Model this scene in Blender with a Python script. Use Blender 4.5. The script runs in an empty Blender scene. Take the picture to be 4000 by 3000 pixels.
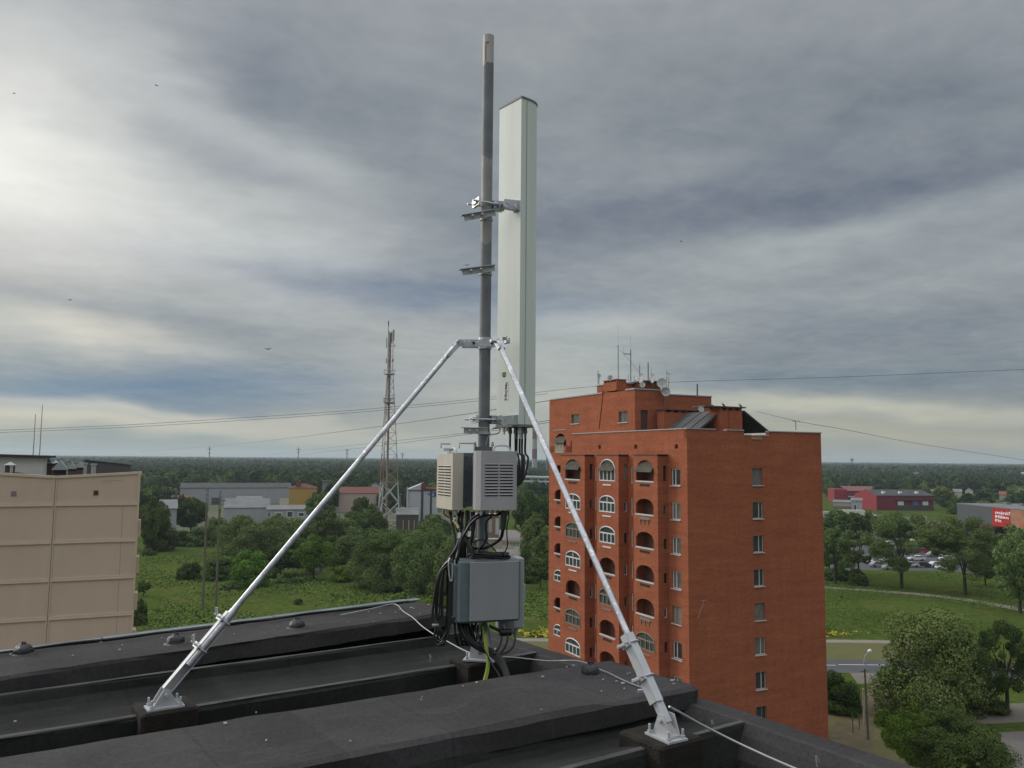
import bpy, math, random
import numpy as np
from mathutils import Vector, Matrix
HAZE = 1.2e-4
random.seed(7); np.random.seed(7)
rad = math.radians
CH = 27.0                      # camera height above the ground, metres
# ------------------------------------------------------------------ camera
F = 3200.0; PIT = math.atan(290/F); ROLL = rad(.5)
SC = bpy.context.scene
cd = bpy.data.cameras.new('camera'); cam = bpy.data.objects.new('camera', cd); SC.collection.objects.link(cam)
cd.sensor_width = 36; cd.lens = 36*F/4000; cd.clip_start = .05; cd.clip_end = 30000
RM = Matrix.Rotation(math.pi/2+PIT, 3, 'X') @ Matrix.Rotation(ROLL, 3, 'Z')
cam.matrix_world = Matrix.Translation((0, 0, CH)) @ RM.to_4x4()
SC.camera = cam
SC.render.engine = 'CYCLES'; SC.render.resolution_x = 1024; SC.render.resolution_y = 768
SC.view_settings.view_transform = 'Standard'; SC.view_settings.look = 'None'
SC.view_settings.exposure = 0; SC.view_settings.gamma = 1
SC.cycles.max_bounces = 6; SC.cycles.diffuse_bounces = 3; SC.cycles.volume_bounces = 0

def ray(px, py):
    d = RM @ Vector(((px-2000)/F, -(py-1500)/F, -1)); return d/d.y
def PY(px, py, Y):
    d = ray(px, py)*Y; d.z += CH; return d
def PZ(px, py, z):                     # z absolute
    d = ray(px, py); d = d*((z-CH)/d.z); d.z += CH; return d
def azel(px, py):
    d = ray(px, py); return math.atan2(d.x, d.y), math.atan2(d.z, math.hypot(d.x, d.y))
# ------------------------------------------------------------------ world: overcast evening sky
W = bpy.data.worlds.new('World'); SC.world = W; W.use_nodes = True
nt = W.node_tree; nt.nodes.clear()
def mth(op, a, b=None, c=None, clamp=False):
    n = nt.nodes.new('ShaderNodeMath'); n.operation = op; n.use_clamp = clamp
    for i, v in enumerate((a, b, c)):
        if v is None: continue
        if isinstance(v, (int, float)): n.inputs[i].default_value = v
        else: nt.links.new(v, n.inputs[i])
    return n.outputs[0]
def comb(x, y, z):
    n = nt.nodes.new('ShaderNodeCombineXYZ')
    for i, v in enumerate((x, y, z)):
        if isinstance(v, (int, float)): n.inputs[i].default_value = v
        else: nt.links.new(v, n.inputs[i])
    return n.outputs[0]
def wnoise(vec, sc, det=4, rough=.5, dist=0):
    n = nt.nodes.new('ShaderNodeTexNoise'); n.inputs['Scale'].default_value = sc
    n.inputs['Detail'].default_value = det; n.inputs['Roughness'].default_value = rough
    n.inputs['Distortion'].default_value = dist
    nt.links.new(vec, n.inputs['Vector']); return n.outputs[0]
tc = nt.nodes.new('ShaderNodeTexCoord'); sp = nt.nodes.new('ShaderNodeSeparateXYZ')
nt.links.new(tc.outputs['Generated'], sp.inputs[0]); X, Y_, Z = sp.outputs
AZ = mth('ARCTAN2', X, Y_); EL = mth('ARCSINE', Z)
zz = mth('ADD', mth('MAXIMUM', Z, 0.0), .10)
PX = mth('DIVIDE', X, zz); PYy = mth('DIVIDE', Y_, zz)
# cloud deck seen in perspective, grain turned so that bands run as in the photograph
ca, sa = math.cos(rad(24)), math.sin(rad(24))
QX = mth('ADD', mth('MULTIPLY', PX, ca), mth('MULTIPLY', PYy, sa))
QY = mth('SUBTRACT', mth('MULTIPLY', PYy, ca), mth('MULTIPLY', PX, sa))
pl = comb(mth('MULTIPLY', QX, .78), QY, 0.0)
n1 = mth('SUBTRACT', wnoise(pl, 1.05, 8, .56, .15), .5)
n2 = mth('SUBTRACT', wnoise(comb(mth('MULTIPLY', QX, .85), QY, 3.7), 2.6, 7, .6, .25), .5)
ae = comb(AZ, mth('MULTIPLY', EL, 3.2), 1.3)
w1 = mth('SUBTRACT', wnoise(ae, 5.0, 3, .5), .5)
w2 = mth('SUBTRACT', wnoise(comb(AZ, mth('MULTIPLY', EL, 2.6), 9.1), 6.0, 3, .5), .5)
AZw = mth('ADD', AZ, mth('MULTIPLY', w1, .16)); ELw = mth('ADD', EL, mth('MULTIPLY', w2, .055))
def ramp(fac, stops):
    n = nt.nodes.new('ShaderNodeValToRGB'); el = n.color_ramp.elements
    while len(el) < len(stops): el.new(.5)
    for e, (p, c) in zip(el, stops): e.position = p; e.color = (*c, 1)
    nt.links.new(fac, n.inputs[0]); return n.outputs[0]
def vadd(a, b, op='ADD'):
    n = nt.nodes.new('ShaderNodeVectorMath'); n.operation = op
    for i, v in enumerate((a, b)):
        if isinstance(v, tuple): n.inputs[i].default_value = v
        else: nt.links.new(v, n.inputs[i])
    return n.outputs[0]
def vscale(a, s):
    n = nt.nodes.new('ShaderNodeVectorMath'); n.operation = 'SCALE'
    if isinstance(a, tuple): n.inputs[0].default_value = a
    else: nt.links.new(a, n.inputs[0])
    if isinstance(s, (int, float)): n.inputs['Scale'].default_value = s
    else: nt.links.new(s, n.inputs['Scale'])
    return n.outputs[0]
efac = mth('DIVIDE', mth('ADD', EL, .1), 1.0, clamp=True)        # elevation -0.1..0.9 rad
base = ramp(efac, [(0, (.29, .30, .28)), (.10, (.32, .33, .30)), (.125, (.335, .345, .32)), (.20, (.305, .335, .345)), (.32, (.275, .302, .33)),
                   (.5, (.268, .295, .322)), (.62, (.29, .315, .34)), (.78, (.75, .78, .82)), (1, (1.25, 1.3, 1.38))])
def sm(v, a, b):                        # smooth step of v from a to b
    n = nt.nodes.new('ShaderNodeMapRange'); n.interpolation_type = 'SMOOTHSTEP'
    nt.links.new(v, n.inputs[0]); n.inputs[1].default_value = a; n.inputs[2].default_value = b
    n.inputs[3].default_value = 0; n.inputs[4].default_value = 1
    return n.outputs[0]
col = base
# (px, py, half width px, half height px, tilt deg, colour change): cloud masses anchored to compass directions
BL = [(-60, 620, 360, 360, -10, (.19, .175, .15)), (-80, 640, 200, 160, 0, (.11, .11, .10)), (60, 980, 560, 320, 0, (.085, .07, .045)), (100, 200, 420, 260, 20, (.06, .06, .06)), (60, 340, 380, 260, 40, (.145, .135, .11)), (350, 620, 500, 200, -25, (.13, .13, .115)),
      (250, 860, 560, 150, -8, (.17, .168, .155)), (760, 830, 420, 90, -16, (.12, .12, .10)), (1250, 930, 380, 90, -10, (.15, .145, .12)),
      (1000, 560, 420, 90, -22, (.10, .10, .09)), (1300, 660, 240, 80, -12, (.10, .105, .09)), (700, 430, 500, 90, -30, (.07, .07, .065)),
      (950, 260, 420, 170, -20, (-.04, -.04, -.03)), (960, 680, 260, 70, -14, (-.06, -.06, -.045)), (330, 560, 260, 50, -16, (-.04, -.035, -.02)),
      (1620, 1120, 520, 90, -12, (-.11, -.09, -.045)), (1050, 1080, 520, 45, -6, (-.05, -.045, -.02)), (1150, 1160, 400, 40, -4, (.05, .05, .05)),
      (420, 1335, 230, 55, -4, (.22, .18, .12)), (120, 1290, 350, 60, 0, (.11, .105, .08)), (560, 1230, 600, 30, -4, (-.06, -.05, -.03)),
      (150, 1512, 620, 62, -2, (-.14, -.08, .01)), (950, 1500, 480, 100, -3, (-.11, -.08, -.02)), (300, 1645, 900, 42, -3, (.26, .22, .14)),
      (500, 1598, 600, 18, -4, (.18, .155, .10)), (700, 1735, 900, 30, -1, (-.08, -.03, .0)), (1650, 1450, 420, 250, 0, (.09, .08, .06)),
      (1350, 1250, 350, 40, -4, (.06, .06, .05)), (2480, 1270, 420, 45, -4, (.15, .14, .11)), (2250, 1420, 300, 160, 0, (.10, .10, .075)),
      (2250, 1190, 330, 60, -6, (-.07, -.06, -.03)), (2700, 830, 700, 110, 6, (-.08, -.08, -.065)), (3650, 730, 620, 80, 8, (-.07, -.07, -.055)),
      (3450, 880, 500, 40, 10, (.08, .085, .075)), (2900, 1010, 420, 70, 4, (.04, .045, .035)), (3750, 1060, 420, 60, 12, (.03, .035, .03)),
      (3450, 1290, 620, 80, -2, (-.08, -.075, -.055)), (2900, 1160, 500, 40, 4, (.03, .035, .03)), (3300, 1490, 600, 50, -2, (-.11, -.09, -.055)),
      (3250, 1590, 800, 30, -2, (.19, .17, .09)), (3500, 1700, 800, 40, -2, (.07, .055, -.01)), (3900, 1450, 300, 60, -4, (-.04, -.04, -.03)),
      (2800, 250, 900, 220, 0, (.01, .01, .005)), (1700, 150, 700, 160, 0, (.02, .02, .015)), (3500, 300, 600, 120, -14, (-.035, -.035, -.03)),
      (2300, 600, 500, 140, 0, (.0, .0, .0)), (3000, 640, 700, 40, 12, (-.03, -.03, -.02))]
for (px, py, ra, rb, tilt, dc) in BL:
    a0, e0 = azel(px, py); t = rad(tilt); c, s = math.cos(t), math.sin(t)
    da = mth('SUBTRACT', AZw, a0); de = mth('SUBTRACT', ELw, e0)
    u = mth('MULTIPLY', mth('ADD', mth('MULTIPLY', da, c), mth('MULTIPLY', de, s)), F/ra/1.2)
    v = mth('MULTIPLY', mth('SUBTRACT', mth('MULTIPLY', de, c), mth('MULTIPLY', da, s)), F/rb/1.2)
    g = mth('EXPONENT', mth('MULTIPLY', mth('ADD', mth('MULTIPLY', u, u), mth('MULTIPLY', v, v)), -1))
    col = vadd(col, vscale(dc, g))
amp = mth('ADD', .11, mth('MULTIPLY', sm(EL, .02, .25), .12))
col = vadd(col, vscale((.8, .8, .74), mth('MULTIPLY', n1, amp)))
col = vadd(col, vscale((.40, .40, .365), mth('MULTIPLY', n2, mth('ADD', .25, mth('MULTIPLY', sm(EL, .02, .2), .14)))))
n3 = mth('SUBTRACT', wnoise(comb(QX, QY, 11.0), 8, 5, .62, .3), .5)
col = vadd(col, vscale((.12, .12, .11), mth('MULTIPLY', n3, sm(EL, .0, .12))))
# the sky out of the picture: brighter to the left of the view, brighter overhead
dz = mth('SUBTRACT', mth('COSINE', mth('ADD', AZ, rad(95))), 0.30)
left = mth('MULTIPLY', mth('MAXIMUM', dz, 0.0), sm(mth('ABSOLUTE', AZ), .62, 1.15))
col = vadd(col, vscale((.95, .93, .88), mth('MULTIPLY', left, mth('SUBTRACT', 1, sm(EL, .7, 1.3)))))
back = mth('MULTIPLY', sm(mth('ABSOLUTE', AZ), 1.5, 2.6), .03)
col = vadd(col, vscale((1, 1.0, 1.0), back))
sky = nt.nodes.new('ShaderNodeTexSky'); sky.sky_type = 'NISHITA'; sky.sun_disc = False
SUN_AZ, SUN_EL = rad(-62), rad(24)      # azimuth from +Y, clockwise positive
sky.sun_elevation = SUN_EL; sky.sun_rotation = SUN_AZ
mix = vadd(vscale(col, .97), vscale(sky.outputs[0], .03*.10))
bg = nt.nodes.new('ShaderNodeBackground'); bg.inputs[1].default_value = 1.0
wo = nt.nodes.new('ShaderNodeOutputWorld')
nt.links.new(mix, bg.inputs[0]); nt.links.new(bg.outputs[0], wo.inputs[0])
W.cycles.sampling_method = 'MANUAL'; W.cycles.sample_map_resolution = 512
# ------------------------------------------------------------------ sun behind cloud
sl = bpy.data.lights.new('sun', 'SUN'); sl.energy = 1.5; sl.angle = rad(22); sl.color = (1, .95, .86)
so = bpy.data.objects.new('sun', sl); SC.collection.objects.link(so)
so.rotation_euler = (math.pi/2-SUN_EL, 0, math.pi-SUN_AZ)
sd = Vector((math.sin(SUN_AZ)*math.cos(SUN_EL), math.cos(SUN_AZ)*math.cos(SUN_EL), math.sin(SUN_EL)))
so.rotation_euler = sd.to_track_quat('Z', 'Y').to_euler()

# ------------------------------------------------------------------ helpers
def lin(r, g, b):
    f = lambda c: (c/255/12.92 if c/255 <= .04045 else ((c/255+.055)/1.055)**2.4)
    return (f(r), f(g), f(b))
MATS = {}
def mat(name, c, rough=.7, metal=0.0, noise=None, c2=None, ns=5.0, bump=0.0, bscale=40, rnd=0.0, detail=4, spec=.3, n3=None, coords='Object', stretch=None):
    """principled material: base colour c mixed towards c2 by a noise of scale ns; optional bump, per-object variation"""
    m = bpy.data.materials.new(name); m.use_nodes = True; t = m.node_tree; N = t.nodes; L = t.links
    b = N['Principled BSDF']; b.inputs['Roughness'].default_value = rough; b.inputs['Metallic'].default_value = metal
    b.inputs['Specular IOR Level'].default_value = spec
    b.inputs['Base Color'].default_value = (*c, 1)
    tcn = N.new('ShaderNodeTexCoord'); vec = tcn.outputs[coords]
    if stretch:
        mp = N.new('ShaderNodeMapping'); mp.inputs['Scale'].default_value = stretch; L.new(vec, mp.inputs[0]); vec = mp.outputs[0]
    out = None
    if c2:
        n = N.new('ShaderNodeTexNoise'); n.inputs['Scale'].default_value = ns; n.inputs['Detail'].default_value = detail
        L.new(vec, n.inputs['Vector'])
        r = N.new('ShaderNodeValToRGB'); r.color_ramp.elements[0].position = .35; r.color_ramp.elements[1].position = .66
        r.color_ramp.elements[0].color = (*c, 1); r.color_ramp.elements[1].color = (*c2, 1)
        L.new(n.outputs[0], r.inputs[0]); out = r.outputs[0]
    if n3:                                  # second noise layer: (colour, scale, lo, hi)
        n = N.new('ShaderNodeTexNoise'); n.inputs['Scale'].default_value = n3[1]; n.inputs['Detail'].default_value = 6
        L.new(vec, n.inputs['Vector'])
        mr = N.new('ShaderNodeMapRange'); mr.inputs[1].default_value = n3[2]; mr.inputs[2].default_value = n3[3]; L.new(n.outputs[0], mr.inputs[0])
        mx = N.new('ShaderNodeMixRGB'); mx.inputs[2].default_value = (*n3[0], 1)
        if out: L.new(out, mx.inputs[1])
        else: mx.inputs[1].default_value = (*c, 1)
        L.new(mr.outputs[0], mx.inputs[0]); out = mx.outputs[0]
    if rnd:
        oi = N.new('ShaderNodeObjectInfo'); hs = N.new('ShaderNodeHueSaturation')
        mr = N.new('ShaderNodeMapRange'); mr.inputs[3].default_value = 1-rnd; mr.inputs[4].default_value = 1+rnd
        L.new(oi.outputs['Random'], mr.inputs[0]); L.new(mr.outputs[0], hs.inputs['Value'])
        m2 = N.new('ShaderNodeMath'); m2.operation = 'MULTIPLY_ADD'; m2.inputs[1].default_value = .03; m2.inputs[2].default_value = .485
        wn = N.new('ShaderNodeTexWhiteNoise'); wn.noise_dimensions = '1D'; L.new(oi.outputs['Random'], wn.inputs['W'])
        L.new(wn.outputs[0], m2.inputs[0]); L.new(m2.outputs[0], hs.inputs['Hue'])
        if out: L.new(out, hs.inputs['Color'])
        else: hs.inputs['Color'].default_value = (*c, 1)
        out = hs.outputs[0]
    if out: L.new(out, b.inputs['Base Color'])
    if bump:
        n = N.new('ShaderNodeTexNoise'); n.inputs['Scale'].default_value = bscale; n.inputs['Detail'].default_value = 3
        L.new(vec, n.inputs['Vector'])
        bp = N.new('ShaderNodeBump'); bp.inputs['Strength'].default_value = bump; bp.inputs['Distance'].default_value = .02
        L.new(n.outputs[0], bp.inputs['Height']); L.new(bp.outputs[0], b.inputs['Normal'])
    MATS[name] = m; return m

def mulcol(m, fac_builder):
    """multiply the base colour input of material m by a grey factor socket"""
    t = m.node_tree; b = t.nodes['Principled BSDF']; mx = t.nodes.new('ShaderNodeMixRGB'); mx.blend_type = 'MULTIPLY'; mx.inputs[0].default_value = 1
    s = b.inputs['Base Color']
    if s.links: t.links.new(s.links[0].from_socket, mx.inputs[1])
    else: mx.inputs[1].default_value = s.default_value
    t.links.new(fac_builder(t), mx.inputs[2]); t.links.new(mx.outputs[0], s)

MWD = {}
def put(o, parent=None):
    SC.collection.objects.link(o)
    if parent: o.parent = parent
def tag(o, label=None, cat=None, group=None, kind=None):
    if label: o['label'] = label
    if cat: o['category'] = cat
    if group: o['group'] = group
    if kind: o['kind'] = kind
    return o
def thing(name, label, cat, loc=(0, 0, 0), rz=0, group=None):
    o = bpy.data.objects.new(name, None); put(o); o.location = loc; o.rotation_euler = (0, 0, rz); o.empty_display_size = .2
    MWD[o.name] = Matrix.Translation(loc) @ Matrix.Rotation(rz, 4, 'Z')
    return tag(o, label, cat, group)

class MB:
    """collects shapes, then links them as one mesh object"""
    def __init__(s): s.v = []; s.f = []
    def add(s, vs, fs):
        n = len(s.v); s.v += [tuple(p) for p in vs]; s.f += [tuple(i+n for i in f) for f in fs]; return s
    def box(s, x0, x1, y0, y1, z0, z1):
        x0, x1 = min(x0, x1), max(x0, x1); y0, y1 = min(y0, y1), max(y0, y1); z0, z1 = min(z0, z1), max(z0, z1)
        return s.add([(x0, y0, z0), (x1, y0, z0), (x1, y1, z0), (x0, y1, z0), (x0, y0, z1), (x1, y0, z1), (x1, y1, z1), (x0, y1, z1)],
              [(0, 3, 2, 1), (4, 5, 6, 7), (0, 1, 5, 4), (1, 2, 6, 5), (2, 3, 7, 6), (3, 0, 4, 7)])
    def obox(s, c, ax, ay, az, hx, hy, hz, bev=0):
        """box with half sizes along three axes"""
        c, ax, ay, az = map(Vector, (c, ax, ay, az))
        if not bev:
            vs = [c+ax*hx*i+ay*hy*j+az*hz*k for k in (-1, 1) for i, j in ((-1, -1), (1, -1), (1, 1), (-1, 1))]
            return s.add(vs, [(0, 3, 2, 1), (4, 5, 6, 7), (0, 1, 5, 4), (1, 2, 6, 5), (2, 3, 7, 6), (3, 0, 4, 7)])
        b = bev; pr = []
        for (i, j) in ((-1, -1), (1, -1), (1, 1), (-1, 1)):
            a1 = (i*(hx-b), j*hy); a2 = (i*hx, j*(hy-b))
            pr += [a1, a2] if i*j < 0 else [a2, a1]
        lev = [(-hz, b), (-hz+b, 0), (hz-b, 0), (hz, b)]; vs = []
        for z, ins in lev:
            for (x, y) in pr:
                fx = (hx-ins)/hx; fy = (hy-ins)/hy
                vs.append(c+ax*x*fx+ay*y*fy+az*z)
        n = 8; fs = []
        for k in range(3):
            for i in range(n): fs.append((k*n+i, k*n+(i+1) % n, (k+1)*n+(i+1) % n, (k+1)*n+i))
        fs.append(tuple(range(n-1, -1, -1))); fs.append(tuple(3*n+i for i in range(n)))
        return s.add(vs, fs)
    def beam(s, p0, p1, w, h=None, up=(0, 0, 1)):
        p0, p1 = Vector(p0), Vector(p1); h = h or w; d = (p1-p0); l = d.length; d.normalize()
        up = Vector(up)
        if abs(d.dot(up)) > .98: up = Vector((0, 1, 0))
        a = d.cross(up).normalized(); b = a.cross(d)
        return s.obox((p0+p1)/2, a, d, b, w/2, l/2, h/2)
    def tube(s, path, r, n=8, cap=True, r2=None):
        P = [Vector(p) for p in path]; m = len(P); rings = []
        t = (P[1]-P[0]).normalized(); a = t.cross(Vector((0, 0, 1)))
        if a.length < .1: a = t.cross(Vector((0, 1, 0)))
        a.normalize()
        vs = []
        for i, p in enumerate(P):
            t = (P[min(i+1, m-1)]-P[max(i-1, 0)]).normalized(); a = (a-t*a.dot(t)).normalized(); b = t.cross(a)
            rr = r if r2 is None else r+(r2-r)*i/(m-1)
            if isinstance(r, (list, tuple)): rr = r[i]
            for k in range(n):
                q = 2*math.pi*k/n; vs.append(p+a*math.cos(q)*rr+b*math.sin(q)*rr)
        fs = [(i*n+k, i*n+(k+1) % n, (i+1)*n+(k+1) % n, (i+1)*n+k) for i in range(m-1) for k in range(n)]
        if cap: fs += [tuple(range(n-1, -1, -1)), tuple((m-1)*n+k for k in range(n))]
        return s.add(vs, fs)
    def prism(s, poly, z0, z1):
        """poly (x,y) counterclockwise, extruded in z"""
        n = len(poly); vs = [(x, y, z0) for x, y in poly]+[(x, y, z1) for x, y in poly]
        return s.add(vs, [tuple(range(n-1, -1, -1)), tuple(range(n, 2*n))]+[(i, (i+1) % n, n+(i+1) % n, n+i) for i in range(n)])
    def extr(s, poly3, d):
        """planar 3d polygon extruded by vector d"""
        d = Vector(d); P = [Vector(p) for p in poly3]; n = len(P)
        return s.add(P+[p+d for p in P], [tuple(range(n-1, -1, -1)), tuple(range(n, 2*n))]+[(i, (i+1) % n, n+(i+1) % n, n+i) for i in range(n)])
    def lathe(s, prof, c=(0, 0, 0), n=12, ax=None):
        c = Vector(c); vs = []; Q = Vector((0, 0, 1)).rotation_difference(Vector(ax).normalized()) if ax is not None else None
        for r, z in prof:
            for k in range(n):
                q = 2*math.pi*k/n; p = Vector((r*math.cos(q), r*math.sin(q), z))
                if Q: p = Q @ p
                vs.append(c+p)
        m = len(prof)
        fs = [(i*n+k, i*n+(k+1) % n, (i+1)*n+(k+1) % n, (i+1)*n+k) for i in range(m-1) for k in range(n)]
        fs += [tuple(range(n-1, -1, -1)), tuple((m-1)*n+k for k in range(n))]
        return s.add(vs, fs)
    def quad(s, a, b, c, d): return s.add([a, b, c, d], [(0, 1, 2, 3)])
    def obj(s, name, m, parent=None, world=False, origin=None, smooth=False, bev=0):
        vs = s.v
        if world and parent is not None and parent.name in MWD:
            inv = MWD[parent.name].inverted(); vs = [tuple(inv @ Vector(p)) for p in vs]
        if origin is not None:
            o3 = Vector(origin); vs = [tuple(Vector(p)-o3) for p in vs]
        me = bpy.data.meshes.new(name); me.from_pydata(vs, [], s.f); me.update()
        me.materials.append(m)
        o = bpy.data.objects.new(name, me); put(o, parent)
        if parent is not None and parent.name in MWD: MWD[o.name] = MWD[parent.name]
        if origin is not None: o.location = origin
        if smooth:
            me.polygons.foreach_set('use_smooth', [True]*len(me.polygons))
            me.set_sharp_from_angle(angle=rad(38))
        if bev:
            md = o.modifiers.new('bevel', 'BEVEL'); md.width = bev; md.segments = 2; md.limit_method = 'ANGLE'
        return o
def spline(pts, k=6):
    P = [Vector(p) for p in pts]; out = []
    for i in range(len(P)-1):
        p0 = P[max(i-1, 0)]; p1 = P[i]; p2 = P[i+1]; p3 = P[min(i+2, len(P)-1)]
        for j in range(k):
            t = j/k
            out.append(.5*((2*p1)+(p2-p0)*t+(2*p0-5*p1+4*p2-p3)*t*t+(3*p1-p0-3*p2+p3)*t**3))
    out.append(P[-1]); return out
def copy_tree(o, loc, rz, label=None, group=None, scale=None):
    c = o.copy(); put(c); c.location = loc; c.rotation_euler = (0, 0, rz)
    if label: c['label'] = label
    if group: c['group'] = group
    for ch in list(o.children):
        k = ch.copy(); SC.collection.objects.link(k); k.parent = c
        if scale: k.scale = scale
        for g in ch.children:
            h = g.copy(); SC.collection.objects.link(h); h.parent = k
    return c
def streaks(m, sc=(3, 3, .22), a=.86, b=1.10, s=1.0):
    """rain streaks and grime running down a vertical surface"""
    def f(t):
        N, L = t.nodes, t.links; tcn = N.new('ShaderNodeTexCoord'); mp = N.new('ShaderNodeMapping'); mp.inputs['Scale'].default_value = sc; L.new(tcn.outputs['Object'], mp.inputs[0])
        n = N.new('ShaderNodeTexNoise'); n.inputs['Scale'].default_value = s; n.inputs['Detail'].default_value = 8; n.inputs['Roughness'].default_value = .65; L.new(mp.outputs[0], n.inputs['Vector'])
        r = N.new('ShaderNodeMapRange'); r.inputs[1].default_value = .32; r.inputs[2].default_value = .68; r.inputs[3].default_value = a; r.inputs[4].default_value = b; L.new(n.outputs[0], r.inputs[0]); return r.outputs[0]
    mulcol(m, f)
class Frame:
    """vertical building frame: origin on the ground, local x along rz"""
    def __init__(s, o, rz):
        s.o = Vector(o); s.rz = rz; s.ex = Vector((math.cos(rz), math.sin(rz), 0)); s.ey = Vector((-math.sin(rz), math.cos(rz), 0))
        s.e = Vector((0, 0, CH))
    def _hit(s, px, py, n, c):
        d = ray(px, py); t = (c-(s.e-s.o).dot(n))/d.dot(n); p = s.e+d*t-s.o
        return p.dot(s.ex), p.dot(s.ey), p.z
    def onx(s, px, py, c=0): r = s._hit(px, py, s.ex, c); return r[1], r[2]     # plane x=c -> (y,z)
    def ony(s, px, py, c=0): r = s._hit(px, py, s.ey, c); return r[0], r[2]     # plane y=c -> (x,z)
    def w(s, x, y, z): return s.o+s.ex*x+s.ey*y+Vector((0, 0, z))
# ------------------------------------------------------------------ materials
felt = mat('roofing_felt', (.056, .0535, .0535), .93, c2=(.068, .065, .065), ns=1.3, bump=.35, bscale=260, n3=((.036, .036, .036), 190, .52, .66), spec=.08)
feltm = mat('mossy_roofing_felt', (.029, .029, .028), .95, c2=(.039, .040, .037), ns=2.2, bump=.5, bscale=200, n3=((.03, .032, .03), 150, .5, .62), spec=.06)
def seams(m, period, axis_rz):
    def b(t):
        N, L = t.nodes, t.links; tcn = N.new('ShaderNodeTexCoord'); mp = N.new('ShaderNodeMapping'); mp.inputs['Rotation'].default_value = (0, 0, axis_rz)
        L.new(tcn.outputs['Object'], mp.inputs[0]); sx = N.new('ShaderNodeSeparateXYZ'); L.new(mp.outputs[0], sx.inputs[0])
        a = N.new('ShaderNodeMath'); a.operation = 'PINGPONG'; a.inputs[1].default_value = period/2; L.new(sx.outputs[0], a.inputs[0])
        mr = N.new('ShaderNodeMapRange'); mr.inputs[1].default_value = .002; mr.inputs[2].default_value = .012; mr.inputs[3].default_value = .84; mr.inputs[4].default_value = 1
        L.new(a.outputs[0], mr.inputs[0])
        def ns(sc, lo, hi, a_, b_, st=(1, 1, 1)):
            mp2 = N.new('ShaderNodeMapping'); mp2.inputs['Scale'].default_value = st; L.new(tcn.outputs['Object'], mp2.inputs[0])
            q = N.new('ShaderNodeTexNoise'); q.inputs['Scale'].default_value = sc; q.inputs['Detail'].default_value = 7; q.inputs['Roughness'].default_value = .62; L.new(mp2.outputs[0], q.inputs['Vector'])
            k = N.new('ShaderNodeMapRange'); k.inputs[1].default_value = lo; k.inputs[2].default_value = hi; k.inputs[3].default_value = a_; k.inputs[4].default_value = b_; L.new(q.outputs[0], k.inputs[0]); return k.outputs[0]
        def mul(x, y): q = N.new('ShaderNodeMath'); q.operation = 'MULTIPLY'; L.new(x, q.inputs[0]); L.new(y, q.inputs[1]); return q.outputs[0]
        fl = N.new('ShaderNodeMath'); fl.operation = 'MULTIPLY_ADD'; fl.inputs[1].default_value = 1/period; fl.inputs[2].default_value = .5; L.new(sx.outputs[0], fl.inputs[0])
        f2 = N.new('ShaderNodeMath'); f2.operation = 'FLOOR'; L.new(fl.outputs[0], f2.inputs[0]); wn = N.new('ShaderNodeTexWhiteNoise'); wn.noise_dimensions = '1D'; L.new(f2.outputs[0], wn.inputs['W'])
        wr = N.new('ShaderNodeMapRange'); wr.inputs[3].default_value = .90; wr.inputs[4].default_value = 1.10; L.new(wn.outputs[0], wr.inputs[0]); mr = wr if False else mr
        wm = N.new('ShaderNodeMath'); wm.operation = 'MULTIPLY'; L.new(mr.outputs[0], wm.inputs[0]); L.new(wr.outputs[0], wm.inputs[1]); mr = wm
        return mul(mul(mr.outputs[0], ns(.9, .35, .65, .80, 1.16)), mul(ns(3.2, .56, .60, 1.0, 1.13, (.5, 1.6, 1)), ns(38, .3, .7, .86, 1.14)))
    mulcol(m, b)
seams(felt, 1.02, 0); seams(feltm, 1.02, 0)
moss = mat('mossy_concrete', (.026, .022, .017), .95, c2=(.015, .013, .011), ns=14, bump=.6, bscale=120)
flash = mat('zinc_flashing', (.22, .25, .25), .55, .4, c2=(.15, .18, .18), ns=4, bump=.1)
galv = mat('galvanised_steel', (.60, .61, .64), .40, .75, c2=(.40, .41, .44), ns=12, bump=.08, detail=8, n3=((.78, .78, .78), 45, .58, .68))
gpaint = mat('silver_grey_paint', (.50, .51, .52), .5, .25, c2=(.43, .44, .45), ns=6)
radome = mat('radome_plastic', (.67, .71, .67), .42, c2=(.63, .675, .63), ns=1.5, n3=((.5, .53, .48), 60, .68, .75))
streaks(radome, (9, 9, .5), .93, 1.04); endcap = mat('grey_plastic', (.16, .18, .17), .5)
purpl = mat('warm_grey_cover', (.40, .39, .40), .5, c2=(.375, .365, .375), ns=3)
streaks(purpl, (12, 12, 1.5), .90, 1.05); cream = mat('cream_cover', (.56, .52, .43), .5, c2=(.53, .49, .41), ns=3)
streaks(cream, (12, 12, 1.5), .90, 1.05); fins = mat('dark_cast_metal', (.14, .15, .165), .5, .4)
slot = mat('slot_shade_black', (.03, .03, .03), .8)  # near-black: shade painted into slots and holes, own colour of wheels and print
cabg = mat('light_grey_cover', (.275, .28, .285), .55, c2=(.255, .26, .265), ns=2)
cabd = mat('teal_grey_housing', (.135, .17, .18), .6, c2=(.115, .148, .158), ns=20, bump=.2)
streaks(cabg, (10, 10, 1.2), .95, 1.03); streaks(cabd, (10, 10, 1.2), .92, 1.06); pale = mat('pale_grey_plastic', (.36, .37, .37), .5)
blk = mat('black_cable', (.010, .010, .011), .45, spec=.35)
yg = mat('yellow_green_cable', (.20, .27, .04), .5)
green = mat('green_cable', (.06, .16, .03), .5)
white = mat('white_paint', (.72, .72, .72), .5)
yell = mat('yellow_plastic', (.6, .42, .06), .5)
cabw = mat('aluminium_wire', (.42, .42, .42), .45, .5)
flake = mat('white_chip', (.34, .34, .32), .8)
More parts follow.
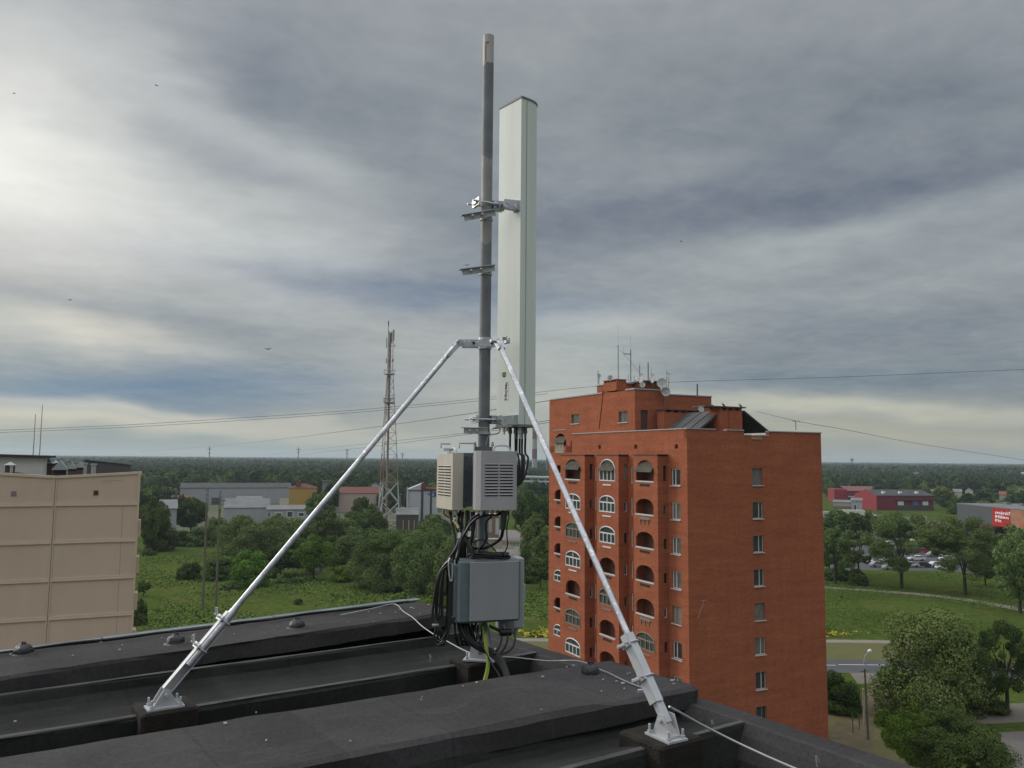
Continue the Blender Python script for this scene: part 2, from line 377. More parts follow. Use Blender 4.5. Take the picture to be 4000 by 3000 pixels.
# two-tone mast: patches of grey paint over older coating
def mast_mat():
    m = mat('mast_steel', (.235, .235, .235), .55, .15, bump=.1); t = m.node_tree; N, L = t.nodes, t.links
    tcn = N.new('ShaderNodeTexCoord'); sx = N.new('ShaderNodeSeparateXYZ'); L.new(tcn.outputs['Object'], sx.inputs[0])
    nz = N.new('ShaderNodeTexNoise'); nz.inputs['Scale'].default_value = 22; L.new(tcn.outputs['Object'], nz.inputs['Vector'])
    a = N.new('ShaderNodeMath'); a.operation = 'MULTIPLY_ADD'; a.inputs[1].default_value = .10; L.new(nz.outputs[0], a.inputs[0]); L.new(sx.outputs[2], a.inputs[2])
    mr = N.new('ShaderNodeMapRange'); mr.inputs[1].default_value = 0; mr.inputs[2].default_value = 4.45; L.new(a.outputs[0], mr.inputs[0])
    r = N.new('ShaderNodeValToRGB'); r.color_ramp.interpolation = 'CONSTANT'; e = r.color_ramp.elements
    D = (.165, .175, .185, 1); P = (.27, .265, .26, 1); T = (.38, .37, .35, 1)
    st = [(0, (.16, .17, .18, 1)), (.30, D), (.62, P), (.7385, P), (.80, D), (.951, T)]
    # heights: paint band from the foot to 2.75 m, bare to 3.5 m, painted to 4.2 m, pale tip
    st = [(0, D), (2.86/4.45, P), (3.42/4.45, P), (3.47/4.45, D), (4.17/4.45, T)]
    while len(e) < len(st): e.new(.5)
    for k, (p, c) in zip(e, st): k.position = p; k.color = c
    L.new(mr.outputs[0], r.inputs[0])
    n2 = N.new('ShaderNodeTexNoise'); n2.inputs['Scale'].default_value = 7; n2.inputs['Detail'].default_value = 6; L.new(tcn.outputs['Object'], n2.inputs['Vector'])
    m2 = N.new('ShaderNodeMapRange'); m2.inputs[1].default_value = .3; m2.inputs[2].default_value = .7; m2.inputs[3].default_value = .82; m2.inputs[4].default_value = 1.15; L.new(n2.outputs[0], m2.inputs[0])
    mx = N.new('ShaderNodeMixRGB'); mx.blend_type = 'MULTIPLY'; mx.inputs[0].default_value = 1; L.new(r.outputs[0], mx.inputs[1]); L.new(m2.outputs[0], mx.inputs[2])
    L.new(mx.outputs[0], N['Principled BSDF'].inputs['Base Color']); return m
mastm = mast_mat()
rust = mat('rust_stain', (.28, .13, .06), .9)

# ------------------------------------------------------------------ the roof we stand on (local x along the strips, local y away from us)
AU = rad(55.2); RZ = math.pi/2-AU
RF = Frame((0, 0, 0), RZ)
roof = thing('concrete_apartment_building', 'flat roofed building in the foreground with black felt covered roof slabs', 'building', (0, 0, 0), RZ)
def strip(name, prof, x0, x1, m, ds=.12, jit=.004, parent=roof, seed=1, closed=True, skew=(0, 0)):
    """profile (y,z) swept along local x with hand laid irregularity"""
    rnd = random.Random(seed); n = max(2, int((x1-x0)/ds)); b = MB(); k = len(prof)
    off = [[0, 0] for _ in prof]; vs = []
    for i in range(n+1):
        x = x0+(x1-x0)*i/n
        for j, (y, z) in enumerate(prof):
            off[j][0] = off[j][0]*.8+rnd.gauss(0, jit); off[j][1] = off[j][1]*.8+rnd.gauss(0, jit*.6)
            vs.append((x, y+off[j][0]+skew[0]*(x-skew[1]), z+off[j][1]))
    kk = k if closed else k-1
    fs = [(i*k+j, (i+1)*k+j, (i+1)*k+(j+1) % k, i*k+(j+1) % k) for i in range(n) for j in range(kk)]
    if closed: fs += [tuple(range(k)), tuple(n*k+j for j in range(k-1, -1, -1))]
    b.add(vs, fs); return b.obj(name, m, parent)
ZC = CH-1.28; ZR = CH-1.375; XE = 3.60; XL = -9.0; ZL = CH-1.72
def cap_prof(y0, y1, th=.112): return [(y0, ZC-th), (y0-.004, ZC-.02), (y0+.015, ZC), (y1-.015, ZC-.004), (y1, ZC-.02), (y1, ZC-th)][::-1]
strip('roof_cap_slab', cap_prof(3.40, 4.15), XL, XE, felt, seed=3, skew=(-.045, 1.8))
strip('roof_cap_slab', cap_prof(5.90, 6.52), XL, XE, felt, seed=4, skew=(.10, 2.6))
# dark ribs under the caps
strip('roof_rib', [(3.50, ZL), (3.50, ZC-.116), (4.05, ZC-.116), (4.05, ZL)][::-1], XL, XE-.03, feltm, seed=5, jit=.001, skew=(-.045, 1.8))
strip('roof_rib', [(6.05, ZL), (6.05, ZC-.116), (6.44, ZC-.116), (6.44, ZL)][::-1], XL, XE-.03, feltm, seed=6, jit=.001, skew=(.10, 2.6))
def trough(y_near, y_far, seed):
    """U shaped roof panel: near rim with a vertical face towards us, hollow between the rims, far rim"""
    zr = ZR; w = .05
    top = [(y_near, zr-.30), (y_near-.004, zr-.012), (y_near+.01, zr), (y_near+w, zr+.002), (y_near+w+.06, zr-.012), (y_near+.24, zr-.045), (y_near+.42, zr-.078),
           (y_far-.26, zr-.098), (y_far-.13, zr-.085), (y_far-w-.022, zr-.05), (y_far-w-.008, zr-.006), (y_far-w, zr+.004), (y_far, zr+.002), (y_far+.01, zr-.03), (y_far+.01, zr-.30)]
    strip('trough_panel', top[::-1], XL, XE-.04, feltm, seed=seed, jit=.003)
def lit_edge_strip(y, seed):
    strip('lit_edge_strip', [(y-.016, ZR+.001), (y-.016, ZR+.009), (y+.014, ZR+.011), (y+.014, ZR+.001)][::-1], XL, XE-.05, rimm, seed=seed, jit=.0016)
rimm = mat('worn_lit_edge_felt', (.105, .105, .10), .9, c2=(.06, .06, .057), ns=5, spec=.1, bump=.4, bscale=150)  # worn rim felt, with the lit rim line put into its pale colour
lit_edge_strip(4.785, 31); lit_edge_strip(5.612, 32); lit_edge_strip(2.955, 33)
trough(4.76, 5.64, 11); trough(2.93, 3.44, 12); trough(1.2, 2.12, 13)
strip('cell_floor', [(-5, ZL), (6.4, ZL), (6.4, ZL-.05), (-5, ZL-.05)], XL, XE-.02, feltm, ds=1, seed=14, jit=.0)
# eave kerb along the right end of the roof and inner slope
b = MB(); n = 60; vs = []; rnd = random.Random(5); o1 = o2 = 0
EP = [(3.46, -.17), (3.50, -.065), (3.535, -.012), (3.665, .0), (3.675, -.012), (3.675, -.25), (3.46, -.25)]
for i in range(n+1):
    y = -2+8.45*i/n; o1 = o1*.85+rnd.gauss(0, .004); o2 = o2*.8+rnd.gauss(0, .003)
    for (x, z) in EP: vs.append((x+(o1 if x < 3.6 else o1*.3), y, ZR+z+.012+o2*(.5 if z > -.1 else 0)))
k = len(EP)
b.add(vs, [(i*k+j, i*k+(j+1) % k, (i+1)*k+(j+1) % k, (i+1)*k+j) for i in range(n) for j in range(k)]+[tuple(range(k-1, -1, -1)), tuple(n*k+j for j in range(k))])
b.obj('eave_kerb', felt, roof)
# zinc edge flashing behind the far cap, with joints
b = MB()
x = XL
rnd = random.Random(9)
while x < XE:
    x1 = min(x+1.25, XE+.03); dz = rnd.uniform(-.004, .004)
    ys = .10*((x+x1)/2-2.6); ax_ = Vector((1, .10, 0)).normalized(); ay_ = Vector((-.10, 1, 0)).normalized()
    b.obox(((x+x1)/2, 6.565+ys, ZC+.010+dz), ax_, ay_, (0, 0, 1), (x1-x)/2-.002, .035, .003)
    b.obox(((x+x1)/2, 6.603+ys, ZC-.055+dz), ax_, ay_, (0, 0, 1), (x1-x)/2-.002, .003, .07)
    x = x1
b.obj('edge_flashing', flash, roof)
# black cable lying along the flashing
b = MB(); P = []; rnd = random.Random(2); x = XL; y = 6.44
while x < 3.45:
    P.append((x, y+.10*(x-2.6)+rnd.uniform(-.035, .03), ZC+.016+rnd.uniform(0, .012))); x += .28
b.tube(spline(P, 4), .008, 6)
tag(b.obj('thin_cable', blk, origin=(0, 0, 0)), 'thin black cable lying along the zinc flashing of the far roof edge', 'cable')
SC.objects['thin_cable'].rotation_euler = (0, 0, RZ)
# building body below the roof
b = MB(); b.box(-26, 3.58, -9, 6.46, .0, ZL-.06); b.obj('wall', mat('roof_building_wall', (.42, .37, .31), .9, c2=(.38, .34, .29), ns=1), roof)
b = MB(); b.box(XL-17, XL-.01, -9, 6.46, ZL-.05, ZC); b.box(XL, 3.46, -9, -5.01, ZL-.05, ZR); b.obj('roof_deck', felt, roof)
# concrete plinths the feet stand on
ZP = CH-1.335
def plinth(x0, x1, y0, y1, lab, rot=0):
    b = MB(); cx, cy = (x0+x1)/2, (y0+y1)/2
    b.obox((0, 0, (ZP-ZL)/2), (1, 0, 0), (0, 1, 0), (0, 0, 1), (x1-x0)/2, (y1-y0)/2, (ZP-ZL)/2-.001, bev=.012)
    o = b.obj('concrete_plinth', moss); o.location = RF.w(cx, cy, ZL+.001); o.rotation_euler = (0, 0, RZ+rot)
    tag(o, lab, 'plinth', 'mossy plinths under the antenna tripod feet')
plinth(.93, 1.22, 4.655, 4.92, 'mossy concrete plinth under the left foot plate of the tripod')
plinth(2.88, 3.19, 4.60, 4.86, 'mossy concrete plinth in the middle, under the base of the mast')
plinth(2.83, 3.12, 2.83, 3.13, 'mossy concrete plinth at the right under the foot of the nearer strut')

# bitumen covered lifting lugs on the caps
def dome(px, py, lab, w=.060, lug=True, seed=0):
    p = PZ(px, py, ZC); rnd = random.Random(seed); b = MB()
    prof = [(w, 0), (w*1.03, .014), (w*.98, .03), (w*.84, .045), (w*.58, .056), (w*.25, .062), (.01, .063)]
    b.lathe(prof, n=14); b.v = [(x*(1+rnd.uniform(-.08, .08)), y*(1+rnd.uniform(-.08, .08)), z*(1+rnd.uniform(-.08, .08))) for x, y, z in b.v]
    b.tube([(-.014, 0, .05), (-.008, .0, .074), (.010, 0, .072), (.014, 0, .05)], .006, 6)
    b.lathe([(w*1.35, 0), (w*1.2, .008), (w*.9, .012)], n=14)
    o = b.obj('roof_anchor_cap', mat('glossy_bitumen'+str(seed), (.012, .012, .013), .4, bump=.5, bscale=60, spec=.5), smooth=True); o.location = p+Vector((0, 0, -.003))
    tag(o, lab, 'roof anchor cap', 'bitumen domes on the roof slabs')
dome(90, 2552, 'small black bitumen dome on the far roof slab, leftmost near the beige building', seed=1)
dome(686, 2512, 'small black bitumen dome on the far roof slab left of the strut clamp', seed=2)
dome(1160, 2450, 'small black bitumen dome on the far roof slab below the green meadow', seed=3)
dome(2306, 2632, 'shiny black bitumen dome on the near roof slab before the brick tower', w=.056, seed=4)
# white chips and droppings scattered on the felt
FL = [(880, 2827, 1), (1040, 2894, .6), (2120, 2645, 1), (1862, 2668, .9), (1808, 2683, .5), (1645, 2735, .4), (1648, 2724, .3), (2214, 2606, .5), (2240, 2601, .7), (2433, 2670, 1), (2408, 2663, .6), (2438, 2692, .6), (2452, 2634, .5), (2462, 2630, .4),
      (2432, 2672, .6), (2625, 2660, 1.1), (2632, 2673, .5), (2356, 2657, .6), (2350, 2702, .4), (2115, 2775, .4), (1368, 2897, .4), (1000, 2785, .3), (60, 2820, .5), (1606, 2375, 1), (1615, 2378, .8), (1560, 2382, .7), (1575, 2390, .6), (1545, 2393, .5), (1485, 2398, .7), (1440, 2391, .5),
      (1350, 2403, .4), (1675, 2363, 1), (1690, 2366, .6), (1460, 2430, .4), (1362, 2432, .4), (1640, 2398, .4), (467, 2539, .6), (478, 2521, .4), (285, 2562, .4), (632, 2494, .4), (760, 2478, .5), (915, 2478, .4), (1085, 2447, .4)]
proto = None
for i, (px, py, s) in enumerate(FL):
    near = py > 2560 and px > 800
    p = PZ(px, py, ZC+.003)
    if proto is None or i % 6 == 0:
        b = MB(); q = [(random.uniform(.7, 1.2)*.016*math.cos(a), random.uniform(.6, 1.2)*.011*math.sin(a)) for a in [k*1.047 for k in range(6)]]
        b.prism(q, 0, .006); proto = b.obj('white_chip', flake); o = proto
    else: o = proto.copy(); put(o)
    o.location = p; o.rotation_euler = (0, 0, random.uniform(0, 6)); o.scale = (s*.9, s*.9, 1)
    tag(o, 'small white chip lying on the %s black roof slab' % ('near' if near else 'far'), 'chip', 'white chips on the %s roof slab' % ('near' if near else 'far'))

# ------------------------------------------------------------------ mast with its tripod
MY = 5.6; mb0 = PY(1880, 2572, MY); MX = mb0.x; ZB = mb0.z+.0
ZB = ZP+.006
top = PY(1902, 142, MY)
mast = thing('antenna_mast', 'tall grey steel tube mast held upright by two silver struts on the roof', 'mast', (MX, MY, ZB))
def W2(o): return o
R0 = .039
b = MB(); H = top.z-ZB
b.tube([(0, 0, .03+H*i/30.) if i < 30 else (0, 0, H) for i in range(31)], R0, 24, cap=False)
b.tube([(0, 0, H), (0, 0, H-.06)], R0-.005, 24, cap=True)
b.add([(R0*math.cos(a), R0*math.sin(a), H) for a in [2*math.pi*k/24 for k in range(24)]]+[((R0-.005)*math.cos(a), (R0-.005)*math.sin(a), H) for a in [2*math.pi*k/24 for k in range(24)]], [(k, (k+1) % 24, 24+(k+1) % 24, 24+k) for k in range(24)])
b.obj('pole', mastm, mast, smooth=True)
b = MB()                                   # rust streak and hole near the tip
b.obox((-.0175, -.0352, H-.13), (.9, -.44, 0), (.44, .9, 0), (0, 0, 1), .0035, .001, .07)
b.obj('rust_streak', rust, mast)
b = MB(); b.lathe([(.006, -.001), (.006, .001)], c=(-.004, -.039, H-.065), n=10, ax=(0, 1, 0)); b.obj('bolt_hole', slot, mast)
ux, uy = RF.ex, RF.ey
# base plate, gussets, bolts
def foot(parent, c, dirx, name='foot_plate', hw=.088, hd=.075, gh=.10, topw=.022, bolts=4, gap=.032, M=gpaint):
    """anchor plate with two upright cheek plates and bolts; c is the world point under its centre"""
    dirx = Vector(dirx).normalized(); dy = Vector((0, 0, 1)).cross(dirx); z = Vector((0, 0, 1)); c = Vector(c)
    b = MB(); b.obox(c+z*.005, dirx, dy, z, hw, hd, .005)
    for sgn in (-1, 1):
        q = c+dy*sgn*gap+z*.010
        poly = [q-dirx*hw*.72, q+dirx*hw*.72, q+dirx*topw+z*gh, q-dirx*topw+z*gh]
        b.extr(poly, dy*.006)
    b.obox(c+z*.016, dirx, dy, z, hw*.7, gap*.9, .006)
    P = b.obj(name, M, parent, world=True)
    for i, j in ((-1, -1), (1, -1), (1, 1), (-1, 1))[:bolts]:
        q = c+dirx*hw*.78*i+dy*hd*.74*j+z*.0101
        k = MB(); k.lathe([(.012, 0), (.012, .012), (.0065, .0121), (.0065, .040), (.004, .043)], c=q, n=6); k.obj('anchor_bolt', M, P, world=True)
    k = MB(); k.lathe([(.010, -gap-.018), (.010, -gap-.004), (.006, -gap-.003), (.006, gap+.012), (.010, gap+.013), (.010, gap+.022)], c=c+z*(gh-.018), n=6, ax=dy); k.obj('hinge_bolt', M, P, world=True)
    return P
def lowfoot(parent, c, dirx):
    foot(parent, c, dirx, 'base_plate', hw=.105, hd=.105, gh=.19, topw=.045, gap=.036)
lowfoot(mast, (MX, MY, ZB), (math.cos(.15), -math.sin(.15), 0))
# collar with the two arms that carry the struts
ZK = PY(1885, 1344, MY).z-ZB
k = Vector((MX, MY, ZB))
LFp = PZ(642, 2762, ZP); RFp = PZ(2602, 2880, ZP)
LT = PY(1778, 1352, 5.42); RT = PY(1950, 1342, 5.36)
b = MB()
b.lathe([(R0+.002, ZK-.035), (R0+.008, ZK-.035), (R0+.008, ZK-.022), (R0+.002, ZK-.022)], n=20)
b.lathe([(R0+.002, ZK+.026), (R0+.009, ZK+.026), (R0+.009, ZK+.042), (R0+.002, ZK+.042)], n=20)
b.obj('collar', galv, mast, smooth=True)
def arm(p_end, kink, name='strut_bracket'):
    e = Vector(p_end)-k
    d = Vector((e.x, e.y, 0)).normalized(); s_ = Vector((-d.y, d.x, 0)); b = MB(); z = Vector((0, 0, 1))
    return d, s_, b, z
fL = PY(1786, 1341, 5.43)-k; fR = PY(1942, 1338, 5.35)-k
zz_ = Vector((0, 0, 1))
b = MB()                                   # front and back flat bars clamped round the mast, left half reaching to the left strut
a = Vector((-1, -.05, 0)).normalized(); fr = Vector((0, -1, 0))
b.beam((fL.x, -R0-.006, ZK), (.03, -R0-.006, ZK), .008, .048)
b.beam((fL.x+.02, R0+.006, ZK), (.03, R0+.006, ZK), .008, .046)
b.obj('strut_bracket', galv, mast)
b = MB()
b.beam((.031, -R0-.006, ZK), (.09, -R0-.02, ZK), .008, .048); b.beam((.088, -R0-.02, ZK+.004), (.15, -R0-.11, ZK+.012), .008, .046)
b.beam((.031, R0+.006, ZK), (.17, -R0-.03, ZK+.018), .008, .040)
b.obj('strut_bracket', galv, mast)
for bx in (fL.x+.03, -.075, .048, .098):
    b = MB(); b.lathe([(.010, -.012), (.010, 0), (.006, .001), (.006, .09), (.010, .091), (.010, .1)], c=(bx, -R0-.011 if bx < .09 else -R0-.03, ZK), n=6, ax=(0, 1, 0)); b.obj('clamp_bolt', slot if bx > -.1 else galv, mast)
def strut(p0, p1, pf, r, sleeve_from, name, perp):
    """tube from the collar p0 to the sleeve; channel down to the foot pf"""
    p0, p1, pf = Vector(p0), Vector(p1), Vector(pf)
    d = (p1-p0).normalized(); side = d.cross(Vector((0, 0, 1))).normalized(); nn = side.cross(d)
    L = (p1-p0).length
    b = MB(); b.tube([p0+d*(L*sleeve_from*i/12) for i in range(13)], r, 18); b.obj('strut_tube', galv, mast, world=True, smooth=True)
    return d, side, nn, L
# left strut
ph = Vector((0, 0, .078))
d, sd_, nn, L = strut(LT, LFp+ph, LFp, .0168, .90, 'l', 0)
foot(mast, LFp+Vector((0, 0, .0)), RF.ex, hw=.092, hd=.052, gh=.088, topw=.013)
b = MB(); e0 = LFp+ph-d*.01; e1 = LFp+ph-d*.50
for s_ in (-1, 1): b.beam(e0+nn*.022*s_, e1+nn*.022*s_, .040, .005, up=nn)
sb = 1 if sd_.y > 0 else -1; b.beam(e0+sd_*.024*sb, e1+sd_*.024*sb, .005, .05, up=nn)
b.obj('strut_channel', gpaint, mast, world=True)
b = MB(); ofs = -sd_*.010*sb; b.tube([LFp+ph-d*.17+ofs, LFp+ph-d*.3+ofs, LFp+ph-d*.52+ofs], .0215, 18); b.obj('strut_sleeve', galv, mast, world=True, smooth=True)
for t in (.27, .45):
    c = LFp+ph-d*t; b = MB(); ring = [c+(sd_*math.cos(q)*.034+nn*math.sin(q)*.034) for q in [2*math.pi*i/16 for i in range(17)]]
    b.tube(ring, .0055, 8, cap=False); b.beam(c+nn*.034-sd_*.05, c+nn*.034+sd_*.05, .03, .007, up=nn)
    for s_ in (-1, 1): b.tube([c+sd_*.034*s_+nn*.02, c+sd_*.034*s_+nn*.062], .005, 6)
    b.tube([c+sd_*.02+nn*.05, c+sd_*.02+nn*.08-d*.03], .008, 6)
    b.obj('clamp', gpaint, mast, world=True)
b = MB(); b.beam(LT-d*.01+Vector((0, 0, .0)), LT+d*.10, .052, .026, up=nn)
b.beam(Vector((k.x+fL.x, k.y-R0-.006, k.z+ZK)), LT+d*.02, .012, .05); b.obj('strut_head', galv, mast, world=True)
# right strut: tube ends in an angle iron sleeve
d, sd_, nn, L = strut(RT, RFp+ph, RFp, .0168, .84, 'r', 0)
dR = PZ(2610, 2898, ZP)-PZ(2514, 2855, ZP); foot(mast, RFp, (dR.x, dR.y, 0), hw=.088, hd=.060, gh=.10, topw=.020)
b = MB(); p0 = PY(2485, 2530, 4.42); p0 = RFp+ph-d*.45; p1 = RFp+ph-d*.09
cm_ = (p0+p1)/2; tcv = Vector((0, 0, CH))-cm_; tcv -= d*tcv.dot(d); tcv.normalize(); tcs = d.cross(tcv).normalized()
for sg in (-1, 1):
    fd = (-tcv*.8+tcs*sg).normalized(); fn_ = d.cross(fd).normalized(); ap = tcv*.036+tcs*.006
    b.obox((p0+p1)/2+ap+fd*.022, d, fd, fn_, (p1-p0).length/2, .022, .0028)
b.obj('strut_angle', gpaint, mast, world=True)
b = MB(); b.beam(p1-d*.05, RFp+ph+d*.012, .045, .030, up=nn); b.obj('strut_end', gpaint, mast, world=True)
for t in (.22, .40):
    c = RFp+ph-d*t; b = MB(); ring = [c+(sd_*math.cos(q)*.036+nn*math.sin(q)*.036) for q in [2*math.pi*i/16 for i in range(17)]]
    b.tube(ring, .0055, 8, cap=False); sL = sd_ if sd_.x < 0 else -sd_; b.beam(c+sL*.042-nn*.03, c+sL*.042+nn*.035, .034, .007, up=sL)
    for s_ in (-1, 1): b.tube([c+sL*.03+nn*.022*s_, c+sL*.066+nn*.022*s_], .006, 6)
    b.tube([c+sL*.045-nn*.01, c+sL*.082-nn*.02], .010, 6)
    b.obj('clamp', gpaint, mast, world=True)
b = MB(); b.beam(RT-d*.012, RT+d*.05, .05, .03, up=nn); b.tube([RT-d*.02-sd_*.04, RT-d*.02+sd_*.06], .012, 8); b.obj('strut_head', galv, mast, world=True)
b = MB(); q = PY(1969, 1323, 5.33); b.obox(q, (.9, .3, .1), (-.3, .9, 0), (-.1, 0, 1), .012, .012, .010); b.obj('bracket_nut', mat('zinc_nut', (.3, .3, .27), .6, .4), mast, world=True)
# cross channels clamped to the mast
def chan(px0, py0, px1, py1, Y0, Y1):
    A = PY(px0, py0, Y0); B_ = PY(px1, py1, Y1); b = MB(); dd = (B_-A).normalized()
    b.beam(A, B_, .046, .004); o2 = Vector((0, 0, -.021)); fwd = dd.cross(Vector((0, 0, 1))).normalized()*.0
    b.beam(A+o2+dd*.02, B_+o2, .0045, .040)
    m = (A+B_)/2
    c = b.obj('cable_bracket', gpaint, mast, world=True)
    for f_ in (.34, .62):
        q = A.lerp(B_, f_)+Vector((0, -.014, -.02)); bb = MB(); bb.lathe([(.009, 0), (.009, .012), (.005, .013), (.005, .02)], c=q, n=6, ax=(0, -1, 0)); bb.obj('bolt', galv, c, world=True)
    zc = A.lerp(B_, .55).z-ZB-.034
    bb = MB(); bb.lathe([(R0+.001, zc-.008), (R0+.007, zc-.006), (R0+.007, zc+.006), (R0+.001, zc+.008)], n=18); bb.obj('u_bolt', gpaint, c)
chan(1802, 842, 1936, 820, 5.50, 5.56); chan(1794, 1054, 1933, 1036, 5.50, 5.56); chan(1800, 1670, 1905, 1672, 5.50, 5.53)

# ------------------------------------------------------------------ panel antenna
near = PY(2027, 1667, 5.60); far = PY(1939, 1667, 5.80); ztop = PY(2027, 374, 5.60).z
zb_ = near.z; a1 = Vector((near.x, near.y, 0)); a2 = Vector((far.x, far.y, 0))
wv = (a2-a1).normalized(); Wd = (a2-a1).length; nv = Vector((-wv.y, wv.x, 0)); nv = nv if nv.x > 0 else -nv
ant = thing('panel_antenna', 'tall off-white panel antenna with rounded front clamped beside the grey mast', 'antenna', (near.x, near.y, zb_))
def sect(gr=0.0, n=16):
    """cross-section in (w,n): flat back at n=0, rounded sides, domed front"""
    D = .198; P = [(0-gr, -gr), (0-gr, .012)]
    for i in range(n+1):
        t = math.pi*i/n; cx = Wd/2
        w = cx-(cx+gr)*math.copysign(abs(math.cos(t))**.62, math.cos(t)); q = .03+(D-.03+gr)*abs(math.sin(t))**.75
        P.append((w, q))
    P += [(Wd+gr, .012), (Wd+gr, -gr)]
    return P
def antprism(z0, z1, gr):
    P = [wv*w+nv*q for w, q in sect(gr)]; n = len(P); b = MB()
    return b.add([Vector((p.x, p.y, z0)) for p in P]+[Vector((p.x, p.y, z1)) for p in P],
        [tuple(range(n-1, -1, -1)), tuple(range(n, 2*n))]+[(i, (i+1) % n, n+(i+1) % n, n+i) for i in range(n)])
HA = ztop-zb_
antprism(.018, HA-.014, 0).obj('radome', radome, ant, smooth=True)
antprism(HA-.014, HA, .004).obj('end_cap', endcap, ant)
antprism(0, .018, .005).obj('end_cap', endcap, ant)
b = MB()                                   # raised seam where radome meets the back tray
for q_, n_ in ((-.0025, .05), (Wd+.0025, .05)): b.obox(wv*q_+nv*n_+Vector((0, 0, HA/2)), wv, nv, (0, 0, 1), .0015, .0015, HA/2-.02)
b.obj('radome_seam', mat('seam', (.40, .43, .39), .5), ant)
def bracket(py, tilt=0):
    """adjustable bracket from the antenna's back to the mast"""
    zc = PY(2000, py, 5.6).z-zb_; c = wv*(Wd*.42)+Vector((0, 0, zc)); z = Vector((0, 0, 1))
    mp = Vector((MX-near.x, MY-near.y, zc)); dv = (mp-c); dv.z = 0; L = dv.length; dd = dv.normalized(); ss = Vector((-dd.y, dd.x, 0))
    b = MB()
    b.obox(wv*.045-nv*.008+z*zc, wv, nv, z, .032, .008, .036)          # plate on the back
    for s_ in (-1, 1): b.extr([wv*(.045+.026*s_)-nv*.01+z*(zc-.03), wv*(.045+.026*s_)-nv*.01+z*(zc+.034), wv*(.045+.026*s_)-nv*.13+z*(zc+.02), wv*(.045+.026*s_)-nv*.14+z*(zc-.032)], wv*.004*s_)
    o = b.obj('tilt_bracket', galv, ant)
    b = MB(); b.obox(mp-dd*.075+ss*.0, dd, ss, z, .035, .038, .028); b.obox(mp-dd*.115, dd, ss, z, .012, .026, .033)
    b.obj('mast_jaw', galv, ant)
    b = MB(); b.obox(mp+dd*.052+Vector((-.02, -.02, 0)), dd, ss, z, .010, .055, .026); b.obox(mp+dd*.066+Vector((-.02, -.02, 0)), dd, ss, z, .010, .03, .014); b.obj('mast_jaw', mat('zinc_bright'+str(py), (.7, .7, .7), .3, .8), ant)
    for s_ in (-1, 1):
        b = MB(); b.tube([mp+ss*.048*s_-dd*.085, mp+ss*.048*s_+dd*.125], .0065, 8); b.lathe([(.013, 0), (.013, .012)], c=mp+ss*.048*s_+dd*.075, n=6, ax=dd); b.obj('threaded_rod', galv, ant)
    b = MB(); b.lathe([(.012, -.034), (.012, .034)], c=wv*.045-nv*.10+z*zc, n=8, ax=wv); b.obj('pivot_bolt', galv, ant)
bracket(800); bracket(1640)
# stickers on the back plate
def sticker(px, py, w, h, m, marks=0):
    c = Frame((near.x, near.y, 0), math.atan2(wv.y, wv.x)); x, zq = c.ony(px, py, 0); b = MB()
    x = Wd*((2027-px)/(2027-1945.)) ; zq = PY(px, py, 5.65).z-zb_
    b.obox(wv*x-nv*.0008+Vector((0, 0, zq)), wv, nv, (0, 0, 1), w/2, .0008, h/2); o = b.obj('sticker', m, ant)
    if marks:
        b = MB(); rnd = random.Random(3)
        for i in range(marks):
            zz2 = zq+h/2-h*(i+.6)/marks
            if i % 5 == 1: b.add([wv*(x-w*.25)-nv*.0022+Vector((0, 0, zz2-.012)), wv*(x+w*.25)-nv*.0022+Vector((0, 0, zz2-.012)), wv*x-nv*.0022+Vector((0, 0, zz2+.012))], [(0, 1, 2)])
            else: b.obox(wv*(x+rnd.uniform(-.1, .1)*w)-nv*.002+Vector((0, 0, zz2)), wv, nv, (0, 0, 1), w*rnd.uniform(.12, .36), .0006, .0028)
        b.obj('print', slot, o)
sticker(1972, 1457, .046, .030, mat('khaki_sticker', (.25, .24, .15), .5), 2)
sticker(1981, 1495, .048, .022, white, 2); sticker(1980, 1530, .052, .110, white, 11)
# connectors under the antenna
FP = []
for i, (w_, q_) in enumerate([(.04, .04), (.04, .09), (.10, .05), (.10, .11), (.16, .05), (.16, .11)]):
    c = wv*w_+nv*q_; b = MB(); b.lathe([(.012, -.001), (.012, -.02), (.014, -.021), (.014, -.042), (.009, -.043), (.008, -.08)], c=c, n=10)
    b.obj('connector', fins if i % 3 else gpaint, ant); FP.append(Vector((near.x, near.y, zb_))+c+Vector((0, 0, -.075)))
b = MB(); b.lathe([(.014, 0), (.014, -.03), (.006, -.031), (.006, -.05)], c=wv*.19+nv*.02, n=8); b.lathe([(.012, 0), (.012, -.028)], c=wv*.15+nv*.015, n=8); b.obj('control_port', galv, ant)
def cable(pts, r, m=blk, label='', name='cable', group='black cables of the antenna installation', n=8, cat='cable'):
    P = [p if isinstance(p, Vector) else PY(*p) for p in pts]; r = [q*.86 for q in r] if isinstance(r, list) else r*.86; b = MB(); b.tube(spline(P, 7), r, n)
    o = b.obj(name, m, origin=P[0], smooth=True); tag(o, label, cat, group); return o
TGT = [(2012, 1905, 5.62), (2008, 1880, 5.6), (2016, 1900, 5.64), (2010, 1860, 5.62), (2020, 1890, 5.66), (2006, 1868, 5.68)]
XS = [1998, 2010, 2030, 2046, 2056, 2072]
for i, c in enumerate(sorted(FP, key=lambda p: p.x/p.y)):
    d0 = c+Vector((0, 0, -.10))
    mid = PY(XS[i]-4-i*1, 1770+i*5, 5.64); lo = PY(2018+i*5, 1835+i*8, 5.6); e = PY(1990, 1900+i*4, 5.58); e2 = PY(1950, 1975, 5.54)
    o = cable([c, d0, mid, lo, e, e2], .0088, blk, '%s black feeder cable hanging from the bottom of the panel antenna' % ['first', 'second', 'third', 'fourth', 'fifth', 'sixth'][i]+(', counted from the left'), 'feeder_cable', 'feeder cables under the panel antenna')
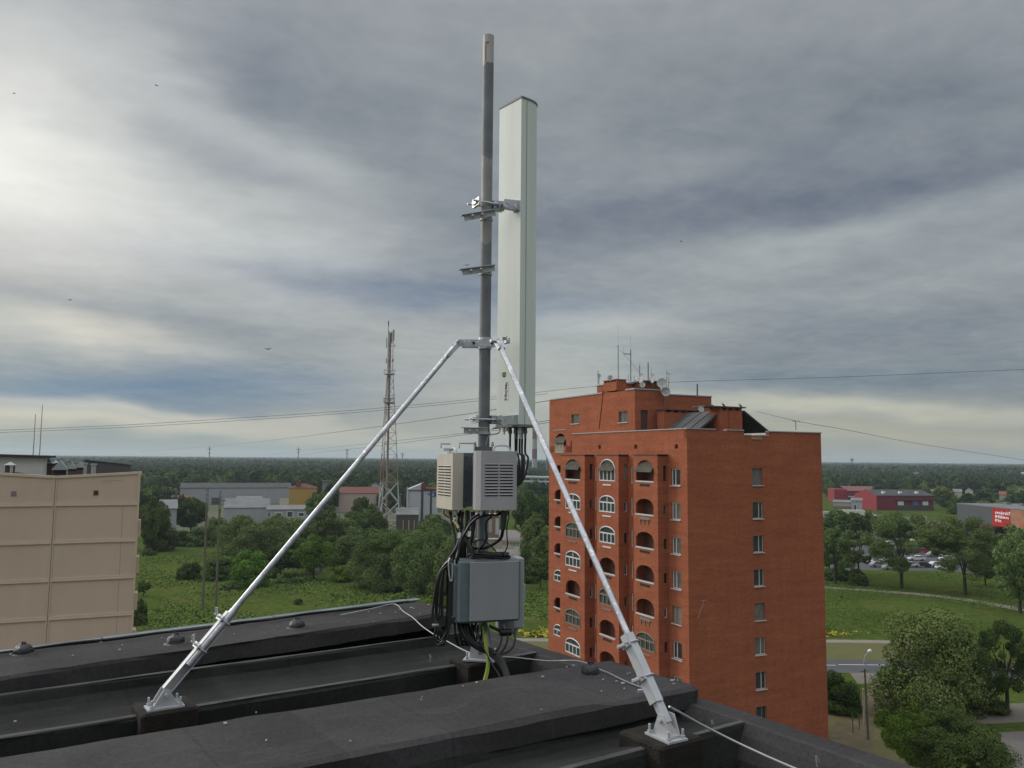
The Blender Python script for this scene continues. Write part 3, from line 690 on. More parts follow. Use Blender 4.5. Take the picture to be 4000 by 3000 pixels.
cable([(1925, 1673, 5.6), (1950, 1672, 5.62), (1952, 1685, 5.62), (1942, 1694, 5.6), (1915, 1699, 5.57), (1904, 1712, 5.56), (1898, 1740, 5.56)], .005, mat('grey_lead', (.3, .31, .31), .6), 'thin grey control lead from the antenna bottom to the mast')

# ------------------------------------------------------------------ remote radio units
def rru(name, label, pA, pB, zt, zb, depth, cover, rows=11, sil=.03, body_d=.09):
    """pA,pB: the left and right lower front corners (x,y); sun cover with louvres in front, finned body behind"""
    A = Vector((pA[0], pA[1], 0)); B_ = Vector((pB[0], pB[1], 0)); ex = (B_-A).normalized(); ey = Vector((-ex.y, ex.x, 0)); w = (B_-A).length; h = zt-zb
    t = thing(name, label, 'radio unit', (A.x, A.y, zb), math.atan2(ex.y, ex.x))
    # cover: front sheet with chamfer at left, sides
    b = MB(); ch = .022
    poly = [(0, 0), (w, 0), (w, .004), (w, depth), (w-.004, depth), (w-.004, .006), (.006, .006), (-ch+.004, ch*2), (-ch+.004, depth), (-ch, depth), (-ch, ch*1.9)]
    b.prism(poly, 0, h)
    b.prism([(.004, .0045), (w-.003, .0045), (w-.003, depth-.02), (-ch+.003, depth-.02), (-ch+.003, ch*2)], h-.006, h-.002)
    o = b.obj('sun_cover', cover, t, bev=.0015)
    # louvres
    z0 = h*.25; z1 = h*.765; x0 = w*.115; xm = w*.5; b = MB(); lv = MB()
    for i in range(rows):
        z = z0+(z1-z0)*i/(rows-1)
        for (xa, xb) in ((x0, xm-.006), (xm+.006, w*.885)):
            b.box(xa, xb, -.0015, .002, z-.0050, z+.0022)
            lv.add([(xa, -.001, z+.0070), (xb, -.001, z+.0070), (xb, -.0048, z+.0032), (xa, -.0048, z+.0032), (xa, -.0040, z+.0024), (xb, -.0040, z+.0024)], [(0, 3, 2, 1), (3, 4, 5, 2)])
    b.obj('vent_slots', slot, t); lv.obj('louvres', cover, t)
    # body with fins
    b = MB(); b.box(.004, w-.012, .03, depth+body_d*.4, .012, h-.014)
    for i in range(14):
        x = .006+(w-.022)*i/13; b.box(x, x+.003, depth+body_d*.4, depth+body_d, .02, h-.02)
    b.box(-.012, .0035, .05, depth+.06, .02, h-.03)
    b.obj('body', fins, t)
    for i in range(4):
        z = h*(.1+.25*i); b = MB(); b.lathe([(.004, 0), (.004, .006)], c=(w-.009, depth+.022, z+.03), n=6, ax=(1, 0, 0)); b.obj('screw', slot, t)
    b = MB(); hx = w*.62; yb = depth*.55
    b.tube(spline([(hx-.05, yb, h-.01), (hx-.045, yb, h+.024), (hx-.02, yb, h+.034), (hx+.03, yb, h+.034), (hx+.055, yb, h+.022), (hx+.062, yb, h-.01)], 4), .006, 8)
    b.obj('handle', gpaint, t, smooth=True)
    b = MB(); b.box(w*.25, w*.75, depth*.9, depth+body_d+.02, h-.09, h-.02); b.obj('mounting_bracket', fins, t)
    for i in range(6):
        x = w*(.1+.15*i); b = MB(); b.lathe([(.010, 0), (.010, -.02), (.012, -.021), (.012, -.036), (.008, -.037), (.008, -.05)], c=(x, depth*.6, .012), n=8); b.obj('connector', gpaint if i % 2 else galv, t)
    return t, ex, ey, w, h
a = PY(1877, 1994, 5.12); b_ = PY(2018, 1993, 5.19); tt = PY(1877, 1761, 5.12)
r1 = rru('radio_unit', 'warm grey louvred radio unit facing the camera at the right of the mast', a, b_, tt.z, a.z, .105, purpl)
a = PY(1704, 1985, 5.56); b_ = PY(1766, 1993, 5.30); tt = PY(1766, 1771, 5.30)
r2 = rru('radio_unit', 'cream louvred radio unit turned to the left on the left of the mast', a, b_, tt.z, b_.z, .075, cream, body_d=.075)
for o in (r1[0], r2[0]): o['group'] = 'louvred radio units on the mast'
# clamps and handles above the units
b = MB(); 
c = PY(1830, 1752, 5.42)
t = thing('mounting_clamp', 'grey steel clamp block joining both radio units to the mast', 'clamp', (MX, MY, PY(1880, 1752, 5.5).z))
b.box(-.055, .055, -.075, .06, -.03, .012); b.beam((-.24, -.10, -.045), (.1, -.07, -.045), .035, .03); b.beam((-.05, -.07, -.05), (.03, -.26, -.05), .04, .035)
b.obj('jaw', fins, t)
for x, y in ((-.06, -.06), (.06, -.06), (-.06, .055), (.06, .055)): b = MB(); b.lathe([(.009, -.035), (.009, .03), (.006, .031), (.006, .045)], c=(x, y, 0), n=8); b.obj('clamp_bolt', galv, t)
b = MB(); b.beam((-.26, -.14, -.01), (-.2, -.12, -.01), .012, .02); b.tube([(-.16, -.10, 0), (-.16, -.10, .035), (-.06, -.10, .035), (-.06, -.10, 0)], .006, 8); b.tube([(-.28, -.14, 0), (-.28, -.14, .03), (-.22, -.12, .03)], .007, 8); b.obj('handle', gpaint, t)
# sub-frame pipe between units and cabinet
b = MB(); b.tube([PY(1802, 1990, 5.45), PY(1806, 2170, 5.45)], .014, 10); o = b.obj('support_rail', galv, origin=PY(1802, 2170, 5.45)); tag(o, 'short galvanised rail below the cream radio unit', 'rail')
b = MB(); b.tube([PY(1830, 1990, 5.47), PY(1832, 2170, 5.47)], .016, 10); o = b.obj('support_rail', gpaint, origin=PY(1832, 2170, 5.47)); tag(o, 'short grey rail behind the cables right below both radio units', 'rail')

# ------------------------------------------------------------------ power cabinet below
A = PY(1788, 2438, 5.16); B_ = PY(2034, 2424, 5.28); T = PY(1788, 2192, 5.16)
ex = Vector((B_.x-A.x, B_.y-A.y, 0)).normalized(); w = Vector((B_.x-A.x, B_.y-A.y)).length; h = T.z-A.z
cab = thing('power_cabinet', 'dark teal grey cabinet with a flat light grey front plate low on the mast', 'cabinet', (A.x, A.y, A.z), math.atan2(ex.y, ex.x))
b = MB(); b.obox((w/2, .105, h/2), (1, 0, 0), (0, 1, 0), (0, 0, 1), w/2, .105, h/2, bev=.012); b.obj('housing', cabd, cab)
b = MB()
b.box(-.006, -.0005, .03, .19, .03, h-.03)
for i in range(6): b.box(-.018, -.006, .035+.026*i, .042+.026*i, .035, h-.035)
b.obj('side_grille', cabd, cab)
f0 = (1831-1788)/246.*w; f1 = (2021-1788)/246.*w
b = MB(); b.obox(((f0+f1)/2, -.012, h/2+.004), (1, 0, 0), (0, 1, 0), (0, 0, 1), (f1-f0)/2, .010, h/2-.012, bev=.002); b.obj('front_plate', cabg, cab)
b = MB()
for z in (.02, h-.02):
    b.beam((f0+.03, .0, h-.002), (f0+.16, .0, h-.002), .012, .008)
b.obj('latch', gpaint, cab)
b = MB(); b.obox((w*.45, .23, h*.4), (1, 0, 0), (0, 1, 0), (0, 0, 1), .05, .018, .12); b.obj('mounting_bracket', fins, cab)
# pale box behind the cabinet
A2 = PY(1945, 2458, 5.42); B2 = PY(2047, 2456, 5.42); T2 = PY(2047, 2183, 5.42)
bx = thing('junction_box', 'pale grey box mounted behind the cabinet, its right edge and foot showing', 'box', (A2.x, A2.y, A2.z), rad(12))
ww = (B2.x-A2.x)/math.cos(rad(12)); hh = T2.z-A2.z
b = MB(); b.obox((ww/2, .05, hh/2), (1, 0, 0), (0, 1, 0), (0, 0, 1), ww/2, .05, hh/2, bev=.006); b.obj('case', pale, bx)
b = MB(); b.box(ww, ww+.012, .01, .05, hh*.38, hh*.62); b.obj('hinge_cover', pale, bx)
b = MB(); b.box(.02, ww*.62, -.006, .0, -.035, .12); b.obj('gland_plate', mat('gland_plate', (.2, .2, .2), .6), bx)
b = MB(); b.lathe([(.016, 0), (.016, -.03), (.011, -.031), (.011, -.05)], c=(ww*.75, .05, 0), n=8); b.obj('gland', pale, bx)
# ------------------------------------------------------------------ cables
G = 'black cables of the antenna installation'
cable([(1968, 1996, 5.2), (1967, 2030, 5.19), (1965, 2060, 5.18), (1963, 2078, 5.18), (1956, 2102, 5.2), (1930, 2124, 5.22), (1890, 2141, 5.25), (1850, 2141, 5.3), (1835, 2128, 5.34)], [.0205]*18+[.012]*39, blk, 'black power cable with a thick boot hanging below the right radio unit')
b = MB(); P = spline([PY(1968, 1997, 5.2), PY(1967, 2030, 5.19), PY(1964, 2062, 5.18)], 5); b.tube(P, .022, 10, r2=.017); tag(b.obj('cable_boot', blk, origin=P[0], smooth=True), 'thick black sealing boot under the right radio unit', 'boot')
cable([(1952, 2000, 5.22), (1945, 2012, 5.2), (1905, 2013, 5.18), (1868, 2022, 5.18), (1840, 2045, 5.2), (1818, 2080, 5.2), (1800, 2115, 5.2), (1790, 2155, 5.2), (1783, 2190, 5.18), (1790, 2212, 5.3)], .0095, blk, 'outer black cable arching from the right radio unit to the left of the cabinet')
cable([(1905, 1998, 5.22), (1890, 2005, 5.2), (1865, 2012, 5.2), (1843, 2028, 5.22), (1828, 2060, 5.22), (1808, 2100, 5.2), (1796, 2140, 5.2), (1789, 2180, 5.2), (1796, 2215, 5.3)], .0095, blk, 'inner black cable arching from the right radio unit to the left of the cabinet')
cable([(1920, 1998, 5.22), (1918, 2018, 5.22), (1900, 2038, 5.2), (1898, 2070, 5.2), (1901, 2096, 5.2), (1892, 2122, 5.22), (1872, 2145, 5.25), (1858, 2172, 5.25)], .0075, blk, 'black cable dropping from the right radio unit and curling left')
cable([(1986, 2000, 5.22), (1988, 2022, 5.2), (1981, 2050, 5.2), (1980, 2090, 5.2), (1983, 2125, 5.2), (1976, 2150, 5.22), (1966, 2162, 5.25), (1960, 2176, 5.26)], .0045, blk, 'thin black cable hanging at the right edge of the right radio unit')
cable([(1757, 2000, 5.4), (1764, 2030, 5.38), (1772, 2075, 5.35), (1778, 2110, 5.32), (1777, 2150, 5.3), (1770, 2190, 5.3), (1762, 2230, 5.3)], .0115, blk, 'thick black cable hanging from the cream radio unit')
cable([(1733, 1994, 5.44), (1734, 2006, 5.42), (1748, 2018, 5.4), (1772, 2030, 5.36), (1782, 2050, 5.34), (1792, 2080, 5.32), (1806, 2104, 5.3), (1830, 2118, 5.3), (1846, 2145, 5.3), (1852, 2175, 5.3)], .0065, blk, 'black cable with white and yellow marker rings below the cream radio unit')
cable([(1822, 1996, 5.34), (1822, 2040, 5.32), (1812, 2080, 5.3), (1795, 2110, 5.28), (1780, 2145, 5.25), (1762, 2172, 5.24), (1750, 2192, 5.24)], .0115, blk, 'thick black cable from between the units to the top of the coil')
cable([(1812, 2105, 5.24), (1828, 2122, 5.24), (1840, 2145, 5.24), (1848, 2172, 5.25)], .0125, mat('worn_cable', (.06, .06, .06), .5), 'short worn grey-black cable entering the flat coil from the left')
cable([(1850, 1998, 5.3), (1852, 2040, 5.3), (1847, 2090, 5.3), (1838, 2130, 5.3), (1850, 2172, 5.3)], .012, blk, 'thick black cable dropping straight down beside the pole')
cable([(1830, 2112, 5.28), (1850, 2118, 5.28), (1880, 2108, 5.28), (1905, 2122, 5.28), (1930, 2145, 5.28), (1940, 2160, 5.28)], .005, blk, 'thin black cable crossing behind the hanging cables')
rnd = random.Random(4)
for i in range(7):
    x = 1776+i*11; cable([(x, 2000+rnd.randint(-4, 4), 5.42), (x+rnd.randint(-6, 10), 2045, 5.4), (1800+i*7+rnd.randint(-10, 10), 2095, 5.36), (1792+i*7, 2140, 5.34), (1786+i*9, 2200, 5.34)], rnd.choice([.006, .008, .010]), blk,
          'black cable in the tangled bundle between the radio units and the cabinet', group='cables in the tangled bundle between units and cabinet')
# marker rings and tags on cables
b = MB()
for (x, y) in ((1776, 2025), (1773, 2034), (1779, 2042), (1785, 2050), (1789, 2058), (1835, 2114), (1838, 2125)):
    q = PY(x, y, 5.30); b.lathe([(.0085, -.007), (.0085, .007)], c=q, n=8, ax=(.4, 0, -1))
tag(b.obj('cable_markers', mat('pale_marker', (.7, .66, .4), .6), origin=PY(1776, 2025, 5.3)), 'row of pale yellow marker rings on a cable below the cream unit', 'marker')
for (x, y, lab) in ((1793, 2091, 'small white tag tied to a cable right under the cream unit'), (1833, 2085, 'small white tag tied to the cables beside the pole')):
    b = MB(); q = PY(x, y, 5.2); b.obox(q, (1, 0, 0), (0, 1, 0), (.1, 0, 1), .010, .0015, .017); tag(b.obj('cable_tag', white, origin=q), lab, 'tag', 'white cable tags')
b = MB(); q = PY(1754, 2003, 5.42); b.obox(q, (1, 0, 0), (0, 1, 0), (.1, 0, 1), .012, .01, .018); tag(b.obj('connector_plug', yell, origin=q), 'yellow plug under the cream radio unit', 'plug')
# flat coil lying on the cabinet
b = MB(); c0 = PY(1910, 2180, 5.27); rnd = random.Random(8)
for i in range(9):
    rr = .128-.006*(i % 4)+rnd.uniform(-.003, .003); z = .010*(i//3)+.006; ox = rnd.uniform(-.008, .008)
    b.tube([(ox+rr*math.cos(q), rr*.42*math.sin(q)+.02, z+.004*math.sin(3*q+i)) for q in [2*math.pi*k/28 for k in range(29)]], .0065, 6, cap=False)
tag(b.obj('flat_cable_coil', blk, origin=None, smooth=True), 'flat black cable coil lying on top of the dark cabinet', 'coil'); SC.objects['flat_cable_coil'].location = c0+Vector((0, 0, -.0))
# hanging coil at the left: one long cable wound in loops
base = [(1752, 2192), (1724, 2218), (1705, 2270), (1692, 2345), (1686, 2405), (1700, 2442), (1693, 2486), (1706, 2522), (1734, 2506), (1754, 2455), (1764, 2350), (1766, 2250)]
b = MB(); P = []
for j in range(11):
    s = 1-.075*j+rnd.uniform(-.04, .04); sy = 1-.022*(j*5 % 8); off = rnd.uniform(-4, 4)
    for (x, y) in base:
        xx = 1742+(x-1742)*s+off*.6+rnd.uniform(-1.5, 1.5); yy = 2345+(y-2345)*sy+rnd.uniform(-4, 4)
        if y == 2442: xx = 1703+.8*j; yy = 2440-j
        P.append(PY(xx, yy, 5.22+.009*j+(.012 if x < 1730 else 0)))
b.tube(spline(P, 5), .0052, 7)
tag(b.obj('hanging_cable_coil', mat('coil_cable', (.016, .016, .017), .28, spec=.9), origin=P[0], smooth=True), 'long black cable wound into a drooping coil on the left side of the cabinet', 'coil')
b = MB(); q = PY(1701, 2441, 5.22); b.lathe([(.022, -.004), (.022, .004)], c=q, n=10); tag(b.obj('cable_tie', mat('tie', (.25, .25, .25), .5), origin=q), 'grey tie pinching the drooping cable coil', 'tie')
b = MB(); b.tube(spline([PY(1758, 2180, 5.2), PY(1752, 2200, 5.19), PY(1757, 2262, 5.19), PY(1766, 2262, 5.19), PY(1768, 2200, 5.19)], 5), .0045, 6)
tag(b.obj('hook_bracket', galv, origin=PY(1758, 2180, 5.2)), 'thin pale hook holding the cable coil at the cabinet corner', 'hook')
# bundle below the cabinet
for i, (dx, r) in enumerate([(0, .011), (10, .011), (20, .012), (-12, .009), (30, .008)]):
    cable([(1800+dx, 2425, 5.26), (1806+dx, 2462, 5.22+.01*i), (1826+dx*.8, 2498, 5.2+.01*i), (1868+dx*.5, 2530-dx*.3, 5.2), (1915+dx*.4, 2552-dx*.4, 5.2), (1950+dx*.4, 2584-dx*.4, 5.16), (1972+dx*.4, 2625, 5.10), (1978+dx*.4, 2660, 5.05), (1976+dx*.4, 2700, 5.0)], r, blk,
          'black cable sweeping from the cabinet over the base plate into the gap', group='cables sweeping from the cabinet into the roof gap')
for i in range(6):
    x = 1776+i*17; cable([(x, 2432, 5.28), (x+rnd.randint(-6, 6), 2460, 5.26), (x+rnd.randint(0, 14), 2490+rnd.randint(-12, 8), 5.25), (x+16, 2520, 5.28), (x+34, 2500, 5.32), (x+40, 2440, 5.34)], .008, blk,
          'black cable looping just below the dark cabinet', group='cables looping just below the cabinet')
cable([(1856, 2432, 5.24), (1862, 2470, 5.2), (1880, 2515, 5.17), (1903, 2560, 5.15), (1925, 2600, 5.12), (1950, 2640, 5.08), (1955, 2680, 5.0)], .006, blk, 'thin black cable hanging diagonally before the yellow-green cable')
cable([(1893, 2425, 5.3), (1893, 2452, 5.26), (1895, 2500, 5.22)], .014, green, 'green cable length right under the cabinet', 'earth_cable', 'earth cables')
cable([(1886, 2448, 5.26), (1891, 2490, 5.22), (1897, 2540, 5.17), (1903, 2585, 5.13), (1900, 2620, 5.1), (1891, 2655, 5.05), (1884, 2690, 5.0)], .008, yg, 'yellow-green earth cable curving down over the plinth, left strand', 'earth_cable', 'earth cables')
cable([(1894, 2452, 5.26), (1899, 2490, 5.22), (1904, 2540, 5.18), (1909, 2585, 5.14), (1907, 2620, 5.11), (1899, 2655, 5.06), (1892, 2690, 5.0)], .0075, yg, 'yellow-green earth cable curving down over the plinth, right strand', 'earth_cable', 'earth cables')
b = MB(); b.tube([PY(1952, 2470, 5.25), PY(1996, 2470, 5.27)], .022, 10); b.tube([PY(1912, 2445, 5.22), PY(1955, 2466, 5.25)], .009, 8)
tag(b.obj('cable_splitter', blk, origin=PY(1952, 2470, 5.25), smooth=True), 'black cable splitter hanging under the right end of the cabinet', 'splitter')
for pts, lab in (([(1960, 2476, 5.25), (1958, 2505, 5.23), (1948, 2530, 5.2), (1934, 2546, 5.2), (1915, 2552, 5.2)], 'left'), ([(1984, 2480, 5.25), (1980, 2510, 5.22), (1966, 2538, 5.2), (1955, 2552, 5.2)], 'middle'),
                 ([(2006, 2468, 5.27), (2012, 2495, 5.24), (2004, 2525, 5.2), (1985, 2545, 5.18), (1950, 2556, 5.18), (1925, 2552, 5.18)], 'rightmost')):
    cable(pts, .007, blk, lab+' black loop of cable hanging from the splitter under the cabinet')
cable([(1968, 2440, 5.3), (1975, 2466, 5.27)], .005, pale, 'thin white lead entering the splitter under the cabinet')
# earthing conductor on the roof
wz = lambda l: [PZ(x, y, CH+z) for x, y, z in l]
def wire(pts, r, lab): cable(pts, r, cabw, lab, 'earthing_wire', 'aluminium earthing wires on the roof', cat='wire')
wire(wz([(1330, 2402, -1.265), (1450, 2378, -1.26), (1540, 2360, -1.26), (1575, 2388, -1.255), (1612, 2412, -1.26), (1650, 2447, -1.29), (1700, 2481, -1.31), (1745, 2504, -1.31), (1800, 2534, -1.31), (1850, 2556, -1.32)]), .0046, 'aluminium earthing wire running from the far roof slab to the foot of the mast')
wire(wz([(1958, 2566, -1.325), (2010, 2568, -1.34), (2080, 2576, -1.35), (2150, 2582, -1.36), (2210, 2580, -1.34), (2260, 2582, -1.28), (2310, 2598, -1.265), (2345, 2616, -1.27), (2380, 2630, -1.27), (2420, 2650, -1.272), (2470, 2672, -1.272), (2530, 2692, -1.262)]), .0045, 'aluminium earthing wire from the base of the mast past the bitumen dome')
wire(wz([(2614, 2760, -1.16), (2660, 2785, -1.20), (2740, 2830, -1.27), (2860, 2891, -1.34), (2960, 2938, -1.37), (3050, 2978, -1.37), (3140, 3016, -1.37), (3300, 3080, -1.37)]), .006, 'aluminium earthing wire from the right strut along the eave of the roof')
for x, y, lab in ((1681, 2584, 'small pale wire holder standing in the roof trough left of the mast'), (3192, 2996, 'small pale wire holder on the roof at the lower right'), (2784, 2851, 'small pale wire holder beside the right foot plinth')):
    q = PZ(x, y, ZR-.05); b = MB(); b.tube([q, q+Vector((-.004, 0, .05))], .004, 6); b.tube([q+Vector((-.004, 0, .05)), q+Vector((.012, .0, .02))], .003, 6); tag(b.obj('wire_holder', cabw, origin=q), lab, 'wire holder')
b = MB(); q = PY(1975*0+2508, 2698, 4.36); b.obox(q, (1, .1, .1), (0, 1, 0), (0, 0, 1), .022, .012, .007); tag(b.obj('wire_clamp', galv, origin=q), 'shiny wire clamp beside the lower clamp of the right strut', 'clamp')
# ------------------------------------------------------------------ red brick tower block
brick = mat('red_brick', (.37, .119, .063), .9, spec=.08, c2=(.34, .108, .058), ns=.35, n3=((.36, .12, .06), 3.5, .58, .8))
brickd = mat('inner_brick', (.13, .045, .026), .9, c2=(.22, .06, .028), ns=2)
def brickpat(m):
    def bfn(t):
        N, L = t.nodes, t.links; tcn = N.new('ShaderNodeTexCoord'); sx = N.new('ShaderNodeSeparateXYZ'); L.new(tcn.outputs['Object'], sx.inputs[0])
        a = N.new('ShaderNodeMath'); L.new(sx.outputs[0], a.inputs[0]); L.new(sx.outputs[1], a.inputs[1])
        c = N.new('ShaderNodeCombineXYZ'); L.new(a.outputs[0], c.inputs[0]); L.new(sx.outputs[2], c.inputs[1])
        br = N.new('ShaderNodeTexBrick'); br.inputs['Scale'].default_value = 1; br.inputs['Brick Width'].default_value = .26; br.inputs['Row Height'].default_value = .077
        br.inputs['Mortar Size'].default_value = .006; br.inputs['Color1'].default_value = (1.06, 1.06, 1.06, 1); br.inputs['Color2'].default_value = (.80, .80, .80, 1); br.inputs['Mortar'].default_value = (.86, .92, .95, 1)
        L.new(c.outputs[0], br.inputs['Vector'])
        n = N.new('ShaderNodeTexNoise'); n.inputs['Scale'].default_value = .6; n.inputs['Detail'].default_value = 8; mp = N.new('ShaderNodeMapping'); mp.inputs['Scale'].default_value = (.4, .4, 3); L.new(tcn.outputs['Object'], mp.inputs[0]); L.new(mp.outputs[0], n.inputs['Vector'])
        mr = N.new('ShaderNodeMapRange'); mr.inputs[1].default_value = .3; mr.inputs[2].default_value = .7; mr.inputs[3].default_value = .86; mr.inputs[4].default_value = 1.10; L.new(n.outputs[0], mr.inputs[0])
        mx = N.new('ShaderNodeMixRGB'); mx.blend_type = 'MULTIPLY'; mx.inputs[0].default_value = 1; L.new(br.outputs[0], mx.inputs[1]); L.new(mr.outputs[0], mx.inputs[2]); return mx.outputs[0]
    mulcol(m, bfn)
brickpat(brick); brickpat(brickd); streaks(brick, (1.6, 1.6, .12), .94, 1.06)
glass_b = mat('window_glass_net', (.12, .12, .115), .3, spec=.4, c2=(.17, .165, .15), ns=2.5); glass_c = mat('window_glass_blind', (.20, .185, .15), .4, spec=.3, c2=(.12, .11, .10), ns=1.2)
PANES = [None, None, None]
cope = mat('grey_coping', (.36, .36, .38), .6, c2=(.30, .30, .32), ns=3)
glass = mat('window_glass', (.035, .04, .045), .12, spec=.6, c2=(.06, .065, .07), ns=.8)
glassd = mat('dark_window_glass', (.05, .055, .05), .25, spec=.5, c2=(.09, .09, .08), ns=1.5)
wfr = mat('white_frame', (.62, .62, .63), .5)
gfr = mat('weathered_wood_frame', (.20, .18, .155), .8)
sill = mat('sill_metal', (.50, .50, .50), .6)
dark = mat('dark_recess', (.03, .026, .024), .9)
slate = mat('grey_sheet_roof', (.10, .10, .10), .75, c2=(.075, .075, .075), ns=1)
curt = mat('curtain', (.30, .27, .22), .8, c2=(.22, .2, .17), ns=8)
C0 = PY(2684, 1790, 68.0); C0.z = 0
BZ = math.pi/2-math.atan2(math.cos(rad(25.1)), math.sin(rad(25.1)))    # = 25.1 deg
FR = Frame(C0, rad(25.1))
bld = thing('brick_apartment_building', 'tall red brick apartment block with arched balconies at the right of the mast', 'building', C0, rad(25.1))
ZT = FR.ony(2684, 1670, 0)[1]                 # parapet top
HS = 2.85
yL = FR.onx(2236, 1700, 0)[0]; yT = FR.onx(2151, 1600, .3)[0]
def wall_holes(b, axis, c, a0, a1, z0, z1, holes, thick):
    """wall sheet in plane axis=c between a0..a1, z0..z1 with openings (al,ar,zb,zt,rise): straight or arched; reveals of depth thick (sign = inward)"""
    def P(a, z, d=0):
        return (c+d, a, z) if axis == 'x' else (a, c+d, z)
    As = sorted(set([a0, a1]+[v for h in holes for v in h[:2]])); Zs = sorted(set([z0, z1]+[v for h in holes for v in (h[2], h[3]-h[4], h[3])]))
    def arc(h, a):
        m = (h[0]+h[1])/2; t = (a-m)/((h[1]-h[0])/2); return h[3]-h[4]+h[4]*math.sqrt(max(0, 1-t*t))
    for i in range(len(As)-1):
        A0, A1 = As[i], As[i+1]; am = (A0+A1)/2
        for j in range(len(Zs)-1):
            Z0, Z1 = Zs[j], Zs[j+1]; zm = (Z0+Z1)/2; hit = None
            for h in holes:
                if h[0] < am < h[1] and h[2] < zm < h[3]: hit = h
            if hit is None: b.quad(P(A0, Z0), P(A1, Z0), P(A1, Z1), P(A0, Z1))
            elif hit[4] > 0 and zm > hit[3]-hit[4]:
                n = 8
                for k in range(n):
                    u, v = A0+(A1-A0)*k/n, A0+(A1-A0)*(k+1)/n
                    zu, zv = max(Z0, arc(hit, u)), max(Z0, arc(hit, v))
                    if zu < Z1 or zv < Z1: b.quad(P(u, min(zu, Z1)), P(v, min(zv, Z1)), P(v, Z1), P(u, Z1))
    for h in holes:                         # reveals
        al, ar, zb, zt, rise = h; zs = zt-rise
        b.quad(P(al, zb), P(ar, zb), P(ar, zb, thick), P(al, zb, thick))
        b.quad(P(al, zb), P(al, zs), P(al, zs, thick), P(al, zb, thick)); b.quad(P(ar, zb), P(ar, zs), P(ar, zs, thick), P(ar, zb, thick))
        if rise <= 0: b.quad(P(al, zt), P(ar, zt), P(ar, zt, thick), P(al, zt, thick))
        else:
            n = 12
            for k in range(n):
                u, v = al+(ar-al)*k/n, al+(ar-al)*(k+1)/n
                b.quad(P(u, arc(h, u)), P(v, arc(h, v)), P(v, arc(h, v), thick), P(u, arc(h, u), thick))
def fbox(b, axis, c, a0, a1, z0, z1, d0, d1):
    if axis == 'x': b.box(c+d0, c+d1, a0, a1, z0, z1)
    else: b.box(a0, a1, c+d0, c+d1, z0, z1)
def window(axis, c, a0, a1, z0, z1, split=(.35,), fm=wfr, pm=glass, inset=.12, sl=sill, parent=bld, s=1, hbars=(), fw=.07, cur=None):
    """window set back in its opening: frame, mullions, pane, sill. s=+1: inward is +axis"""
    f = MB(); d = inset*s; e = (inset+.06)*s
    fbox(f, axis, c, a0, a0+fw, z0, z1, d, e); fbox(f, axis, c, a1-fw, a1, z0, z1, d, e); fbox(f, axis, c, a0+fw, a1-fw, z0, z0+fw, d, e); fbox(f, axis, c, a0+fw, a1-fw, z1-fw, z1, d, e)
    for q in split: m = a0+(a1-a0)*q; fbox(f, axis, c, m-fw*.6, m+fw*.6, z0+fw, z1-fw, d, e)
    for q in hbars: m = z0+(z1-z0)*q; fbox(f, axis, c, a0+fw, a1-fw, m-fw*.4, m+fw*.4, d+.004*s, e-.004*s)
    o = f.obj('window', fm, parent)
    g = MB(); fbox(g, axis, c, a0+.01, a1-.01, z0+.01, z1-.01, e-.03*s, e-.02*s); g.obj('pane', pm, o)
    if cur: g = MB(); q0, q1 = cur; fbox(g, axis, c, a0+(a1-a0)*q0, a0+(a1-a0)*q1, z0+.05, z1-.05, e+.03*s, e+.05*s)
    if sl: g = MB(); fbox(g, axis, c, a0-.05, a1+.05, z0-.07, z0-.003, -.10*s, d); g.obj('sill', sl, o)
    return o
# --- right gable wall (plane y=0) with its column of windows
xa, za = FR.ony(2939, 1896, 0); xb, zb2 = FR.ony(2978, 1830, 0); XR = FR.ony(3209, 1800, 0)[0]
wh = []
for k in range(9):
    wh.append((xa, xb, za-HS*k*1.0, zb2-HS*k*1.0, 0))
ZPAR = ZT-.12
notch = [FR.ony(p, 1690, 0)[0] for p in (2796, 2838, 2906, 2934, 2974, 3003)]
xs = [0]+notch+[XR]; tops = [ZPAR, ZPAR-.10, ZPAR-.02, ZPAR-.42, ZPAR-.72, ZPAR-.42, ZPAR-.05]
b = MB(); zc = ZPAR-.75
wall_holes(b, 'y', 0, 0, XR, 0, zc, wh, .22)
for i in range(7): b.box(xs[i], xs[i+1], 0, .38, zc, tops[i])
DL = 11.5                                      # building depth behind the gable
b.box(XR-.4, XR, .39, yL+3, 0, ZPAR-.05)
gw = b.obj('wall', brick, bld)
b = MB()
for i in (0, 2, 3, 4, 5, 6): b.box(xs[i]+(-.06 if i == 0 else .01), xs[i+1]-(.01 if i < 6 else -.06), -.07, .45, tops[i], tops[i]+.09)
b.obj('coping', cope, bld)
for k, h in enumerate(wh): window('y', 0, h[0], h[1], h[2], h[3], (.66 if k in (0, 1, 4) else .60,), gfr if k in (0, 4, 7) else sill, [glass_b, glass, glass, glass, glass_c, glass_b, glass, glass, glass][k], fw=.06)
# stain on the gable
b = MB(); P = [FR.ony(x, y, 0) for x, y in ((2727, 2412), (2733, 2396), (2738, 2380), (2748, 2362), (2746, 2346))]
P3 = [(x, -.004, z) for x, z in P]; b.tube(P3, .022, 5); b.tube([(P[-1][0]-.15, -.004, P[-1][1]), (P[-1][0]+.4, -.004, P[-1][1]+.02)], .02, 5); b.obj('mortar_streak', mat('mortar_white', (.42, .33, .28), .9), bld)
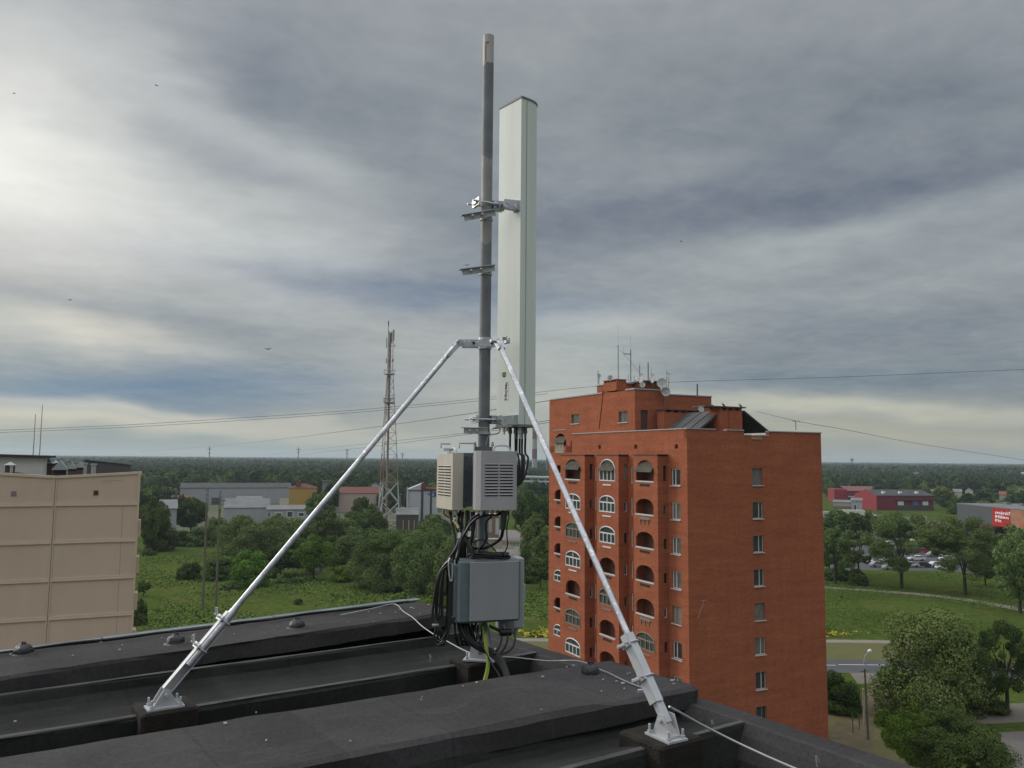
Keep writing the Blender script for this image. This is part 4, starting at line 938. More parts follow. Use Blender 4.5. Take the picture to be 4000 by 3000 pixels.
# --- left facade, plane x=0
xm, zm0 = FR.onx(2622, 1896, 0); xn, zn0 = FR.onx(2657, 1831, 0)
wl = [(min(xm, xn), max(xm, xn), zm0-HS*k, zn0-HS*k, 0) for k in range(8)]
vents = [(FR.onx(p, q, 0)[0]-.22, FR.onx(p, q, 0)[0]+.22, FR.onx(p, q, 0)[1]-.18, FR.onx(p, q, 0)[1]+.18, 0) for p, q in ((2342, 1746), (2483, 1745), (2642, 1744))]
slots = []
for (p, a, b_) in ((2231, 1723, 1766),):
    y, z = FR.onx(p, b_, 0); slots.append((y-.12, y+.12, z, FR.onx(p, a, 0)[1], 0))
for k in range(8):                             # narrow stair windows between the bays
    for p, q0, q1 in ((2325, 1822, 1878), (2467, 1822, 1888)):
        y, z = FR.onx(p, q1, 0); slots.append((y-.16, y+.16, z-HS*k, FR.onx(p, q0, 0)[1]-HS*k, 0))
b = MB(); wall_holes(b, 'x', 0, 0, yL, 0, ZPAR, wl+vents+slots, .25)
b.obj('wall', brick, bld)
b = MB(); b.box(-.07, .38, .46, yL+.02, ZPAR+.001, ZPAR+.091); b.obj('coping', cope, bld)
for k, h in enumerate(wl): window('x', 0, h[0], h[1], h[2], h[3], (.62,), gfr if k == 4 else wfr, [glass, glass_c, glass_b, glass_b, curt, glass, glass_b, glass][k], fw=.085, hbars=())
b = MB()
for h in vents: b.box(.2, .24, h[0], h[1], h[2], h[3])
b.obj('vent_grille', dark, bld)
for i, h in enumerate(slots[1:]): window('x', 0, h[0], h[1], h[2], h[3], (), wfr, glass, inset=.10, sl=None, fw=.10)
b = MB(); h = slots[0]; b.box(.2, .24, h[0], h[1], h[2], h[3]); b.obj('narrow_window', dark, bld)
# tower part, slightly set back: carries the small arches, rises above the wing
XT = .3
yK = FR.onx(2480, 1600, XT)[0]; zK = FR.onx(2480, 1521, XT)[1]; zK2 = FR.onx(2152, 1556, XT)[1]
c0a, c0z1 = FR.onx(2166, 1995, XT); c0b, c0z0 = FR.onx(2203, 2038, XT)
zt0 = FR.onx(2185, 1912, XT)[1]; zb0 = FR.onx(2185, 1956, XT)[1]
hl = [(min(c0a, c0b), max(c0a, c0b), zb0-HS*k, zt0-HS*k, .55) for k in range(8)]
ua, uz = FR.onx(2168, 1768, XT); ub, uz2 = FR.onx(2211, 1692, XT)
top_arch = (min(ua, ub), max(ua, ub), uz, uz2, .9)
hl.append((hl[0][0], hl[0][1], zb0+HS, zt0+HS-.25, .55)) if zt0+HS-.25 < uz-.2 else None
uw = []
for (p0, p1, q0, q1) in ((2232, 2263, 1617, 1656), (2417, 2452, 1606, 1651)):
    A = FR.onx(p0, q1, XT); B_ = FR.onx(p1, q0, XT); uw.append((min(A[0], B_[0]), max(A[0], B_[0]), A[1], B_[1], 0))
b = MB(); wall_holes(b, 'x', XT, yK, yT, ZPAR-1.2, zK, uw+([top_arch] if top_arch[0] > yK else []), .22)
wall_holes(b, 'x', XT, yL+.01, yT, 0, ZPAR-1.2, [h for h in hl if h[3] < ZPAR-1.25], .22)
b.box(XT, XT+9, yT, yT+.3, 0, zK)
b.obj('wall', brick, bld)
for h in uw: window('x', XT, h[0], h[1], h[2], h[3], (.5,), gfr, glassd, fw=.07, sl=sill)
# side of the upper block (plane y=yK), door, second step
xK1 = FR.ony(2725, 1600, yK)[0]; xK2 = FR.ony(2782, 1600, yK+.9)[0]; zS = FR.ony(2600, 1530, yK)[1]
b = MB(); dA = FR.ony(2503, 1668, yK); dB = FR.ony(2531, 1603, yK); dz0 = ZPAR-.6
wall_holes(b, 'y', yK, XT+.0, FR.ony(2580, 1600, yK)[0], ZPAR-1.5, zK, [(dA[0], dB[0], dz0, dB[1], 0)], .2)
xM = FR.ony(2580, 1600, yK)[0]
b.box(xM, xM+.3, yK, yK+1.2, ZPAR-1.5, zK-.05); b.box(xM+.3, xK2, yK+1.0, yK+1.3, ZPAR-1.5, zK-.28); b.box(xK2, xK2+.4, yK+1.2, yK+4, ZPAR-1.5, zK-1.0)
b.obj('wall', brick, bld)
b = MB(); b.box(dA[0], dB[0], yK+.15, yK+.2, dz0, dB[1]); b.obj('door', mat('brown_door', (.09, .05, .045), .6), bld)
b = MB(); b.box(XT-.08, XT+.35, FR.onx(2445, 1540, XT)[0], yK-.06, zK+.001, zK+.14)
b.box(XT-.08, XT+.35, FR.onx(2353, 1540, XT)[0], yT+.05, zK+.001, zK+.12); b.box(XT+.36, xM+.3, yK-.08, yK+.3, zK+.001, zK+.12); b.box(xM+.301, xK2+.05, yK+.92, yK+1.4, zK-.275, zK-.16)
b.obj('coping', cope, bld)
b = MB(); b.box(XT+.36, xK2, yK+1.31, yT-.01, zK-.5, zK-.38); b.box(.4, XR-.41, .4, yL, ZPAR-1.2, ZPAR-1.0); b.obj('roof', slate, bld)
# stair head house on top with its little crenellated chimney
yp0 = FR.onx(2412, 1500, XT+1.2)[0]; yp1 = FR.onx(2332, 1500, XT+1.2)[0]; zp = FR.onx(2410, 1497, XT+1.2)[1]
b = MB(); b.box(XT+1.2, XT+3.0, yp0, yp1, zK-.4, zp); b.obj('stair_head_wall', brick, bld)
b = MB(); b.box(XT+1.1, XT+3.1, yp0-.1, yp1+.1, zp+.001, zp+.10); b.obj('coping', cope, bld)
ya = FR.onx(2408, 1520, XT)[0]; yb = FR.onx(2357, 1520, XT)[0]; b = MB(); b.box(XT-.001, XT+1.19, min(ya, yb), max(ya, yb), zK+.141, zp-.02)
for i in range(5):
    y = min(ya, yb)+.12+i*(abs(yb-ya)-.24)/4; b.box(XT+.05, XT+1.1, y-.10, y+.10, zp-.02, zp+.16)
b.box(XT-.05, XT+1.2, min(ya, yb)-.05, max(ya, yb)+.05, zp+.161, zp+.22); b.obj('chimney', brick, bld)
y2 = FR.ony(2415, 1500, yK+3)[0]; x3 = FR.ony(2580, 1500, yK+3)[0]; zz3 = FR.ony(2500, 1490, yK+3)[1]
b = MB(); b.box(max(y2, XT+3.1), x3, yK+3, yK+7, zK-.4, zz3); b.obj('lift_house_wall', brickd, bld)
b = MB(); b.box(max(y2, XT+3.1)-.15, x3+.15, yK+2.85, yK+7.1, zz3+.001, zz3+.13); b.obj('lift_house_roof', slate, bld)
# downpipe on the front and drain on the side
b = MB(); p0 = FR.onx(2357, 1525, XT); p1 = FR.onx(2341, 1674, XT); b.tube([(XT-.03, p0[0], p0[1]), (XT-.03, p1[0], p1[1])], .035, 6); b.obj('cable_conduit', brickd, bld)
b = MB(); x_ = xM+.36; b.tube([(x_, yK-.1, zK+.2), (x_, yK-.1, zK-1.0), (x_+.1, yK-.1, ZPAR-.7)], .07, 8); b.tube([(x_+.5, yK+.9, zK-.3), (x_+.5, yK+.9, ZPAR-.7)], .04, 6); b.obj('drain_pipe', mat('rusty_pipe', (.20, .12, .09), .8), bld)
# --- projecting bays
def bay(p0, p1, pside, qtop, label_i, arches, style, loggia_side):
    PR = -1.05
    y1 = FR.onx(p0, qtop, PR)[0]; y0 = FR.onx(p1, qtop, PR)[0]; zt = FR.onx(p1, qtop, PR)[1]
    hs = []
    for (a0, a1, qt, qb) in arches[:2]:
        A = FR.onx(a0, qb, PR); B_ = FR.onx(a1, qt, PR); hs.append((min(A[0], B_[0]), max(A[0], B_[0]), FR.onx((a0+a1)/2, qb, PR)[1], FR.onx((a0+a1)/2, qt, PR)[1]))
    first = (*hs[0], .95); second = hs[1]; H = [first]+[(second[0], second[1], second[2]-HS*k, second[3]-HS*k, .62) for k in range(7)]
    b = MB(); wall_holes(b, 'x', PR, y0, y1, 0, zt, H, .2)
    b.box(PR+.21, -.001, y1-.2, y1, 0, zt)                               # left side
    # right side wall in two steps with slot openings towards the corner
    side = [(PR*.45, PR*.12, h[2]+.15, h[3]-.45, 0) for h in H]
    wall_holes(b, 'y', y0, PR, -.001, 0, zt-.12, side, .25)
    b.obj('bay_wall', brick, bld)
    b = MB(); b.box(PR-.08, .0-.002, y0-.08, y1+.08, zt+.001, zt+.07); b.obj('bay_roof', slate, bld)
    # loggia interiors
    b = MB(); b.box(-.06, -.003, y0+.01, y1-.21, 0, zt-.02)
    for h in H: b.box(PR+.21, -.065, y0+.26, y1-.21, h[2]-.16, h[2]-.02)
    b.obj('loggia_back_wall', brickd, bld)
    for k, h in enumerate(H):
        s = style[k] if k < len(style) else 'open'; ym = (h[0]+h[1])/2; w_ = h[1]-h[0]; zs = h[3]-h[4]
        if s[:4] in ('glaz', 'wood'):
            fm = wfr if s[:4] == 'glaz' else gfr; gm = glass if s[:4] == 'glaz' else glassd; f = MB(); d0, d1 = PR-.03, PR+.05; bw = .085
            n = 14; pts = [(ym+math.cos(math.pi*i/n)*w_/2, zs+math.sin(math.pi*i/n)*h[4]) for i in range(n+1)]
            f.tube([(PR+.0, a, z) for a, z in [(h[1], h[2])]+pts+[(h[0], h[2])]], .065, 6)
            f.box(d0, d1, h[0], h[1], h[2]+.02, h[2]+.12); f.box(d0, d1, h[0], h[1], zs-.05, zs+.07)
            for q in (.25, .5, .75): f.box(d0+.01, d1-.01, h[0]+w_*q-.05, h[0]+w_*q+.05, h[2]+.12, zs-.05)
            if k % 2 == 1 or s == 'wood': f.box(d0+.01, d1-.01, ym-.04, ym+.04, zs+.07, h[3]-.03)
            f.box(d0-.04, d1-.02, ym-w_*.27, ym+w_*.27, h[2]-.40, h[2]-.28)
            o = f.obj('arched_window', fm, bld)
            g = MB(); pp = [(h[0]+.02, h[2]), (h[1]-.02, h[2])]+[(ym+math.cos(math.pi*i/n)*(w_/2-.02), zs+math.sin(math.pi*i/n)*(h[4]-.02)) for i in range(n+1)]
            g.extr([(PR+.055, a, z) for a, z in pp], (.02, 0, 0)); g.obj('pane', gm, o)
        else:
            f = MB(); f.box(PR-.05, PR+.10, h[0]-.03, h[1]+.03, h[2]+.0, h[2]+.13); o = f.obj('balcony_rail', sill, bld)
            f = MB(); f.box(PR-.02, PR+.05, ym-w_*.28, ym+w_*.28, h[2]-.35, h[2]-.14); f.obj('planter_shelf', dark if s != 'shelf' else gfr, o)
            if s == 'shelf':
                f = MB()
                for q in (-.22, 0, .22): f.box(PR-.08, PR-.03, ym+w_*q-.03, ym+w_*q+.03, h[2]-.75, h[2]-.36)
                f.box(PR-.10, PR-.021, ym-w_*.3, ym+w_*.3, h[2]-.355, h[2]-.30); f.obj('rack', gfr, o)
            window('x', -.06, h[0]+.08, h[0]+w_*.30, h[2]+.1, zs+.25, (), wfr, glass, inset=-.07, sl=None, fw=.06)
            f = MB(); f.box(-.11, -.062, h[0]+w_*.42, h[1]-.25, h[2]-.0, zs+.3); f.obj('balcony_door', mat('balcony_door%d%d' % (label_i, k), random.choice([(.12, .05, .035), (.09, .04, .03), (.2, .09, .06)]), .7), bld)
        if s == 'awning' or s == 'glazawn':
            f = MB(); f.extr([(PR-.28, h[0]-.0, zs-.1), (PR-.28, h[1]+.0, zs-.1), (PR+.15, h[1]-.1, zs+.55), (PR+.15, h[0]+.1, zs+.55)], (0, 0, .03))
            f.extr([(PR+.0, h[0]+.3, zs+.35), (PR+.0, h[1]-.3, zs+.35), (PR+.2, h[1]-.45, zs+.85), (PR+.2, h[0]+.45, zs+.85)], (0, 0, .03))
            f.obj('awning', mat('dusty_sheet%d' % label_i, (.10, .09, .07), .9, c2=(.06, .055, .045), ns=2), bld)
        # side slot window / door
        sh = side[k]
        if k % 3 == 1 or label_i == 2 and k % 3 != 2: window('y', y0, sh[0]+.0, sh[1], sh[2], sh[3], (), wfr if (k+label_i) % 2 else gfr, glass if k else curt, inset=.10, sl=None, fw=.08)
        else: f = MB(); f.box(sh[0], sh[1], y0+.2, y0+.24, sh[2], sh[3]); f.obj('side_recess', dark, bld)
bay(2190, 2284, 2317, 1778, 1, [(2208, 2267, 1794, 1876), (2211, 2267, 1930, 1990)], ['awning', 'glaz', 'wood', 'glaz', 'open', 'wood', 'glaz', 'open'], 0)
bay(2331, 2416, 2456, 1778, 2, [(2343, 2402, 1795, 1880), (2342, 2402, 1937, 2002)], ['glazawn', 'glaz', 'glaz', 'open', 'wood', 'open', 'open', 'open'], 0)
bay(2474, 2568, 2605, 1777, 3, [(2485, 2553, 1797, 1884), (2484, 2553, 1948, 2014)], ['awning', 'shelf', 'open', 'open', 'shelf', 'wood', 'open', 'open'], 0)
# small arches of the tower part
for k, h in enumerate([h for h in hl if h[3] < ZPAR-1.25]):
    ym = (h[0]+h[1])/2; w_ = h[1]-h[0]; zs = h[3]-h[4]
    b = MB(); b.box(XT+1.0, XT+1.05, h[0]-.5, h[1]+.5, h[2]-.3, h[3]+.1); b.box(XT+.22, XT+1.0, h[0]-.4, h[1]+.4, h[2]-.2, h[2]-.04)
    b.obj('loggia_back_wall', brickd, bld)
    if k in (3, 5):
        f = MB(); f.box(XT-.02, XT+.05, h[0], h[1], h[2]+.02, h[2]+.11); f.box(XT-.02, XT+.05, h[0], h[1], zs-.05, zs+.06)
        for q in (.33, .66): f.box(XT-.015, XT+.045, h[0]+w_*q-.04, h[0]+w_*q+.04, h[2]+.11, zs-.05)
        n = 12; f.tube([(XT, ym+math.cos(math.pi*i/n)*w_/2, zs+math.sin(math.pi*i/n)*h[4]) for i in range(n+1)], .06, 6); f.tube([(XT, h[0], h[2]), (XT, h[0], zs)], .06, 6); f.tube([(XT, h[1], h[2]), (XT, h[1], zs)], .06, 6)
        o = f.obj('arched_window', wfr, bld); g = MB(); g.box(XT+.055, XT+.07, h[0]+.02, h[1]-.02, h[2], h[3]-.1); g.obj('pane', glass, o)
    else:
        f = MB(); f.box(XT-.05, XT+.10, h[0]-.03, h[1]+.03, h[2], h[2]+.12); o = f.obj('balcony_rail', sill, bld)
        f = MB(); f.box(XT-.06, XT-.01, ym-w_*.25, ym+w_*.25, h[2]-.3, h[2]-.1); f.obj('planter_shelf', dark, o)
        f = MB(); f.box(XT+.92, XT+.98, ym-.18, ym+.18, h[2]-.0, zs+.2); f.obj('balcony_door', wfr, bld)
b = MB(); h = top_arch; b.box(XT+1.0, XT+1.05, h[0]-.3, h[1]+.3, h[2]-.3, h[3]+.1); b.obj('loggia_back_wall', curt, bld)
window('x', XT, h[0]+.5, h[1]-.05, h[2], h[3]-h[4]-.1, (.4,), mat('cream_frame', (.5, .46, .34), .7), curt, inset=-.04, sl=None)
f = MB(); f.extr([(XT-.25, h[0]+.05, h[3]-h[4]-.15), (XT-.25, h[1]-.05, h[3]-h[4]-.15), (XT+.15, h[1]-.2, h[3]-.35), (XT+.15, h[0]+.2, h[3]-.35)], (0, 0, .03)); f.obj('awning', MATS['dusty_sheet1'], bld)
f = MB(); y_ = FR.onx(2162, 1673, XT)[0]; f.box(XT-.04, XT+.0-.001, FR.onx(2211, 1673, XT)[0], y_, uz2+.35, uz2+.42); f.obj('string_course', cope, bld)
# --- attic roof behind the parapet: gable open to us, brick chimneys
yg = 1.6
def ip(px, py, y=yg): return FR.ony(px, py, y)
eL = ip(2736, 1668); rL = ip(2822, 1603); cR = ip(2908, 1603); eR = ip(3008, 1686)
b = MB(); yb = FR.ony(2552, 1668, 1.6)[0]
LEN = FR.onx(2552, 1668, eL[0]-.2)[0]-yg; LR = FR.onx(2660, 1606, rL[0])[0]-yg; print('LEN', LEN, LR)
b.extr([(eL[0]-.25, yg, eL[1]-.25), (rL[0], yg, rL[1]), (rL[0]+.02, yg, rL[1]-.09), (eL[0]-.2, yg, eL[1]-.34)][::-1], (0, LEN, 0)); b.obj('attic_roof', slate, bld)
b = MB()
for i in range(7): y = yg+.02+i*1.4; b.beam((eL[0]-.2, y, eL[1]-.17), (rL[0], y, rL[1]+.03), .08, .05)
b.obj('roof_ribs', slate, bld)
b = MB(); b.extr([(cR[0], yg, cR[1]), (eR[0], yg, eR[1]), (eR[0], yg, eR[1]-.1), (cR[0], yg, cR[1]-.12)][::-1], (0, LEN, 0)); b.obj('attic_roof', slate, bld)
b = MB(); b.extr([(eL[0], yg+2.55, ZPAR-1), (rL[0]+1.2, yg+2.55, rL[1]+.0), (eR[0], yg+2.55, ZPAR-1)], (0, .05, 0)); b.obj('attic_shade_sheet', dark, bld)  # dark sheet standing in for the shade inside the open gable
c1 = ip(2812, 1668, 1.2)[0]; c2 = ip(2900, 1668, 1.2)[0]; zc1 = ip(2860, 1593, 1.2)[1]
b = MB(); b.box(c1, c2, 1.2, 2.6, ZPAR-1.1, zc1-.25)
for i in range(4): x = c1+.18+i*((c2-c1)-.36)/3; b.box(x-.16, x+.16, 1.22, 2.58, zc1-.25, zc1)
b.box(c1+(c2-c1)*.40, c1+(c2-c1)*.5, 1.1, 1.2, ZPAR-1, zc1-.3); b.obj('chimney', brick, bld)
b = MB(); s0 = ip(2748, 1586, 1.2)[0]; b.box(s0, c2+.28, 1.0, 2.8, zc1+.001, zc1+.10); b.obj('chimney_slab', slate, bld)
YC = yK-1.6; d1 = FR.ony(2594, 1610, YC); d2 = FR.ony(2745, 1600, YC); b = MB(); b.box(d1[0], d2[0], YC, YC+1.1, ZPAR-1.1, d1[1]+.0)
for i in range(6): x = d1[0]+.15+i*((d2[0]-d1[0])-.3)/5; b.box(x-.13, x+.13, YC+.02, YC+1.08, d1[1], d1[1]+.22)
b.obj('chimney', brick, bld)
b = MB(); b.box(d1[0]-.15, d2[0]+.1, YC-.15, YC+1.25, d1[1]+.221, d1[1]+.30); b.obj('chimney_slab', slate, bld)

# --- dishes and aerials on its roof (things of their own)
dishm = mat('dish_grey', (.42, .42, .41), .5, c2=(.36, .36, .35), ns=3); metal = mat('weathered_mast', (.16, .165, .17), .6, .5)
def dish(px, py, Y, r, face, lab, foot=.8, m=dishm):
    Y = FR.w(FR.ony(px, py, yK+{84: 6, 82: 2.4, 80: 1.5, 78: -.6, 70: -7}[Y])[0], yK+{84: 6, 82: 2.4, 80: 1.5, 78: -.6, 70: -7}[Y], 0).y; p = PY(px, py, Y); f = Vector(face).normalized()
    t = thing('satellite_dish', lab, 'satellite dish', (p.x, p.y, p.z-foot), 0, 'satellite dishes on the brick tower block')
    b = MB(); c = Vector((0, 0, foot)); b.lathe([(.03, -.10*r*2), (.5*r, -.05*r), (.85*r, .03*r), (r, .13*r), (r*.98, .15*r), (.83*r, .055*r), (.5*r, -.02*r), (.03, -.1*r)], c=c, n=18, ax=f); b.obj('reflector', m, t, smooth=True)
    b = MB(); b.tube([(0, 0.0, 0), (0, 0, foot*.9), tuple(c-f*.12)], .03, 6); b.obj('mount', metal, t)
    b = MB(); lo = c+Vector((0, 0, -r))+f*.1*r; b.tube([tuple(lo), tuple(c+f*r*.9+Vector((0, 0, -r*.2)))], .018, 5); b.lathe([(.05, -.06), (.05, .06)], c=tuple(c+f*r*.9+Vector((0, 0, -r*.2))), n=8, ax=f); b.obj('receiver_arm', m, t)
dish(2384, 1477, 82, .27*1.0, (-.5, -1, .1), 'round satellite dish standing alone above the small crenellated chimney', .9)
dish(2508, 1477, 82, .52, (-1, -.35, .2), 'tall narrow looking satellite dish seen side on, left of two on the lift house roof')
dish(2552, 1478, 82, .50, (-1, -.3, .15), 'satellite dish seen side on, right of two on the lift house roof')
dish(2586, 1497, 78, .48, (-.2, -1, .25), 'large pale satellite dish tilted up behind the parapet pipe')
dish(2600, 1531, 78, .44, (.1, -1, .2), 'large pale satellite dish hanging lowest on the brick wall of the upper block', .6)
dish(2612, 1467, 80, .27, (.5, -1, .1), 'small shiny satellite dish high on its own pole at the right', 1.6, white)
dish(2340, 1468, 84, .20, (.3, -1, .2), 'small satellite dish on the pole at the far left of the upper roof', 1.0)
dish(2738, 1598, 70, .27, (.2, -1, .3), 'dull satellite dish peeking over the grey attic roof', .5)
dish(2510, 1503, 80, .28, (-.4, -1, .2), 'small satellite dish low on the lift house wall', .5)
dish(2480, 1480, 82, .30, (-.3, -.4, .9), 'satellite dish pointing almost at the sky on the lift house roof', .4)
def aerial(px, q0, q1, Y, r, lab, extra=None, cat='aerial', name='roof_aerial'):
    p = PY(px, q1, Y); top = PY(px, q0, Y); h = top.z-p.z
    t = thing(name, lab, cat, p, 0, 'aerial masts on the brick tower block')
    b = MB(); b.tube([(0, 0, 0), (0, 0, h)], r, 6); b.obj('pole', metal, t)
    if extra: b = MB(); extra(b, h); b.obj('antenna_elements', metal, t)
aerial(2415, 1352, 1490, 82, .04, 'tallest thin aerial mast on the roof of the brick block', lambda b, h: (b.tube([(-.1, 0, h), (.05, 0, h)], .03, 5), b.tube([(0, 0, h), (0, 0, h+2.1)], .009, 5)))
aerial(2464, 1366, 1490, 82, .05, 'aerial mast with a short arm to the left near its top', lambda b, h: (b.tube([(0, 0, h-.45), (-.75, 0, h-.42)], .045, 5), b.tube([(-.7, 0, h-.42), (-.7, 0, h+.3)], .012, 5), b.tube([(0, 0, h), (0, 0, h+1.4)], .009, 5)))
aerial(2499, 1427, 1500, 82, .045, 'short aerial mast between the armed mast and the dishes', lambda b, h: b.tube([(0, 0, h), (.02, 0, h+.3)], .012, 5))
aerial(2532, 1416, 1490, 82, .06, 'plain thick aerial pole between the two side-on dishes')
aerial(2544, 1440, 1500, 81, .02, 'very thin whip aerial right of the thick pole')
aerial(2336, 1448, 1500, 84, .035, 'aerial pole at the far left of the upper roof')
aerial(2605, 1447, 1520, 80, .03, 'pole carrying the small shiny dish on the right')
aerial(2456, 1463, 1490, 82, .02, 'stub aerial left of the lift house roof edge')
aerial(2724, 1466+34, 1545, 79, .08, 'short flue pipe on the right part of the upper roof', None, 'flue', 'roof_flue')
aerial(3109, 1645, 1680, 74, .035, 'small T shaped pole on the far right of the brick block holding a wire', lambda b, h: b.beam((-.3, 0, h), (.35, 0, h), .05))
rope = mat('thin_wire', (.05, .05, .055), .6)
b = MB(); b.tube(spline([PY(2420, 1366, 82), PY(2470, 1420, 82), PY(2498, 1458, 82)], 4), .012, 4); tag(b.obj('guy_wire', rope, origin=PY(2420, 1366, 82)), 'thin guy wire slanting down between the roof aerials', 'wire')
# pigeons on the chimney slab
birdm = mat('bird_dark', (.03, .03, .035), .7)
def bird(p, lab, s=1, rz=0, fly=False):
    b = MB()
    if fly:
        b.lathe([(.005, -.12), (.035, -.06), (.045, 0), (.03, .07), (.022, .1), (.005, .13)], n=8, ax=(1, 0, .1))
        for sg in (-1, 1): b.extr([(-.05, .02*sg, .01), (.05, .02*sg, .01), (.02, .16*sg, .06), (-.02, .30*sg, .03), (-.07, .15*sg, .05)], (0, 0, .006))
        b.extr([(-.1, -.02, 0), (-.1, .02, 0), (-.2, .035, 0), (-.2, -.035, 0)], (0, 0, .005))
    else:
        b.lathe([(.005, -.16), (.04, -.10), (.065, 0), (.055, .07), (.03, .10)], c=(0, 0, .12), n=8, ax=(.75, 0, .65)); b.lathe([(.01, -.03), (.033, 0), (.02, .03)], c=(.1, 0, .24), n=8)
        b.tube([(.12, 0, .24), (.15, 0, .235)], .008, 4); b.extr([(-.1, -.03, .06), (-.1, .03, .06), (-.24, .03, .0), (-.24, -.03, .0)], (0, 0, .01)); b.tube([(0, .02, .06), (0, .02, 0)], .006, 4); b.tube([(0, -.02, .06), (0, -.02, 0)], .006, 4)
    b.v = [(x*s, y*s, z*s) for x, y, z in b.v]; o = b.obj('bird', birdm); o.location = p; o.rotation_euler = (0, 0, rz); tag(o, lab, 'bird')
bird(FR.w(*[ip(2826, 1584, 1.5)[0], 1.5, zc1+.10]), 'dark bird perched on the left of the chimney slab of the brick block', 1.3, 2.6)
bird(FR.w(*[ip(2892, 1584, 1.5)[0], 1.5, zc1+.10]), 'dark bird perched at the right end of the chimney slab of the brick block', 1.3, 2.6)
for px, py, Y, lab in ((1046, 1364, 60, 'dark bird flying between the lattice tower and the bright cloud'), (272, 1172, 75, 'dark bird flying low in the sky at the left'), (611, 334, 80, 'tiny dark bird flying high at the upper left'), (54, 365, 90, 'tiny dark bird flying near the upper left edge'), (2660, 943, 90, 'tiny dark bird flying above the brick block'), (1824, 1036, 70, 'tiny dark bird flying just above the lower cross bracket of the mast')):
    bird(PY(px, py, Y), lab, .9 if Y > 61 else 1.0, random.uniform(0, 6), True)
# ------------------------------------------------------------------ beige panel block at the left
bz = rad(24); FB = Frame(PY(545, 1900, 61), bz); FB.o.z = 0
beige = mat('beige_panel_paint', (.55, .43, .34), .9, c2=(.53, .405, .32), ns=.18, n3=((.55, .405, .33), .12, .5, .7), bump=.1, bscale=30)
streaks(beige, (.5, .5, .14), .955, 1.03, 1.5); beiget = mat('beige_band_paint', (.58, .46, .36), .9, c2=(.54, .425, .335), ns=1.2)
bb = thing('panel_apartment_building', 'beige concrete panel block at the left edge with pale joint bands', 'building', FB.o, bz)
xr = 0.0; xl = -30; xj = FB.ony(213, 1950)[0]; zr = FB.ony(548, 1850)[1]; zj = FB.ony(218, 1868)[1]; zl = FB.ony(0, 1855)[1]
sl_ = (zl-zj)/(FB.ony(0, 1855)[0]-xj)
b = MB(); P = [(xl, 0), (xr, 0), (xr, zr), (xj, zj), (xl, zj+sl_*(xl-xj))]
b.extr([(x, 0, z) for x, z in P], (0, .3, 0)); b.box(xr-.3, xr-.001, .301, 13, 0, zr-.2); b.box(xl, xr-.301, 12.7, 13, 0, zr-.6); b.obj('wall', beige, bb)
b = MB()
for (xa_, za_, xb_, zb_) in ((xl, zj+sl_*(xl-xj), xj-.02, zj), (xj+.02, zj, xr+.12, zr)):
    b.extr([(xa_, -.07, za_-.02), (xb_, -.07, zb_-.02), (xb_, -.07, zb_+.16), (xa_, -.07, za_+.16)], (0, .45, 0))
b.obj('coping', beiget, bb)
b = MB(); zq = [FB.ony(380, 0+q)[1] for q in (1973, 2118, 2263, 2409, 2555)]
stp = (zq[0]-zq[3])/3
for k in range(9):
    z = zq[0]-stp*k
    if z < 1: break
    b.box(xl, xj-.10, -.06, .0-.001, z-.03, z+.22); b.box(xj+.10, xr-.1, -.06, -.001, z-.03, z+.22)
    b.box(xl, xj-.10, -.085, -.0605, z-.03, z+.03); b.box(xj+.10, xr-.1, -.085, -.0605, z-.03, z+.03)
b.box(xj-.10, xj+.10, -.05, -.001, 0, zj-.05)
b.box(xr-.12, xr+.0, -.055, -.001, 0, zr-.05)
b.obj('joint_band', beiget, bb)
b = MB(); xv = FB.ony(476, 2050)[0]; b.box(xv-.012, xv+.012, -.004, -.001, 0, zq[0]-.05); b.box(xj-.03, xj+.03, -.056, -.051, 0, zj); b.obj('joint_line', mat('dark_joint', (.24, .19, .15), .9), bb)  # dark lines along the vertical panel joints
for px, py, m, lab in ((54, 1927, mat('mauve_shutter', (.22, .17, .17), .8), ''), (375, 1924, mat('rust_vent', (.09, .035, .025), .8), '')):
    x, z = FB.ony(px, py); b = MB(); b.box(x-.16, x+.16, -.012, -.001, z-.15, z+.15); b.box(x-.19, x+.19, -.03, -.001, z-.19, z-.155); b.obj('attic_vent', m, bb)
for k in range(4):                              # balcony side slabs peeping past the corner
    z = zq[1]-stp*k*1.0+.3; b = MB(); b.box(.001, .22, .15, 1.2, z, z+1.2); b.obj('balcony_side', beige, bb)
b = MB(); b.box(xl, xr-.31, .301, 12.69, zj-1.0, zj-.22); b.obj('roof', mat('grey_roof', (.12, .12, .115), .9, c2=(.09, .09, .09), ns=.8), bb)
b = MB(); b.extr([(xl, .9, zj-.21), (xj+.3, .9, zj-.21), (xj-2.6, .9, zj+.38), (xl, .9, zj+.75)], (0, 1.5, 0)); b.obj('roof_rib', mat('black_roof', (.03, .03, .03), .9), bb)
